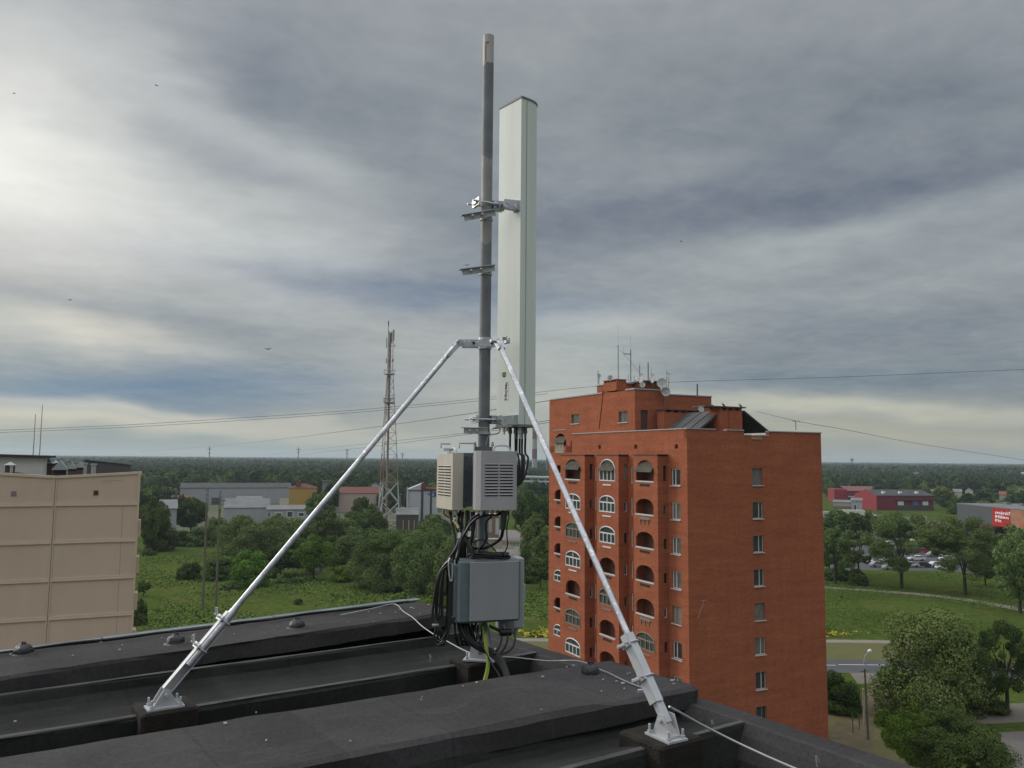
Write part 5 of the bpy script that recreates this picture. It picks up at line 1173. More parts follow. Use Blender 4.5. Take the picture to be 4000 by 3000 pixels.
# penthouse
a0 = FB.ony(0, 1770, 5)[0]; a1x, ztp = FB.ony(171, 1783, 5); zt0_ = FB.ony(0, 1772, 5)[1]
b = MB(); b.extr([(xl+5, 5, zj-.8), (a1x, 5, zj-.8), (a1x, 5, ztp-.12), (xl+5, 5, ztp+.3)], (0, 5, 0)); b.obj('penthouse_wall', mat('pale_plaster', (.60, .59, .54), .9, c2=(.52, .51, .46), ns=.7), bb)
b = MB(); b.extr([(xl+5, 4.6, ztp+.3), (a1x+.35, 4.6, ztp-.12), (a1x+.35, 4.6, ztp+.06), (xl+5, 4.6, ztp+.52)], (0, 5.8, 0)); b.obj('penthouse_roof', mat('dark_fascia', (.045, .04, .042), .8), bb)
b = MB(); e0 = FB.ony(330, 1797, 11); e1 = FB.ony(512, 1816, 11); b.extr([(e0[0], 11, zj-.8), (e1[0], 11, zj-.8), (e1[0], 11, e1[1]), (e0[0], 11, e0[1])], (0, .3, 0)); b.obj('far_parapet', mat('far_parapet', (.10, .10, .095), .9), bb)
b = MB(); b.extr([(e0[0], 10.9, e0[1]+.002), (e1[0], 10.9, e1[1]+.002), (e1[0], 10.9, e1[1]+.1), (e0[0], 10.9, e0[1]+.1)], (0, .5, 0)); b.obj('parapet_cap', flash, bb)
# vent shafts with little pitched metal hoods
hood = mat('zinc_hood', (.34, .37, .38), .45, .5); shaft = mat('brown_shaft', (.09, .06, .05), .9); pipew = mat('pale_pipe', (.33, .34, .32), .8)
def shaftf(px, q0, q1, yy, w, lab, kind=0):
    x, z1 = FB.ony(px, q0, yy); z0 = zj-.219; p = FB.w(x, yy, z0); h = z1-z0
    t = thing('ventilation_shaft', lab, 'vent', p, bz, 'ventilation shafts on the beige block')
    if kind == 0:
        b = MB(); b.box(-w*.42, w*.42, -w*.4, w*.4, 0, h-w*.75); b.obj('shaft', shaft, t)
        b = MB(); b.extr([(-w*.62, -w*.6, h-w*.8), (w*.62, -w*.6, h-w*.8), (0, -w*.6, h)], (0, w*1.2, 0)); b.obj('hood', hood, t)
        b = MB(); b.box(-w*.46, w*.46, -w*.44, -w*.405, h-w*1.1, h-w*.82); b.obj('grille', slot, t)
    elif kind == 1:
        b = MB(); b.lathe([(w*.4, 0), (w*.4, h-w*.3), (w*.55, h-w*.29), (w*.55, h)], n=12); b.obj('pipe', pipew, t)
    else:
        b = MB(); b.box(-w*.45, w*.45, -w*.4, w*.4, 0, h-w*.35); b.obj('shaft', shaft, t)
        b = MB(); b.add([(-w*.6, -w*.6, h-w*.4), (w*.6, -w*.6, h-w*.4), (w*.6, w*.6, h-w*.4), (-w*.6, w*.6, h-w*.4), (0, 0, h)], [(0, 3, 2, 1), (0, 1, 4), (1, 2, 4), (2, 3, 4), (3, 0, 4)]); b.obj('hood', hood, t)
for a in ((41, 1803, 0, 1.3, .62, 'brown vent shaft with pointed hood at the far left before the pale penthouse', 2), (46, 1818, 0, 1.0, .26, 'pale round pipe at the far left before the penthouse', 1),
          (190, 1794, 0, 8, .8, 'vent with a flat cone hood right beside the penthouse', 2), (216, 1798, 0, 9, .5, 'small vent hood behind the wide one', 2), (238, 1798, 0, 4, .9, 'widest double vent shaft with a pitched metal hood', 0),
          (283, 1808, 0, 2, .55, 'narrow vent shaft with pitched hood, left of a pair at the roof edge', 0), (312, 1802, 0, 2, .58, 'narrow vent shaft with pitched hood, right of a pair at the roof edge', 0),
          (269, 1797, 0, 7, .35, 'pale pipe behind the wide vent shaft', 1), (292, 1803, 0, 6, .35, 'pale pipe between the pair of narrow vent shafts', 1), (332, 1808, 0, 6, .4, 'short pale pipe right of the vent shafts', 1), (367, 1811, 0, 4, .4, 'pale pipe standing alone at the right of the vents', 1)):
    shaftf(*a)
for px, q0, q1, lab in ((160, 1580, 1782, 'taller thin whip aerial above the beige block'), (132, 1617, 1782, 'shorter thin whip aerial above the beige block')):
    p = PY(px-6 if px == 160 else px-3, q1, 68); t_ = PY(px, q0, 68); b = MB(); b.tube([(0, 0, 0), (0, 0, t_.z-p.z)], .045, 6, r2=.025); b.lathe([(.10, -.4), (.10, -.1)], n=6)
    tag(b.obj('whip_aerial', mat('whip'+str(px), (.30, .27, .26), .7), origin=None), lab, 'aerial', 'whip aerials on the beige block'); o = SC.objects['whip_aerial' if px == 160 else 'whip_aerial.001']; o.location = p

# ------------------------------------------------------------------ ground
grass = mat('meadow_grass', (.068, .092, .022), .95, c2=(.048, .074, .017), ns=.055, detail=10, n3=((.098, .098, .032), .11, .55, .75), coords='Object', spec=0)
def gnd(m):
    def f(t):
        N, L = t.nodes, t.links; tcn = N.new('ShaderNodeTexCoord'); n = N.new('ShaderNodeTexNoise'); n.inputs['Scale'].default_value = .7; n.inputs['Detail'].default_value = 9; n.inputs['Roughness'].default_value = .75; L.new(tcn.outputs['Object'], n.inputs['Vector'])
        mr = N.new('ShaderNodeMapRange'); mr.inputs[1].default_value = .3; mr.inputs[2].default_value = .7; mr.inputs[3].default_value = .5; mr.inputs[4].default_value = 1.5; L.new(n.outputs[0], mr.inputs[0]); return mr.outputs[0]
    mulcol(m, f)
gnd(grass)
b = MB(); b.box(-14000, 14000, -600, 14000, -1, 0); tag(b.obj('ground', grass), kind='structure')
asph = mat('asphalt', (.085, .085, .09), .9, c2=(.07, .07, .075), ns=.3); gravel = mat('gravel', (.17, .15, .125), .95, c2=(.13, .115, .095), ns=.5, n3=((.09, .1, .05), .25, .6, .75)); pavem = mat('path_paving', (.23, .20, .17), .9, c2=(.19, .17, .145), ns=.6)
dirt = mat('dirt_track', (.13, .095, .06), .95, c2=(.085, .08, .035), ns=.5, n3=((.17, .13, .09), .8, .55, .7)); line = mat('road_paint', (.55, .55, .52), .8); brown = mat('dry_verge', (.11, .10, .035), .95, c2=(.085, .095, .03), ns=.3)
def ribbon(name, pts, z, m, w=None, kind='structure', lab=None):
    """pts: list of ground points (pixel pairs) of the centre line with widths in metres"""
    P = [PZ(x, y, 0) for x, y in pts]; P = spline(P, 5) if len(P) > 2 else P; n = len(P); b = MB(); vs = []
    for i, p in enumerate(P):
        d = (P[min(i+1, n-1)]-P[max(i-1, 0)]); d.z = 0; d.normalize(); s = Vector((-d.y, d.x, 0))
        ww = (w if not isinstance(w, tuple) else w[0]+(w[1]-w[0])*i/(n-1))/2
        vs += [(p.x-s.x*ww, p.y-s.y*ww, z), (p.x+s.x*ww, p.y+s.y*ww, z)]
    b.add(vs, [(2*i, 2*i+2, 2*i+3, 2*i+1) for i in range(n-1)]); return tag(b.obj(name, m), kind=kind)
def patch(name, pts, z, m):
    b = MB(); P = [PZ(x, y, 0) for x, y in pts]; b.add([(p.x, p.y, z) for p in P], [tuple(range(len(P)))]); return tag(b.obj(name, m), kind='structure')
ribbon('path', [(3000, 2282), (3220, 2294), (3420, 2308), (3600, 2322), (3800, 2346), (4010, 2385)], .004, pavem, (2.2, 3.4))
ribbon('footpath', [(900, 2488), (1500, 2494), (2150, 2500), (2300, 2502), (2700, 2503), (3220, 2504), (3460, 2507), (3800, 2520)], .004, pavem, 2.0)
ribbon('verge', [(900, 2518), (1700, 2525), (2500, 2533), (3220, 2540), (3460, 2545), (3800, 2560)], .002, brown, 12)
ribbon('road', [(900, 2576), (1700, 2584), (2500, 2592), (3220, 2600), (3460, 2605), (4100, 2630)], .006, asph, 7.2)
for x0, x1, y in ((3225, 3265, 2598), (3275, 3380, 2596), (3385, 3455, 2597)):
    ribbon('road_marking', [(x0, y), (x1, y+1)], .011, line, .22)
patch('gravel_yard', [(3315, 2622), (3480, 2624), (3480, 2672), (3350, 2670)], .004, gravel)
ribbon('dirt_track', [(3480, 2640), (3440, 2700), (3390, 2780), (3330, 2850), (3330, 2930), (3420, 3000), (3560, 3080)], .008, dirt, (2, 5.5))
ribbon('side_track', [(3225, 2786), (3290, 2792), (3340, 2796)], .011, gravel, .8)
patch('asphalt_lot', [(3840, 2865), (4300, 2840), (4400, 3200), (3900, 3150), (3800, 2950)], .006, mat('lot', (.15, .135, .125), .9, c2=(.13, .12, .11), ns=.4))
patch('paved_court', [(3690, 2760), (4010, 2745), (4010, 2820), (3760, 2832)], .004, gravel)
patch('dry_ground', [(3200, 2790), (3330, 2800), (3500, 2880), (3700, 3010), (3600, 3100), (3150, 3000)], .002, mat('dry_grass', (.13, .11, .045), .95, c2=(.10, .10, .035), ns=.6))
ribbon('upper_road', [(3150, 2004), (3300, 2007), (3450, 2012), (3650, 2040), (4010, 2080)], .006, asph, 9)
patch('parking_lot', [(3240, 2095), (3560, 2070), (3800, 2085), (4100, 2110), (4200, 2262), (3960, 2262), (3700, 2230), (3240, 2225)], .003, asph)
ribbon('street', [(2075, 2260), (2045, 2200), (2010, 2150), (1990, 2110), (1975, 2070)], .006, mat('worn_street', (.19, .165, .15), .9, c2=(.16, .14, .13), ns=.3), (15, 9))
patch('yard', [(560, 1938), (1800, 1938), (1800, 2040), (1500, 2075), (600, 2075)], .003, mat('yard_ground', (.10, .10, .075), .95, c2=(.05, .068, .02), ns=.07))
patch('bank', [(2020, 1990), (2036, 1990), (2050, 2130), (2020, 2110)], .004, mat('mown_bank', (.14, .15, .04), .95))
# lane and clearings among the forest
ribbon('clearing', [(2110, 1905), (2160, 1912), (2220, 1925)], .004, gravel, 22)

# ------------------------------------------------------------------ vegetation
def leafmat(name, c, c2):
    m = mat(name, tuple(1.38*x for x in c), .8, c2=tuple(1.42*x for x in c2), ns=1.4, rnd=.2, spec=.03, detail=3); b = m.node_tree.nodes['Principled BSDF']; return m
LM = [leafmat('leaves_dark', (.040, .062, .018), (.068, .098, .028)), leafmat('leaves_olive', (.068, .100, .030), (.100, .134, .046)), leafmat('leaves_fresh', (.055, .098, .014), (.088, .140, .024)), leafmat('leaves_blossom', (.10, .13, .08), (.38, .40, .33)), leafmat('leaves_forest', (.026, .043, .019), (.037, .055, .025))]
bark = mat('bark', (.05, .042, .035), .95, c2=(.035, .03, .025), ns=6)
def quadsoup(C, Nn, S, asp=1.0):
    """leaf quads at centres C with normals Nn and half sizes S -> verts, faces arrays"""
    n = len(C); up = np.random.normal(size=(n, 3)); A = np.cross(Nn, up); A /= np.linalg.norm(A, axis=1)[:, None]+1e-9; B = np.cross(Nn, A)
    S = S[:, None]; v = np.stack([C-A*S-B*S*asp, C+A*S-B*S*asp*.6, C+A*S*.7+B*S*asp, C-A*S*.8+B*S*asp*.9], 1).reshape(-1, 3)
    f = np.arange(n*4).reshape(n, 4); return v, f
def mesh_np(name, v, f, m, tri=False):
    me = bpy.data.meshes.new(name); n, k = f.shape
    me.vertices.add(len(v)); me.vertices.foreach_set('co', v.astype(np.float32).ravel()); me.loops.add(n*k); me.loops.foreach_set('vertex_index', f.astype(np.int32).ravel())
    me.polygons.add(n); me.polygons.foreach_set('loop_start', (np.arange(n)*k).astype(np.int32)); me.polygons.foreach_set('loop_total', np.full(n, k, np.int32)); me.update(); me.validate()
    me.materials.append(m); return me
def crown(seed, ncl, nlf, ls, kind='round'):
    """unit crown: radius about 1 in x,y; height 0..2"""
    rs = np.random.RandomState(seed); cl = []
    while len(cl) < ncl:
        d = rs.normal(size=3); d /= np.linalg.norm(d); r = rs.uniform(.35, .95)**.6
        if kind == 'round': p = d*r*np.array([.82, .82, .86]); p[2] += 1.05; p[:2] *= 1-.18*max(0, p[2]-1)
        elif kind == 'bush': p = d*r*np.array([.85, .85, 1.45]); p[2] = abs(p[2])+.05
        elif kind == 'open': p = d*(r**.5)*np.array([.86, .86, .80]); p[2] += 1.15
        elif kind == 'pointed': p = d*r*np.array([.8, .8, .95]); p[2] += 1.0; p[:2] *= 1.15-.55*max(0, p[2])/2
        cl.append(p)
    cl = np.array(cl); cr = rs.uniform(.11, .34, ncl)*(1.0 if kind != 'open' else .85)
    idx = rs.randint(0, ncl, nlf); d = rs.normal(size=(nlf, 3)); d /= np.linalg.norm(d, axis=1)[:, None]; rr = rs.uniform(.5, 1.05, nlf)**.5*np.where(rs.uniform(size=nlf) < .16, rs.uniform(1, 1.38, nlf), 1)
    C = cl[idx]+d*(cr[idx]*rr)[:, None]*np.array([1, 1, .8]); Nn = d*.7+rs.normal(size=(nlf, 3))*.55+np.array([0, 0, .35]); Nn /= np.linalg.norm(Nn, axis=1)[:, None]
    C[:, 2] = np.maximum(C[:, 2], .02)
    return quadsoup(C, Nn, ls*rs.uniform(.6, 1.3, nlf))
CR = {}
def getcrown(kind, var, mi, ls=.06, n=5200):
    key = (kind, var, mi, ls, n)
    if key not in CR: v, f = crown(100*var+len(kind), {'round': 60, 'bush': 70, 'open': 46, 'pointed': 55}[kind], n, ls, kind); CR[key] = mesh_np('crown', v, f, LM[mi])
    return CR[key]
def trunkmesh(seed, forks=5, h=1.0):
    rnd = random.Random(seed); b = MB(); b.tube([(0, 0, 0), (rnd.uniform(-.03, .03), 0, .35), (rnd.uniform(-.05, .05), .02, .75)], .075, 8, r2=.05)
    for i in range(forks):
        a = 6.28*i/forks+rnd.uniform(-.4, .4); b.tube(spline([(0, 0, .4+.08*i), (math.cos(a)*.22, math.sin(a)*.22, .8+.1*i), (math.cos(a)*.5, math.sin(a)*.5, 1.25+.08*i)], 3), .036, 6, r2=.012)
    return b
TK = {}
def tree(px, py_base, py_top, wpx, mi, kind, label, group, dist=None, var=None, sparse=1.0):
    """tree or bush whose trunk foot is seen at (px,py_base); crown top at py_top; crown width in pixels"""
    p = PZ(px, py_base, 0) if dist is None else PY(px, 1790, dist); p.z = 0; D = p.y
    H = max(1.0, PY(px, py_top, D).z); R = wpx/F*D/2
    var = random.randint(0, 2) if var is None else var
    if kind == 'open': sparse *= .62
    ls = max(.013, min(.06, 3.6*D/F/max(R, 1.0)*.46)); ls = max(.012, round(ls/.004)*.004); n = int(min(60000, 7500*(.045/ls)**1.75)*sparse); n = n//1000*1000+1000
    t = thing({'bush': 'bush'}.get(kind, 'tree'), label, {'bush': 'bush'}.get(kind, 'tree'), p, random.uniform(0, 6), group)
    me = getcrown(kind, var, mi, round(ls, 3), n); o = bpy.data.objects.new('crown', me); put(o, t)
    zc = 0 if kind == 'bush' else H*.13
    if kind == 'bush': o.scale = (R*1.16, R*1.16, H/1.66)
    else: o.scale = (R*1.12, R*1.12, (H-zc)/1.98); o.location = (0, 0, zc*.7)
    if kind != 'bush':
        if var not in TK: TK[var] = trunkmesh(var).obj('trunk', bark, t); k = TK[var]
        else: k = bpy.data.objects.new('trunk', TK[var].data); put(k, t)
        k.scale = (H*.30, H*.30, H*.52)
    return t
dk, ol, fr_, bl = 0, 1, 2, 3
gA = 'bushes and trees round the left meadow'
T = [(600, 2150, 1925, 110, dk, 'round', 'tall dark tree rising right beside the corner of the beige block'), (630, 2150, 2035, 120, dk, 'bush', 'dark bushes at the foot of the tall tree beside the beige block'), (575, 2160, 1960, 70, dk, 'round', 'dark tree half hidden by the corner of the beige block'),
     (745, 2085, 1936, 130, dk, 'round', 'dark round maple before the grey sheds, behind the twin wooden poles'), (700, 2130, 2065, 110, dk, 'bush', 'low dark bush right of the dark tree at the meadow edge'), (790, 2130, 2050, 120, ol, 'bush', 'olive bush at the meadow edge behind the twin poles'),
     (850, 2130, 2010, 110, ol, 'bush', 'olive bush just right of the twin wooden poles'), (960, 2160, 1995, 210, ol, 'bush', 'broad olive willow bush before the white windowed shed, left one'), (1080, 2150, 2000, 200, ol, 'bush', 'broad olive willow bush before the white windowed shed, right one'), (1030, 2200, 2030, 260, ol, 'bush', 'wide olive thicket above the round bright bush'),
     (740, 2262, 2190, 90, dk, 'bush', 'dark spreading bush left of the twin poles'), (860, 2262, 2165, 140, dk, 'bush', 'dark spreading bush right of the twin poles'), (975, 2290, 2135, 150, fr_, 'bush', 'dense bright green rounded bush in the meadow left of the strut'), (1130, 2275, 2215, 90, ol, 'bush', 'low pale olive bush under the strut'), (905, 2300, 2262, 80, ol, 'bush', 'low tuft of shrub in the meadow right of the twin poles'),
     (1150, 2245, 2090, 150, dk, 'round', 'dark tree behind the middle of the left strut'), (1225, 2265, 2075, 130, fr_, 'round', 'fresh green tree behind the blossoming shrub'), (1228, 2240, 2145, 62, bl, 'bush', 'narrow shrub covered in white blossom'), (1280, 2190, 1990, 120, dk, 'round', 'dark tree right of the blossoming shrub'),
     (1250, 2075, 1915, 105, ol, 'open', 'loose yellowish tree before the yellow house'), (1200, 2110, 2020, 120, ol, 'bush', 'olive bush under the yellow house'), (1355, 2150, 2010, 130, ol, 'bush', 'olive bush left of the lattice tower base'), (1410, 2080, 1935, 80, dk, 'round', 'dark tree before the pink building, left of the lattice tower'), (1450, 2100, 1960, 110, ol, 'bush', 'green bush before the pink building'),
     (1370, 2225, 2075, 150, ol, 'bush', 'round willow bush at the left of the big willow clump'), (1500, 2300, 2040, 270, ol, 'bush', 'largest round willow bush at the edge of the meadow'), (1640, 2310, 2035, 240, ol, 'bush', 'big willow bush left of the hanging cable coil'), (1760, 2320, 2060, 190, ol, 'bush', 'big willow bush behind the hanging cable coil'),
     (1690, 2150, 2005, 150, ol, 'bush', 'green bush under the logo building and the cream radio unit'), (1610, 2150, 2060, 150, ol, 'bush', 'green bush right of the lattice tower base'), (1520, 2130, 2075, 130, ol, 'bush', 'low bush hiding the feet of the lattice tower'), (1340, 2270, 2200, 90, fr_, 'bush', 'small bright bush left of the largest willow'), (1640, 2308, 2260, 120, ol, 'bush', 'low bush at the meadow edge below the willows'),
     (660, 2120, 2070, 120, dk, 'bush', 'dark low bush between the tall dark tree and the grey shed'), (880, 2125, 2030, 150, ol, 'bush', 'olive thicket right behind the twin wooden poles'), (1290, 2110, 2000, 130, ol, 'bush', 'olive bush filling the gap below the pink building'), (1310, 2200, 2080, 130, dk, 'bush', 'dark bush left of the round willow bush'),
     (1145, 2140, 2010, 130, ol, 'bush', 'olive bush below the white windowed shed by the strut'), (1080, 2250, 2120, 130, dk, 'bush', 'dark thicket behind the strut right of the bright bush'), (1560, 2180, 2060, 160, ol, 'bush', 'olive bush between the tower base and the largest willow'), (1470, 2120, 1990, 90, dk, 'bush', 'dark bush at the left foot of the lattice tower'), (1700, 2090, 2000, 130, dk, 'bush', 'dark bush right below the logo building'),
     (1815, 2215, 2060, 120, ol, 'bush', 'green bush seen between the cables under the radio units'), (545, 2440, 2330, 55, dk, 'bush', 'dark bush beside the lower corner of the beige block'), (560, 2330, 2260, 44, dk, 'round', 'thin young tree beside the beige block, above the dark bush'), (580, 2170, 2140, 50, dk, 'bush', 'tiny bush in the meadow by the beige block'),
     (1560, 2350, 2310, 70, fr_, 'bush', 'small light shrub on the meadow under the largest willow'), (1700, 2370, 2325, 120, fr_, 'bush', 'low light green shrub behind the roof edge beside the coil'), (1400, 2400, 2362, 90, fr_, 'bush', 'low light green shrub behind the far roof edge'), (1165, 2360, 2335, 34, dk, 'bush', 'tiny dark shrub alone on the meadow'),
     (1380, 2120, 1990, 110, dk, 'round', 'dark tree rising above the olive bush left of the lattice tower'), (1180, 2190, 2030, 120, ol, 'bush', 'olive bush between the dark trees behind the strut')]
for a in T: tree(*a, gA)
gB = 'trees between the mast and the brick block'
for a in [(2060, 2120, 1905, 110, dk, 'round', 'dark tree just right of the right radio unit'), (2120, 2110, 1925, 110, dk, 'round', 'dark tree against the brick block above the willow'), (2090, 2200, 1985, 120, ol, 'bush', 'olive willow beside the street right of the right radio unit'), (2135, 2255, 2040, 130, ol, 'bush', 'olive willow touching the left corner of the brick block'), (2110, 2300, 2150, 90, dk, 'round', 'dark small tree with visible trunk left of the brick block'), (2060, 2275, 2130, 90, dk, 'bush', 'dark bush right of the grey cabinet')]: tree(*a, gB)
gC = 'trees along the path at the right'
for a in [(3262, 2280, 2050, 130, ol, 'open', 'loose tree directly beside the right edge of the brick block'), (3240, 2240, 2090, 90, dk, 'round', 'darker tree tucked against the right edge of the brick block'), (3355, 2262, 2065, 150, ol, 'open', 'slim grey-green tree second from the brick block in the path row'),
          (3522, 2298, 1990, 260, ol, 'open', 'broad tree with a dark forked trunk in the middle of the path row'), (3772, 2325, 2005, 250, ol, 'open', 'broad leaning tree with a dark trunk right of the middle of the path row'), (3985, 2395, 2060, 170, ol, 'round', 'olive tree cut by the right edge of the picture before the red sign'),
          (3850, 2290, 2140, 120, dk, 'open', 'darker tree right of the leaning trunk'), (3265, 2262, 2205, 120, dk, 'bush', 'dark hedge clump at the foot of the trees beside the brick block'), (3350, 2285, 2215, 70, dk, 'bush', 'small dark shrub on the lawn near the path')]: tree(*a, gC)
gD = 'trees in the yard at the lower right'
for a in [(3650, 2785, 2345, 385, ol, 'bush', 'very large dense tree by the road at the lower right'), (3760, 2770, 2430, 240, dk, 'round', 'large tree merging behind the right of the very large one'), (3935, 2790, 2420, 190, dk, 'open', 'loose dark tree at the right edge above the asphalt lot'), (3275, 2775, 2605, 170, dk, 'bush', 'dense dark bush against the brick block beside the road'),
          (3560, 3060, 2720, 190, fr_, 'round', 'round tree with a slim trunk at the bottom, left of two'), (3750, 3110, 2740, 340, dk, 'round', 'broad bushy tree at the bottom, right of two'), (3900, 3200, 2900, 130, dk, 'bush', 'dark bush at the bottom beside the asphalt lot'), (3690, 2830, 2745, 120, fr_, 'bush', 'bright yellow-green bush between the trees at the lower right'), (3800, 2770, 2650, 220, dk, 'bush', 'dark hedge under the loose tree at the right edge'), (3450, 2830, 2760, 60, fr_, 'bush', 'small green shrub beside the wooden pole')]: tree(*a, gD)
HOUSES = [(3448, 1838, 16), (3572, 1848, 26), (3588, 1858, 30), (3815, 1836, 40), (3900, 1835, 24), (3990, 1848, 26), (3600, 1905, 24), (3498, 1912, 20), (3910, 1932, 26), (3780, 1918, 30), (3735, 1922, 34), (3218, 1872, 14), (3318, 1882, 30), (610, 1868, 16), (1268, 1862, 18), (2078, 1862, 30), (2128, 1870, 30), (3775, 1990, 20), (3640, 1945, 26)]
GAPS = [(math.atan2(PY(q[0], 1790, 1).x, 1), CH*F/(q[1]+10-1797), q[2]/F*.62+.001) for q in HOUSES]
def free(az, r):
    return not any(abs(az-a) < w and D*.80 < r < D*1.03+12 for a, D, w in GAPS)
# belts behind the sheds and round the red stores: individual trees, many alike
def belt(n, x0, x1, d0, d1, h0, h1, w0, w1, lab, grp, mi=(0, 4, 4, 1), seed=1):
    rnd = random.Random(seed)
    for i in range(n):
        px = rnd.uniform(x0, x1); D = rnd.uniform(d0, d1)
        if not free(math.atan2(px-2000, F), D): continue
        p = PY(px, 1790, D); p.z = 0; H = rnd.uniform(h0, h1); R = rnd.uniform(w0, w1)/2
        m = rnd.choice(mi); kd = rnd.choice(['round', 'round', 'pointed', 'bush']); t = thing('tree', lab, 'tree', p, rnd.uniform(0, 6), grp)
        o = bpy.data.objects.new('crown', getcrown(kd, rnd.randint(0, 1), m, .056, 4200)); put(o, t); o.scale = (R, R, H/1.95)
belt(75, 540, 1560, 505, 640, 11, 17, 11, 17, 'tree in the dark green belt behind the long grey warehouse', 'trees behind the warehouse', seed=11)
belt(18, 540, 720, 330, 500, 9, 15, 9, 13, 'tree in the belt between the beige block and the grey warehouse', 'trees left of the warehouse', seed=12)
belt(26, 1270, 1800, 400, 520, 10, 15, 9, 13, 'tree in the belt round the lattice tower and the logo building', 'trees behind the lattice tower', seed=13)
belt(22, 2000, 2200, 420, 700, 9, 13, 9, 13, 'tree in the belt before the striped chimney', 'trees before the striped chimney', seed=14)
belt(60, 3180, 4080, 530, 760, 9, 14, 10, 16, 'tree in the green belt behind the red stores', 'trees behind the red stores', seed=15)
belt(20, 3620, 4080, 420, 530, 7, 11, 9, 13, 'tree between the red store and the grey market hall', 'trees behind the market hall', seed=16)
belt(12, 3195, 3560, 260, 330, 5, 8, 8, 11, 'tree at the far side of the car park', 'trees at the car park', mi=(1, 1, 0), seed=17)
belt(10, 3600, 4060, 235, 290, 5, 8, 8, 11, 'tree standing in the car park below the market hall', 'trees in the car park', mi=(1, 1, 0), seed=18)
# the forest to the horizon: nobody could count it
def forest(name, n, r0, r1, az0, az1, seed, leafn, hs, ws):
    rs = np.random.RandomState(seed); vv = []; ff = []; base = 0
    protos = [crown(500+k, 16, leafn, .26 if leafn < 100 else .17, 'round') for k in range(3)]
    u = rs.uniform(0, 1, n); r = r0*(r1/r0)**u; az = rs.uniform(az0, az1, n)
    for i in range(n):
        if not free(az[i], r[i]*math.cos(az[i])): continue
        v, f = protos[i % 3]; s = rs.uniform(*ws)/2*(1 if r[i] < 2500 else 1.3); h = rs.uniform(*hs)/1.95; a = rs.uniform(0, 6.28); c, q = math.cos(a), math.sin(a)
        w = v*np.array([s, s, h]); w = np.stack([w[:, 0]*c-w[:, 1]*q, w[:, 0]*q+w[:, 1]*c, w[:, 2]], 1); w += np.array([math.sin(az[i])*r[i], math.cos(az[i])*r[i], 0])
        vv.append(w); ff.append(f+base); base += len(w)
    me = mesh_np(name, np.concatenate(vv), np.concatenate(ff), LM[4]); o = bpy.data.objects.new(name, me); put(o); return tag(o, kind='stuff')
tag(forest('forest', 3600, 640, 1600, rad(-34), rad(-1), 1, 260, (11, 17), (10, 17)), 'dark green forest beyond the sheds at the left', 'forest')
tag(forest('far_forest', 15000, 1500, 9500, rad(-36), rad(36), 2, 44, (14, 19), (16, 26)), 'bluish forest reaching to the horizon', 'forest')
tag(forest('suburb_trees', 1500, 740, 1600, rad(-1), rad(35), 3, 260, (8, 15), (10, 17)), 'mass of garden trees among far houses at the right', 'trees')
# meadow tufts
leafmat('leaves_tuft', (.060, .092, .016), (.090, .118, .030))
def tufts(name, n, poly, seed, s0, s1, m, lab):
    rs = np.random.RandomState(seed); C = []
    (xa, ya), (xb_, yb_) = poly
    while len(C) < n:
        px = rs.uniform(xa, xb_); py = rs.uniform(ya, yb_); p = PZ(px, py, 0)
        if math.sin(p.x*.21+1.3*math.sin(p.y*.13))+math.sin(p.y*.17+p.x*.05)+rs.normal()*.5 > .3: C.append((p.x, p.y, .12))
    C = np.array(C); k = 5; C = np.repeat(C, k, 0)+rs.normal(size=(len(C)*k, 3))*np.array([.5, .5, .08]); Nn = rs.normal(size=C.shape)*.6+np.array([0, 0, 1.3]); Nn /= np.linalg.norm(Nn, axis=1)[:, None]
    v, f = quadsoup(C, Nn, rs.uniform(s0, s1, len(C))); o = bpy.data.objects.new(name, mesh_np(name, v, f, m)); put(o); tag(o, lab, 'grass', kind='stuff')
tufts('meadow_tufts', 13000, ((520, 2120), (2150, 2480)), 5, .05, .17, MATS['leaves_tuft'], 'taller grass tufts all over the left meadow')
tufts('lawn_tufts', 5000, ((3190, 2235), (4010, 2500)), 6, .04, .11, MATS['leaves_tuft'], 'grass tufts on the lawn at the right')
tufts('yellow_flowers', 40, ((3225, 2470), (3440, 2484)), 7, .08, .2, mat('yellow_bloom', (.30, .27, .02), .8), 'yellow flowers along the footpath')
tufts('yellow_flowers', 70, ((2040, 2455), (2140, 2485)), 8, .12, .3, MATS['yellow_bloom'], 'yellow flowers left of the brick block')
# ------------------------------------------------------------------ far buildings
def stripes(name, c, k=.9, period=.5):
    m = mat(name, c, .7, c2=tuple(x*.93 for x in c), ns=.3)
    def f(t):
        N, L = t.nodes, t.links; tcn = N.new('ShaderNodeTexCoord'); s = N.new('ShaderNodeSeparateXYZ'); L.new(tcn.outputs['Object'], s.inputs[0]); a = N.new('ShaderNodeMath'); L.new(s.outputs[0], a.inputs[0]); L.new(s.outputs[1], a.inputs[1])
        p = N.new('ShaderNodeMath'); p.operation = 'PINGPONG'; p.inputs[1].default_value = period; L.new(a.outputs[0], p.inputs[0])
        mr = N.new('ShaderNodeMapRange'); mr.inputs[1].default_value = 0; mr.inputs[2].default_value = period*.4; mr.inputs[3].default_value = k; mr.inputs[4].default_value = 1; L.new(p.outputs[0], mr.inputs[0]); return mr.outputs[0]
    mulcol(m, f); return m
GW = stripes('grey_cladding', (.34, .345, .36)); GW2 = stripes('pale_cladding', (.45, .46, .48)); YW = mat('yellow_plaster', (.40, .25, .055), .8); RR = mat('red_roof_tiles', (.15, .05, .036), .8, c2=(.12, .04, .03), ns=.5)
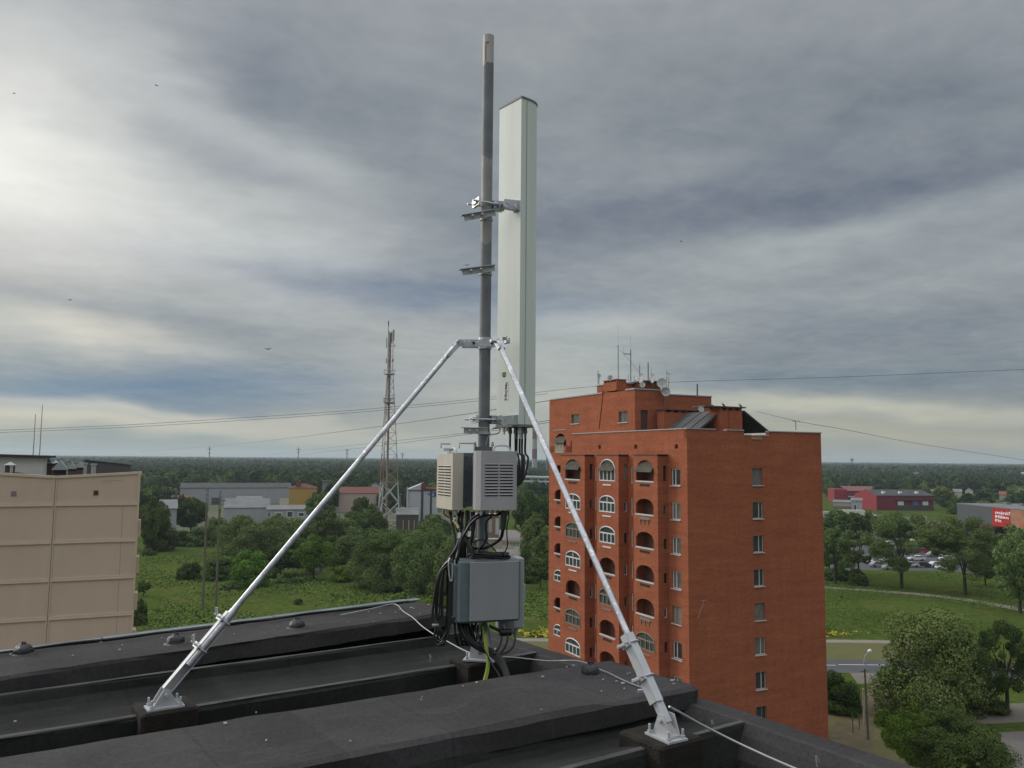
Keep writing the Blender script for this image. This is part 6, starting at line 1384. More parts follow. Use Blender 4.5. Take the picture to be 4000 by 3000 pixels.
PK = mat('pinkish_plaster', (.40, .32, .27), .9); GR = mat('grey_roofing', (.085, .088, .09), .8, c2=(.065, .068, .07), ns=.3, spec=.1); LG = mat('light_roofing', (.19, .195, .20), .8, c2=(.15, .155, .16), ns=.2, spec=.1); RD = stripes('red_cladding', (.26, .03, .04), .85); RDd = stripes('dark_red_cladding', (.17, .022, .04), .85)
MG = stripes('dark_grey_cladding', (.085, .092, .098), .95); RS = mat('sign_red', (.38, .02, .02), .5); BW = mat('beige_wall', (.36, .33, .25), .9); OR = mat('orange_panel', (.30, .12, .065), .7, c2=(.36, .18, .11), ns=.4)
def house(name, label, px0, px1, ytop, ybase, dist, depth, wm, rm, roof='flat', yaw=None, wins=(), eave=.3, ridge=None, group=None, cat='building', doors=(), wm_win=glassd):
    """block whose front face spans px0..px1 at distance dist; wins: (u0,u1,v0,v1) fractions of the front"""
    pc = PY((px0+px1)/2, 1790, dist); yw = -math.atan2(pc.x, pc.y) if yaw is None else yaw
    A = PY(px0, 1790, dist); Fm = Frame((A.x, A.y, 0), yw); x1 = Fm.ony(px1, 1790)[0]; H = Fm.ony(px0, ytop)[1]; z0 = max(0, Fm.ony(px0, ybase)[1]) if ybase else 0
    t = thing(name, label, cat, (A.x, A.y, 0), yw, group)
    b = MB(); b.box(0, x1, 0, depth, 0, H)
    if roof == 'gablex': b.extr([(0, 0, H+.001), (0, depth, H+.001), (0, depth/2, H+ridge)], (x1, 0, 0))
    if roof == 'gabley': b.extr([(0, 0, H+.001), (x1, 0, H+.001), (x1/2, 0, H+ridge)], (0, depth, 0))
    b.obj('wall', wm, t)
    b = MB(); e = eave
    if roof == 'flat': b.box(-e, x1+e, -e, depth+e, H+.001, H+.35)
    elif roof == 'gablex':
        for s in (0, 1): b.extr([(-e, depth/2, H+ridge+.2), (-e, depth/2, H+ridge+.05), (-e, -e if s == 0 else depth+e, H-.1), (-e, -e if s == 0 else depth+e, H+.06)][::(1 if s else -1)], (x1+2*e, 0, 0))
    elif roof == 'gabley':
        for s in (0, 1): b.extr([(x1/2, -e, H+ridge+.2), (x1/2, -e, H+ridge+.05), (-e if s == 0 else x1+e, -e, H-.1), (-e if s == 0 else x1+e, -e, H+.06)][::(-1 if s else 1)], (0, depth+2*e, 0))
    elif roof == 'hip':
        m = min(x1, depth)/2; P = [(-e, -e, H+.001), (x1+e, -e, H+.001), (x1+e, depth+e, H+.001), (-e, depth+e, H+.001), (m, depth/2, H+ridge), (x1-m+.01, depth/2, H+ridge)]
        b.add(P, [(0, 3, 2, 1), (0, 1, 5, 4), (2, 3, 4, 5), (1, 2, 5), (3, 0, 4)])
    elif roof == 'mono': b.extr([(-e, -e, H+.02), (-e, depth+e, H+ridge), (-e, depth+e, H+ridge+.2), (-e, -e, H+.2)][::-1], (x1+2*e, 0, 0))
    b.obj('roof', rm, t)
    for (u0, u1, v0, v1) in wins:
        f = MB(); f.box(x1*u0, x1*u1, -.06, -.002, H*v0, H*v1); o = f.obj('window', wfr, t)
        g = MB(); k_ = (u1-u0)*x1*.12; g.box(x1*u0+k_, x1*u1-k_, -.09, -.062, H*v0+k_, H*v1-k_); g.obj('pane', wm_win, o)
    for (u0, u1, v0, v1, m) in doors:
        f = MB(); f.box(x1*u0, x1*u1, -.12, -.002, H*v0, H*v1); f.obj('door' if v0 == 0 else 'wall_panel', m, t)
    return t, Fm, x1, H
gr = [(i*.1+.03, i*.1+.06, .3, .6) for i in range(10)]
house('warehouse', 'long grey clad warehouse, largest of the sheds at the left', 709, 1140, 1906, None, 455, 24, GW, GR, 'gablex', ridge=2.2, doors=((.28, .355, .0, .40, GR), (.64, .74, .0, .42, GR), (.0, .16, .32, .35, slot)))
house('warehouse', 'lower end of the grey warehouse with a dark roof, before the yellow house', 1028, 1140, 1903, None, 470, 20, GW, GR, 'gablex', ridge=1.6)
house('yellow_house', 'yellow three storey house with a red hipped roof', 1134, 1242, 1906, None, 402, 11, YW, RR, 'hip', ridge=2.0, wins=[(.10, .16, v, v+.10) for v in (.2, .48, .76)]+[(.83, .88, v, v+.10) for v in (.2, .48, .76)]+[(.9, .95, v, v+.10) for v in (.48, .76)])
b = MB(); q = PY(1166, 1890, 405); b.box(-1, 1, -1, 1, -2.5, 1.5); 
yh = SC.objects['yellow_house']; b.v = [tuple(MWD['yellow_house'].inverted() @ (Vector(p)+q)) for p in b.v]; b.obj('chimney', RR, yh)
house('shed', 'low shed with a light grey pitched roof below the warehouse', 885, 1060, 1984, None, 335, 22, GW, LG, 'gablex', ridge=3.2)
house('shed', 'flat grey shed with white framed windows before the yellow house', 1050, 1232, 1992, None, 322, 14, GW, LG, 'mono', ridge=.9, wins=((.02, .07, .55, .85), (.17, .33, .55, .85), (.42, .56, .5, .92), (.66, .8, .55, .85)))
house('shed', 'grey shed with a small dark window beside the tall dark tree', 632, 700, 1989, None, 268, 18, GW, LG, 'mono', ridge=2.0, wins=((.10, .36, .50, .60),))
house('shed', 'small shed with a red lean-to roof left of the warehouse', 678, 760, 1958, None, 350, 10, GW2, mat('faded_red_roof', (.13, .055, .05), .8), 'mono', ridge=1.8)
house('shed', 'white roofed shed right below the warehouse wall', 930, 1030, 1952, None, 400, 10, GW2, LG, 'mono', ridge=1.0)
house('lorry_trailer', 'cream box trailer parked left of the yellow house', 1098, 1133, 1953, None, 385, 3, mat('cream_box', (.52, .47, .37), .7), BW, 'flat', eave=.02, cat='trailer')
house('pink_building', 'pinkish building with a red roof edge left of the lattice tower', 1328, 1500, 1928, None, 405, 14, PK, RR, 'mono', ridge=2.6, wins=[(.45+.1*i, .49+.1*i, .45, .75) for i in range(3)])
house('grey_house', 'small grey green house block right of the yellow house', 1262, 1296, 1882, None, 430, 10, mat('green_grey_wall', (.17, .20, .18), .9), GR, 'flat')
house('small_house', 'small pale house behind the red roof edge left of the lattice tower', 1454, 1482, 1895, None, 430, 8, GW2, GR, 'gabley', ridge=1.0)
t, Fm, x1, H = house('logo_building', 'tall pale grey gabled building with a blue logo and red roof', 1592, 1712, 1917, None, 330, 16, GW2, GR, 'flat', yaw=rad(6))
b = MB(); xr_ = x1*.46; b.extr([(0, -.02, H-.2), (xr_, -.02, H-.2), (xr_, -.02, H+2.7), (0, -.02, H+.36)], (0, 15, 0)); b.obj('wall', GW2, t)
b = MB(); b.extr([(xr_, -.3, H-.0), (x1, -.3, H-.0), (x1, -.3, H+.8), (xr_+2.0, -.3, H+1.0), (xr_+.9, -.3, H+3.2), (xr_, -.3, H+2.9)], (0, 14, 0)); b.obj('roof', RR, t)
b = MB(); b.box(xr_, xr_+1.0, -.12, -.021, 0, H-.1); b.box(xr_+3.6, xr_+4.4, -.12, -.021, 0, H-.1); b.obj('wall_panel', mat('dark_stripe', (.06, .06, .075), .7), t)
bluem = mat('logo_blue', (.03, .08, .30), .5); b = MB(); cx = x1*.88; cz = H-1.4
ring = [(cx+1.7*math.cos(q), -.1, cz+.75*math.sin(q)) for q in [2*math.pi*i/18 for i in range(19)]]; b.tube(ring, .16, 5, cap=False); b.lathe([(.55, -.05), (.55, .05)], c=(cx+.5, -.12, cz), n=12, ax=(0, 1, 0)); b.extr([(cx-1.6, -.14, cz), (cx-2.6, -.14, cz+.8), (cx-2.4, -.14, cz-.2)], (0, .06, 0)); b.obj('logo', bluem, t)
b = MB(); b.lathe([(.3, H*.2), (.3, H+1.4)], c=(.3, -.4, 0), n=6); b.obj('flue', GW2, t)
house('low_workshop', 'low workshop with a grey ramp roof in front of the logo building', 1553, 1638, 2012, None, 300, 10, mat('dim_wall', (.09, .075, .07), .9), LG, 'mono', ridge=1.2, doors=((.3, .34, 0, .7, PK), (.55, .6, 0, .7, PK), (.8, .84, 0, .7, PK)))
house('flat_roof_hall', 'flat pale roof right of the lattice tower, behind the workshop', 1556, 1640, 1992, None, 318, 8, GW, LG, 'flat')
house('small_tower_house', 'dark slim house between the lattice tower and the logo building', 1557, 1570, 1935, None, 345, 5, mat('slate_wall', (.12, .13, .15), .8), GR, 'flat')
# brick garage seen between the cables
brn = mat('brown_plaster', (.23, .155, .125), .9, c2=(.19, .13, .105), ns=.5)
house('brown_garage', 'brownish two storey garage block seen between the hanging cables', 1853, 1952, 2018, None, 262, 12, brn, PK, 'flat', doors=((.0, .08, 0, .9, GW2), (.48, .72, .42, .9, PK), (.86, .99, .35, .95, GW2)))
house('low_wall', 'pale low wall before the brown garage', 1855, 1965, 2108, None, 250, 1.0, PK, GW2, 'flat', cat='wall')
# pipe bridge and striped chimney
b = MB(); A = PY(1990, 1862, 560); B_ = PY(2160, 1866, 560); b.tube([A, B_], .9, 8); b.tube([A+Vector((0, 0, -3)), B_+Vector((0, 0, -3))], .7, 8)
for i in range(7): q = A.lerp(B_, i/6.); b.beam((q.x, q.y, 0), (q.x, q.y, q.z-.9), .7)
tag(b.obj('pipe_bridge', GW2, origin=(A.x, A.y, 0)), 'pale overhead pipes crossing above the trees right of the radio unit', 'pipe bridge')
def chimney(px, w, ytop, Y, cols, lab):
    p = PY(px, 1790, Y); p.z = 0; top_ = PY(px, ytop, Y).z; t = thing('chimney_stack', lab, 'chimney', p); r = w/F*Y/2; z = top_; n = 0
    hs = (top_)/7.
    while z > 0: b = MB(); z0 = max(0, z-(33 if n == 0 else 16.5)); f = lambda q: r*(1.25-.25*q/top_); b.lathe([(f(z0), z0), (f(z), z)], n=16); b.obj('shaft', cols[n % len(cols)], t, smooth=True); z = z0; n += 1
redp = mat('chimney_red', (.15, .06, .06), .8); whp = mat('chimney_white', (.30, .29, .28), .8)
chimney(2088, 17, 1640, 1400, [redp, whp], 'tall red and white striped chimney between the mast and the brick block')
chimney(2138, 8, 1742, 1100, [mat('dark_stack', (.13, .14, .15), .8)], 'slim dark stack right of the striped chimney')
chimney(2057, 10, 1815, 900, [whp], 'short pale stack left of the striped chimney')
# ------------------------------------------------------------------ right: red stores, market
t, Fm, x1, H = house('red_store', 'crimson store with a grey pitched roof and a row of signs', 3422, 3640, 1936, None, 458, 22, RDd, GR, 'gablex', yaw=rad(8), ridge=2.8)
b = MB(); b.box(-.5, -.02, .0, 22, 0, H); b.extr([(-.5, 0, H), (-.5, 22, H), (-.5, 11, H+2.7)], (.48, 0, 0)); b.obj('gable_wall', RD, t)
for i, (c_, m_) in enumerate(((.36, white), (.62, mat('sign_blue', (.12, .14, .3), .6)), (.80, white))):
    b = MB(); b.box(x1*c_, x1*(c_+.10), -.3, -.1, H*.35, H*.62); b.obj('shop_sign', m_, t)
b = MB(); b.box(x1*.33, x1*.97, -1.2, -.1, H*.70, H*.76); b.obj('canopy', GR, t); b = MB(); b.box(x1*.34, x1*.96, -.08, -.002, 0, H*.33); b.obj('shop_window', glassd, t)
for i in range(3): b = MB(); b.box(x1*(.15+.3*i), x1*(.15+.3*i)+1.6, 2.8, 4.2, H+1.0, H+2.2); b.obj('roof_vent', white, t)
t, Fm, x1, H = house('red_store', 'crimson store with a pale red roof, farther left of the two', 3308, 3450, 1918, None, 540, 18, RDd, mat('pale_red_roof', (.18, .07, .065), .8), 'mono', yaw=rad(-8), ridge=2.5)
b = MB(); b.box(-8, -.02, 2, 20, 0, H+1.0); b.obj('side_wall', RD, t)
b = MB(); b.box(0, x1, -2, -.1, H*.5, H*.56); b.obj('canopy', GW2, t)
house('pavilion', 'low beige pavilion with a curved grey roof left of the red stores', 3250, 3352, 1962, None, 440, 10, BW, LG, 'mono', ridge=.8, doors=((.0, 1.0, .35, .62, mat('pavilion_band', (.16, .15, .12), .8)),))
house('pavilion', 'small grey pavilion with a dark window beside the red gable', 3320, 3362, 1955, None, 430, 8, GW, LG, 'gablex', ridge=1.2, wins=((.2, .5, .2, .7),))
house('white_roof_hall', 'long white roofed hall behind the crimson store', 3572, 3642, 1915, None, 560, 12, GW2, GW2, 'flat')
FM2 = Frame((168.9, 313, 0), rad(-88.5)); H = FM2.ony(3724, 1967, 0)[1]; xs_ = FM2.ony(3880, 1985)[0]; xa_ = FM2.ony(3945, 1990)[0]; Ln = xs_+42
t = thing('market_hall', 'dark grey market hall with a bright red sign wall at the right edge', 'building', FM2.o, FM2.rz)
P2 = lambda x, y, z: Vector((x, y, z))
b = MB(); b.box(0, xs_, 0, 48, 0, H); b.box(xs_, Ln, .02, 48, 5.0, H); b.box(xs_, Ln, 4, 48, 0, 5.0); b.obj('wall', MG, t)
b = MB(); b.box(-.1, Ln+.1, -.1, 48.1, H+.001, H+.3); b.obj('roof', LG, t)
b = MB(); b.box(xs_+.2, Ln, 3.9, 3.99, .3, 4.6); b.obj('shop_window', glassd, t)
b = MB(); b.box(xs_-.4, xa_, -.25, .0, 4.9, H-.1); b.obj('sign_panel', RS, t)
b = MB(); b.box(xa_+.3, Ln, -.2, .0, 4.9, H-.1); b.obj('picture_panel', OR, t)
b = MB(); b.box(xs_-8, xs_+3, -2.2, -.01, 4.1, 4.7); b.box(xs_-7.8, xs_-7.3, -2.1, -1.6, 0, 4.1); b.obj('canopy', RDd, t)
for k in range(3): b = MB(); b.box(6+9*k, 8+9*k, 14, 16, H+.3, H+1.1); b.obj('roof_unit', LG, t)
def onw(px, py): return FM2.ony(px, py, 0)
XW = 2.6
def text3(s, size, x, z, m, parent):
    cu = bpy.data.curves.new('txt', 'FONT'); cu.body = s; cu.size = size; cu.extrude = .04; cu.offset = .03
    o = bpy.data.objects.new('txt', cu); SC.collection.objects.link(o); bpy.context.view_layer.update()
    me = bpy.data.meshes.new_from_object(o.evaluated_get(bpy.context.evaluated_depsgraph_get())); bpy.data.objects.remove(o)
    vs = [P2(x+v.co.x*XW, -.26-v.co.z, z+v.co.y) for v in me.vertices]; fs = [tuple(p.vertices) for p in me.polygons]
    b = MB(); b.add(vs, fs); b.obj('lettering', m, parent)
lt = mat('sign_white', (.8, .78, .78), .5)
x0_, z0_ = onw(3890, 2007); x1_, z1_ = onw(3890, 2022); x2_, z2_ = onw(3890, 2037); sz = (z0_-z1_)*1.05
text3('mini?', sz*1.15, x0_, z0_, lt, t); text3('Milim', sz*.95, x1_, z1_, lt, t); text3('Fit', sz*.95, x2_, z2_, lt, t)
# small houses scattered in the trees
rnd = random.Random(21); HC = [mat('house_white', (.5, .5, .47), .9), mat('house_cream', (.42, .38, .30), .9), mat('house_grey', (.3, .31, .31), .9)]
for i, (px, py, w_, rf, lab) in enumerate([(3448, 1838, 16, GR, 'small white house far above the crimson stores'), (3572, 1848, 26, LG, 'pale grey roofed house far among the trees'), (3588, 1858, 30, LG, 'wider pale grey roof just below the first far one'), (3815, 1836, 40, LG, 'long pale roof far at the right'), (3900, 1835, 24, LG, 'far pale roof with a small tower at the right'), (3990, 1848, 26, HC[0], 'white flat block at the right edge near the horizon'),
        (3600, 1905, 24, RR, 'cream gabled house behind the crimson store'), (3498, 1912, 20, LG, 'pale house behind the crimson store roof'), (3910, 1932, 26, mat('orange_roof', (.22, .07, .04), .8), 'white house with an orange roof behind the market hall'), (3780, 1918, 30, LG, 'pale roofs behind the trees left of the market hall'), (3735, 1922, 34, LG, 'pale shed among trees above the market hall'), (3218, 1872, 14, HC[1], 'small pale house right beside the brick block'), (3318, 1882, 30, LG, 'low pale roof above the first red store'),
        (610, 1868, 16, HC[0], 'tiny white house in the forest left of the warehouse'), (1268, 1862, 18, HC[0], 'tiny white house in the forest above the yellow house'), (2078, 1862, 30, HC[2], 'grey block at the foot of the striped chimney'), (2128, 1870, 30, HC[2], 'grey block right of the striped chimney'), (3775, 1990, 20, LG, 'pale roof far behind the market hall corner'), (3640, 1945, 26, LG, 'pale roofed house behind the middle trees')]):
    D = CH*F/(py+10-1797); house('house', lab, px-w_/2, px+w_/2, py, None, D, 9, HC[i % 3], rf, 'gablex' if i % 3 else 'gabley', ridge=2.2 if D < 900 else 1.2, group='small houses scattered among the far trees')
# tower block silhouette dot on the horizon
b = MB(); p = PY(3328, 1796, 4200); b.lathe([(4, -60), (4, 1), (9, 2), (9, 12), (5, 14)], c=(0, 0, 0), n=10); o = b.obj('water_tower', GR, origin=None); o.location = (p.x, p.y, 27); tag(o, 'tiny dark water tower on the horizon at the right', 'tower')

# ------------------------------------------------------------------ lattice telecom tower
D = 308; q = PY(1514, 1790, D); gx, gy = q.x, q.y
tw = thing('lattice_tower', 'tall lattice telecom tower in faded red and white left of the mast', 'tower', (gx, gy, 0), rad(12))
tred = mat('tower_red', (.28, .17, .14), .8); twhite = mat('tower_white', (.46, .47, .46), .7); tgrey = mat('tower_grey', (.25, .20, .185), .7)
ppm = F/D
def zz5(py): return PY(1514, py, D).z
def hw(py):                                      # half width from pixel rows
    pts = [(2120, 49), (2035, 45), (1883, 37), (1775, 32), (1650, 25), (1575, 20), (1465, 13), (1300, 9)]
    for (a, wa), (b_, wb) in zip(pts, pts[1:]):
        if b_ <= py <= a: return (wb+(wa-wb)*(py-b_)/(a-b_))/ppm
    return 49/ppm if py > 2120 else 9/ppm
ctr = lambda py: (0, 0)
rows = [2160, 2037, 1962, 1883, 1830, 1776, 1732, 1690, 1650, 1612, 1577, 1545, 1515, 1488, 1462]
colr = lambda py: twhite if 1885 < py < 2040 else (tred if py >= 2037 or 1776 <= py <= 1885 or 1560 < py < 1650 else tgrey)
def corner(py, k): h = hw(py)*1.0; a = rad(90+120*k+18); r = h*1.12; return Vector((math.cos(a)*r, math.sin(a)*r, max(0, zz5(py))))
for i in range(len(rows)-1):
    r0, r1 = rows[i], rows[i+1]; m = twhite if 1883 <= (r0+r1)/2 <= 2037 else (tred if (r0+r1)/2 > 1776 or 1565 < (r0+r1)/2 < 1690 else tgrey)
    th = .36 if r0 > 1800 else .21
    for k in range(3):
        b = MB(); b.beam(corner(r0, k), corner(r1, k), th); b.obj('leg', m, tw)
    b = MB()
    for k in range(3):
        a0, a1 = corner(r0, k), corner(r1, k); c0, c1 = corner(r0, (k+1) % 3), corner(r1, (k+1) % 3)
        if i in (1, 2, 0): b.beam(a0, c1, th*.6); 
        if i in (1, 2): b.beam(c0, a1, th*.6)
        elif i > 2: b.beam(a0 if i % 2 else c0, c1 if i % 2 else a1, .13)
        if i in (1, 3) : b.beam(a0, c0, th*.75)
        elif i > 3: b.beam(a0, c0, .10)
    b.obj('bracing', m, tw)
b = MB(); b.tube([(0, 0, 0), (0, 0, zz5(1300))], .42, 8); b.obj('cable_ladder', tgrey, tw)
for r, rr in ((1460, 22), (1572, 21)):
    b = MB(); z = zz5(r); h = rr/ppm; b.lathe([(h, z-.3), (h, z), (h*.4, z+.01)], n=12)
    for k in range(10): a = 6.28*k/10; b.beam((h*math.cos(a), h*math.sin(a), z), (h*math.cos(a), h*math.sin(a), z+1.5), .1)
    b.tube([(h*math.cos(6.28*k/12), h*math.sin(6.28*k/12), z+1.5) for k in range(13)], .09, 4, cap=False); b.obj('platform', tred if r > 1500 else twhite, tw)
b = MB()
for k in range(3):
    a = rad(90+120*k+18); x, y = math.cos(a)*12/ppm, math.sin(a)*12/ppm; b.beam((x, y, zz5(1460)), (x, y, zz5(1292)), .22); b.beam((0, 0, zz5(1340)), (x, y, zz5(1340)), .12); b.beam((0, 0, zz5(1300)), (x, y, zz5(1300)), .12)
for i in range(8): z = zz5(1450-20*i); b.beam((-.9, 0, z), (.9, 0, z), .12); b.beam((-.9, 0, z), (.9, 0, z+1.7), .08)
b.obj('upper_frame', tgrey, tw)
for i, (dx, r0, r1, w_) in enumerate(((-14, 1360, 1320, .45), (13, 1330, 1288, .55), (-13, 1420, 1400, .5), (12, 1412, 1402, .6), (-4, 1340, 1300, .4), (6, 1338, 1296, .4))):
    b = MB(); b.box(dx/ppm-w_/2, dx/ppm+w_/2, -.6-.2*(i % 2), -.3, zz5(r0), zz5(r1)); b.obj('panel_aerial', tgrey if i % 2 else gpaint, tw)
b = MB(); b.tube([(-8/ppm, 0, zz5(1300)), (-8/ppm, 0, zz5(1255))], .12, 6); b.lathe([(.25, zz5(1272)), (.25, zz5(1254))], c=(-8/ppm, 0, 0), n=8); b.obj('top_aerial', tgrey, tw)
b = MB(); b.lathe([(.1, 0), (.5, .12), (.55, .3)], c=(16/ppm, -.2, zz5(1350)), n=10, ax=(1, -.4, 0)); b.obj('dish', twhite, tw)

# ------------------------------------------------------------------ twin wooden poles and other poles
wood = mat('weathered_wood', (.15, .14, .10), .9, c2=(.11, .105, .08), ns=3)
def pole(px0, py0, py1, lab, r=.24, extra=True):
    p = PZ(px0, py0, 0); h = PY(px0, py1, p.y).z
    t = thing('utility_pole', lab, 'pole', p, 0, 'wooden power poles in the meadow')
    b = MB(); b.tube([(0, 0, 0), (0, 0, h*.84)], r, 8, r2=r*.75); b.obj('pole', wood, t)
    b = MB(); z0 = h*.80
    for s in (-1, 1): b.beam((s*.2, 0, z0), (s*.14, 0, h), .07)
    for k in range(5): b.beam((-.17, 0, z0+(h-z0)*k/5), (.17, 0, z0+(h-z0)*(k+1)/5), .05); b.beam((.17, 0, z0+(h-z0)*k/5), (-.17, 0, z0+(h-z0)*(k+1)/5), .05)
    b.obj('steel_top', metal, t)
    return t, p, h
t1, p1_, h1_ = pole(791, 2382, 1905, 'tall weathered wooden pole, left of the twin poles in the meadow')
t2, p2_, h2_ = pole(843, 2365, 1915, 'tall weathered wooden pole with a cross arm, right of the twin poles in the meadow')
b = MB(); z = PY(843, 1955, p2_.y).z; b.beam((-1.5, 0, z-.1), (1.1, 0, z), .16); b.obj('cross_arm', wood, t2)
p = PZ(3392, 2888, 0); h = PY(3386, 2612, p.y).z; b = MB(); b.tube([(0, 0, 0), (-.15, 0, h)], .13, 8, r2=.09); b.beam((-.6, 0, h-.3), (.2, 0, h-.2), .06); o = b.obj('utility_pole', wood); o.location = p; tag(o, 'leaning wooden pole beside the dirt track at the lower right', 'pole')
p = PZ(3376, 2830, 0); h = PY(3375, 2690, p.y).z; b = MB(); b.tube([(0, 0, 0), (0, 0, h)], .11, 8); o = b.obj('concrete_post', BW); o.location = p; tag(o, 'pale concrete post just left of the leaning wooden pole', 'post')
p = PZ(3388, 2592, 0); t = thing('street_lamp', 'pale street lamp head leaning over the road at the lower right', 'street lamp', p)
b = MB(); b.tube([(-.5, 0, 0), (-.3, 0, 1.0), (.1, 0, 1.4)], .05, 6); b.obj('pole', pale, t); b = MB(); b.lathe([(.05, -.3), (.22, -.1), (.24, .15), (.05, .3)], c=(.35, 0, 1.65), n=8, ax=(1, 0, .35)); b.obj('lamp_head', white, t)
for i, (px, py, hh) in enumerate(((3332, 2862, 1.6), (3357, 2848, 1.4), (3420, 2800, 1.4), (3458, 2796, 1.9))):
    p = PZ(px, py, 0); b = MB(); b.tube([(0, 0, 0), (0, 0, hh)], .06, 6); o = b.obj('fence_post', wood); o.location = p; tag(o, 'thin dark fence post beside the dirt track', 'post', 'fence posts by the dirt track')
for px, py0, py1, lab in ((3862, 2090, 2035, 'pale lamp post before the market hall'), (3622, 2110, 2020, 'pale lamp post in the car park left of the market hall'), (3360, 1992, 1952, 'pale lamp post beside the red gable')):
    p = PZ(px, py0, 0); h = PY(px, py1, p.y).z; t = thing('street_lamp', lab, 'street lamp', p, 0, 'lamp posts near the stores'); b = MB(); b.tube([(0, 0, 0), (0, 0, h)], .12, 6); b.obj('pole', pale, t); b = MB(); b.beam((0, 0, h), (-1.2, 0, h+.3), .16, .12); b.obj('lamp_head', white, t)
# ------------------------------------------------------------------ overhead lines and far pylons
def line_(pts, r, lab, grp='overhead wires across the sky'):
    P = spline([PY(*p) for p in pts], 8); b = MB(); b.tube(P, r, 4); tag(b.obj('overhead_wire', rope, origin=P[0]), lab, 'wire', grp)
def sagY(p): return p
line_([(-60, 1683, 150), (450, 1662, 150), (900, 1635, 150), (1350, 1605, 150), (1750, 1569, 150), (2095, 1533, 150), (2330, 1509, 150), (2700, 1490, 150), (3300, 1472, 150), (4060, 1440, 150)], .032, 'longest dark wire crossing the whole sky from left to right, upper one')
line_([(-60, 1692, 152), (450, 1671, 152), (900, 1645, 152), (1350, 1614, 152), (1750, 1578, 152), (2000, 1552, 152), (2140, 1538, 152)], .032, 'dark wire just below the longest one on the left')
line_([(545, 1764, 900), (815, 1744, 800), (1040, 1722, 500), (1350, 1683, 300), (1750, 1628, 200), (2095, 1573, 150), (2200, 1556, 140)], .06, 'thin wire rising from the far pylon to the brick block, middle one')
line_([(1060, 1775, 1200), (1165, 1762, 900), (1350, 1742, 500), (1750, 1700, 250), (1850, 1688, 220), (2160, 1640, 170)], .06, 'thin wire rising from the horizon behind the lattice tower, upper one')
line_([(1180, 1775, 1200), (1355, 1756, 500), (1750, 1707, 250), (1860, 1692, 220), (2160, 1648, 170)], .06, 'thin wire rising from the horizon behind the lattice tower, lower one')
line_([(2955, 1607, 120), (3109, 1644, 74), (3300, 1678, 80), (3600, 1735, 90), (4060, 1806, 110)], .02, 'dark wire falling to the right from the T shaped roof pole')
line_([(0, 1895, 60), (213, 1888, 60), (480, 1876, 60)], .010, 'faint wire hanging close before the beige wall')
def pylon(px, y0, y1, D, lab):
    p = PY(px, 1790, D); p.z = 0; h = PY(px, y0, D).z; b = MB(); w_ = D*.00055
    b.tube([(0, 0, 0), (0, 0, h)], w_*.9, 4); b.beam((-w_*5, 0, h*.93), (w_*5, 0, h*.93), w_); b.beam((-w_*3.5, 0, h*.82), (w_*3.5, 0, h*.82), w_)
    o = b.obj('power_pylon', metal); o.location = p; tag(o, lab, 'pylon', 'far power pylons on the horizon')
pylon(817, 1744, 0, 800, 'dark pylon on the horizon left of the lattice tower, nearest one'); pylon(1165, 1748, 0, 1200, 'small pylon on the horizon in the middle of the left sky'); pylon(1355, 1753, 0, 1300, 'small pylon on the horizon just left of the strut'); pylon(1572, 1768, 0, 1600, 'tiny pylon on the horizon right of the lattice tower')
# ------------------------------------------------------------------ vehicles
def car_proto(colr, loc, rz, lab):
    t = thing('parked_car', lab, 'car', loc, rz, 'cars parked in the car park at the right')
    b = MB(); prof = [(-2.1, .35), (2.1, .35), (2.15, .6), (2.05, .78), (1.0, .95), (.45, 1.38), (-1.1, 1.42), (-1.75, 1.0), (-2.12, .9)]
    b.extr([(x, -.85, z) for x, z in prof], (0, 1.7, 0)); b.obj('body', colr, t, bev=.06)
    b = MB(); pw = [(.92, .98), (.42, 1.34), (-1.05, 1.37), (-1.6, 1.02)]; b.extr([(x, -.857, z) for x, z in pw], (0, 1.714, 0)); b.extr([(1.03, -.7, .955), (1.03, .7, .955), (.50, .66, 1.37), (.50, -.66, 1.37)], (.02, 0, .02)); b.obj('windows', glass, t)
    for x in (-1.35, 1.35):
        for y in (-.8, .8): b = MB(); b.lathe([(.31, -.1), (.33, -.06), (.33, .06), (.31, .1)], c=(x, y, .33), n=12, ax=(0, 1, 0)); b.obj('wheel', slot, t)
    return t
cc = {'white': mat('car_white', (.6, .6, .6), .3), 'silver': mat('car_silver', (.35, .36, .37), .35, .4), 'dark': mat('car_dark', (.03, .035, .04), .3), 'red': mat('car_red', (.28, .04, .03), .3), 'blue': mat('car_blue', (.05, .09, .2), .3)}
PR = {}
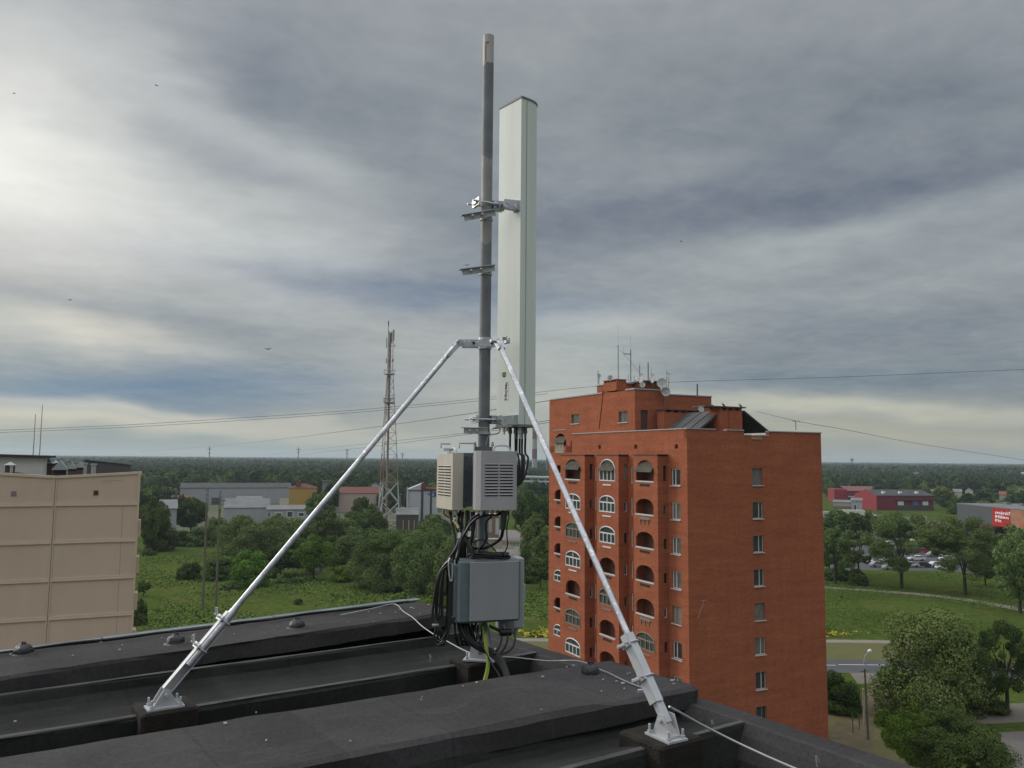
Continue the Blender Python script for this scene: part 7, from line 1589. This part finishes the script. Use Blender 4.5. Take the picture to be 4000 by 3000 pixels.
for (px, py, c_, lab) in [(3390, 2200, 'white', 'white car under the slim tree in the car park'), (3430, 2215, 'silver', 'silver car left of the forked trunk'), (3290, 2210, 'silver', 'silver car nearest the brick block in the car park'), (3340, 2180, 'dark', 'dark car behind the slim tree'), (3580, 2190, 'white', 'white car right of the forked trunk'), (3650, 2175, 'silver', 'silver car between the two broad trees'), (3700, 2190, 'white', 'white car left of the leaning trunk'), (3690, 2225, 'white', 'white car lower left of the leaning trunk'),
        (3620, 2130, 'dark', 'dark car in the middle of the car park'), (3650, 2075, 'white', 'white car behind the middle of the car park'), (3655, 2100, 'silver', 'long silver car below the white one in the middle'), (3640, 2050, 'red', 'red car behind the car park'), (3770, 2052, 'silver', 'silver car before the grey market wall'), (3758, 2075, 'red', 'red car right above the leaning tree'), (3885, 2210, 'white', 'white car right of the leaning tree'), (3870, 2245, 'silver', 'silver car at the lower edge of the car park'), (3640, 2150, 'blue', 'blue car in the car park right of the forked trunk'), (3780, 2120, 'silver', 'silver car behind the leaning tree crown'),
        (3470, 2195, 'white', 'white car behind the forked trunk'), (3240, 2195, 'white', 'white car half hidden by the brick block'), (3530, 2160, 'dark', 'dark car behind the forked trunk'), (3930, 2180, 'silver', 'silver car near the right edge of the car park'), (3960, 2225, 'white', 'white car near the right edge under the olive tree'), (3860, 2090, 'white', 'white van-like car right before the market entrance'), (3420, 2160, 'dark', 'dark car left of the forked trunk in the second row'), (3600, 2215, 'dark', 'dark car in the front row right of the forked trunk'), (3660, 2215, 'white', 'white car in the front row between the broad trees'), (3555, 2215, 'white', 'white car in the front row just right of the forked trunk'), (3480, 2225, 'silver', 'silver car in the front row left of the forked trunk'), (3600, 2160, 'red', 'dark red car in the second row between the broad trees'), (3680, 2150, 'white', 'white car in the second row between the broad trees'), (3560, 2120, 'silver', 'silver car at the back of the lot near the forked tree'), (3700, 2095, 'white', 'white car at the back of the lot above the leaning tree'), (3480, 2130, 'white', 'white car at the back of the lot left of the forked tree')]:
    p = PZ(px, py, .005); rz = random.choice([0, .1, 1.4, 3.0])
    if c_ not in PR: PR[c_] = car_proto(cc[c_], p, rz, lab)
    else: copy_tree(PR[c_], p, rz, lab)
def truck(px, py, D, L, cabm, boxm, lab, rz=0, hgt=3.4):
    p = PY(px, 1790, D); p.z = .01; t = thing('delivery_truck', lab, 'truck', p, rz)
    b = MB(); b.box(-L*.62, L*.2, -1.2, 1.2, .9, hgt); b.obj('cargo_box', boxm, t)
    b = MB(); b.extr([(L*.22, -1.1, .5), (L*.38, -1.1, .5), (L*.38, -1.1, 1.7), (L*.33, -1.1, 2.7), (L*.22, -1.1, 2.8)], (0, 2.2, 0)); b.obj('cab', cabm, t, bev=.08)
    b = MB(); b.extr([(L*.25, -1.12, 1.7), (L*.372, -1.12, 1.7), (L*.335, -1.12, 2.5), (L*.25, -1.12, 2.5)], (0, 2.24, 0)); b.obj('windows', glass, t)
    for x in (-L*.45, -L*.1, L*.3):
        for y in (-1.05, 1.05): b = MB(); b.lathe([(.48, -.15), (.5, -.1), (.5, .1), (.48, .15)], c=(x, y, .5), n=12, ax=(0, 1, 0)); b.obj('wheel', slot, t)
    b = MB(); b.box(-L*.6, L*.3, -.5, .5, .55, .88); b.obj('chassis', slot, t)
truck(3350, 2015, 402, 12, mat('truck_yellow', (.45, .50, .05), .4), mat('truck_white', (.6, .6, .52), .5), 'white box truck with a bright yellow cab on the upper road', rad(-8))
truck(3220, 2020, 385, 7, white, mat('box_grey', (.42, .43, .46), .5), 'grey white box truck half hidden by the edge of the brick block', rad(170), 3.6)
p = PZ(3408, 2022, .01); t = car_proto(white, p, rad(-50), 'white van parked on the upper road right of the yellow truck'); 
t['category'] = 'van'; t.name = 'parked_van'; t['group'] = 'vehicles on the upper road'
for c_ in t.children: c_.scale = (1.15, 1.1, 1.5)
# ------------------------------------------------------------------ air between us and the far forest
m = bpy.data.materials.new('haze'); m.use_nodes = True; m.node_tree.nodes.clear(); N = m.node_tree.nodes; v = N.new('ShaderNodeVolumePrincipled'); v.inputs['Color'].default_value = (.72, .84, .90, 1); v.inputs['Density'].default_value = HAZE; v.inputs['Anisotropy'].default_value = .2
o = N.new('ShaderNodeOutputMaterial'); m.node_tree.links.new(v.outputs[0], o.inputs['Volume'])
b = MB(); b.box(-14100, 14100, -700, 14100, -2, 96)
hz = b.obj('haze', m); tag(hz, kind='stuff')
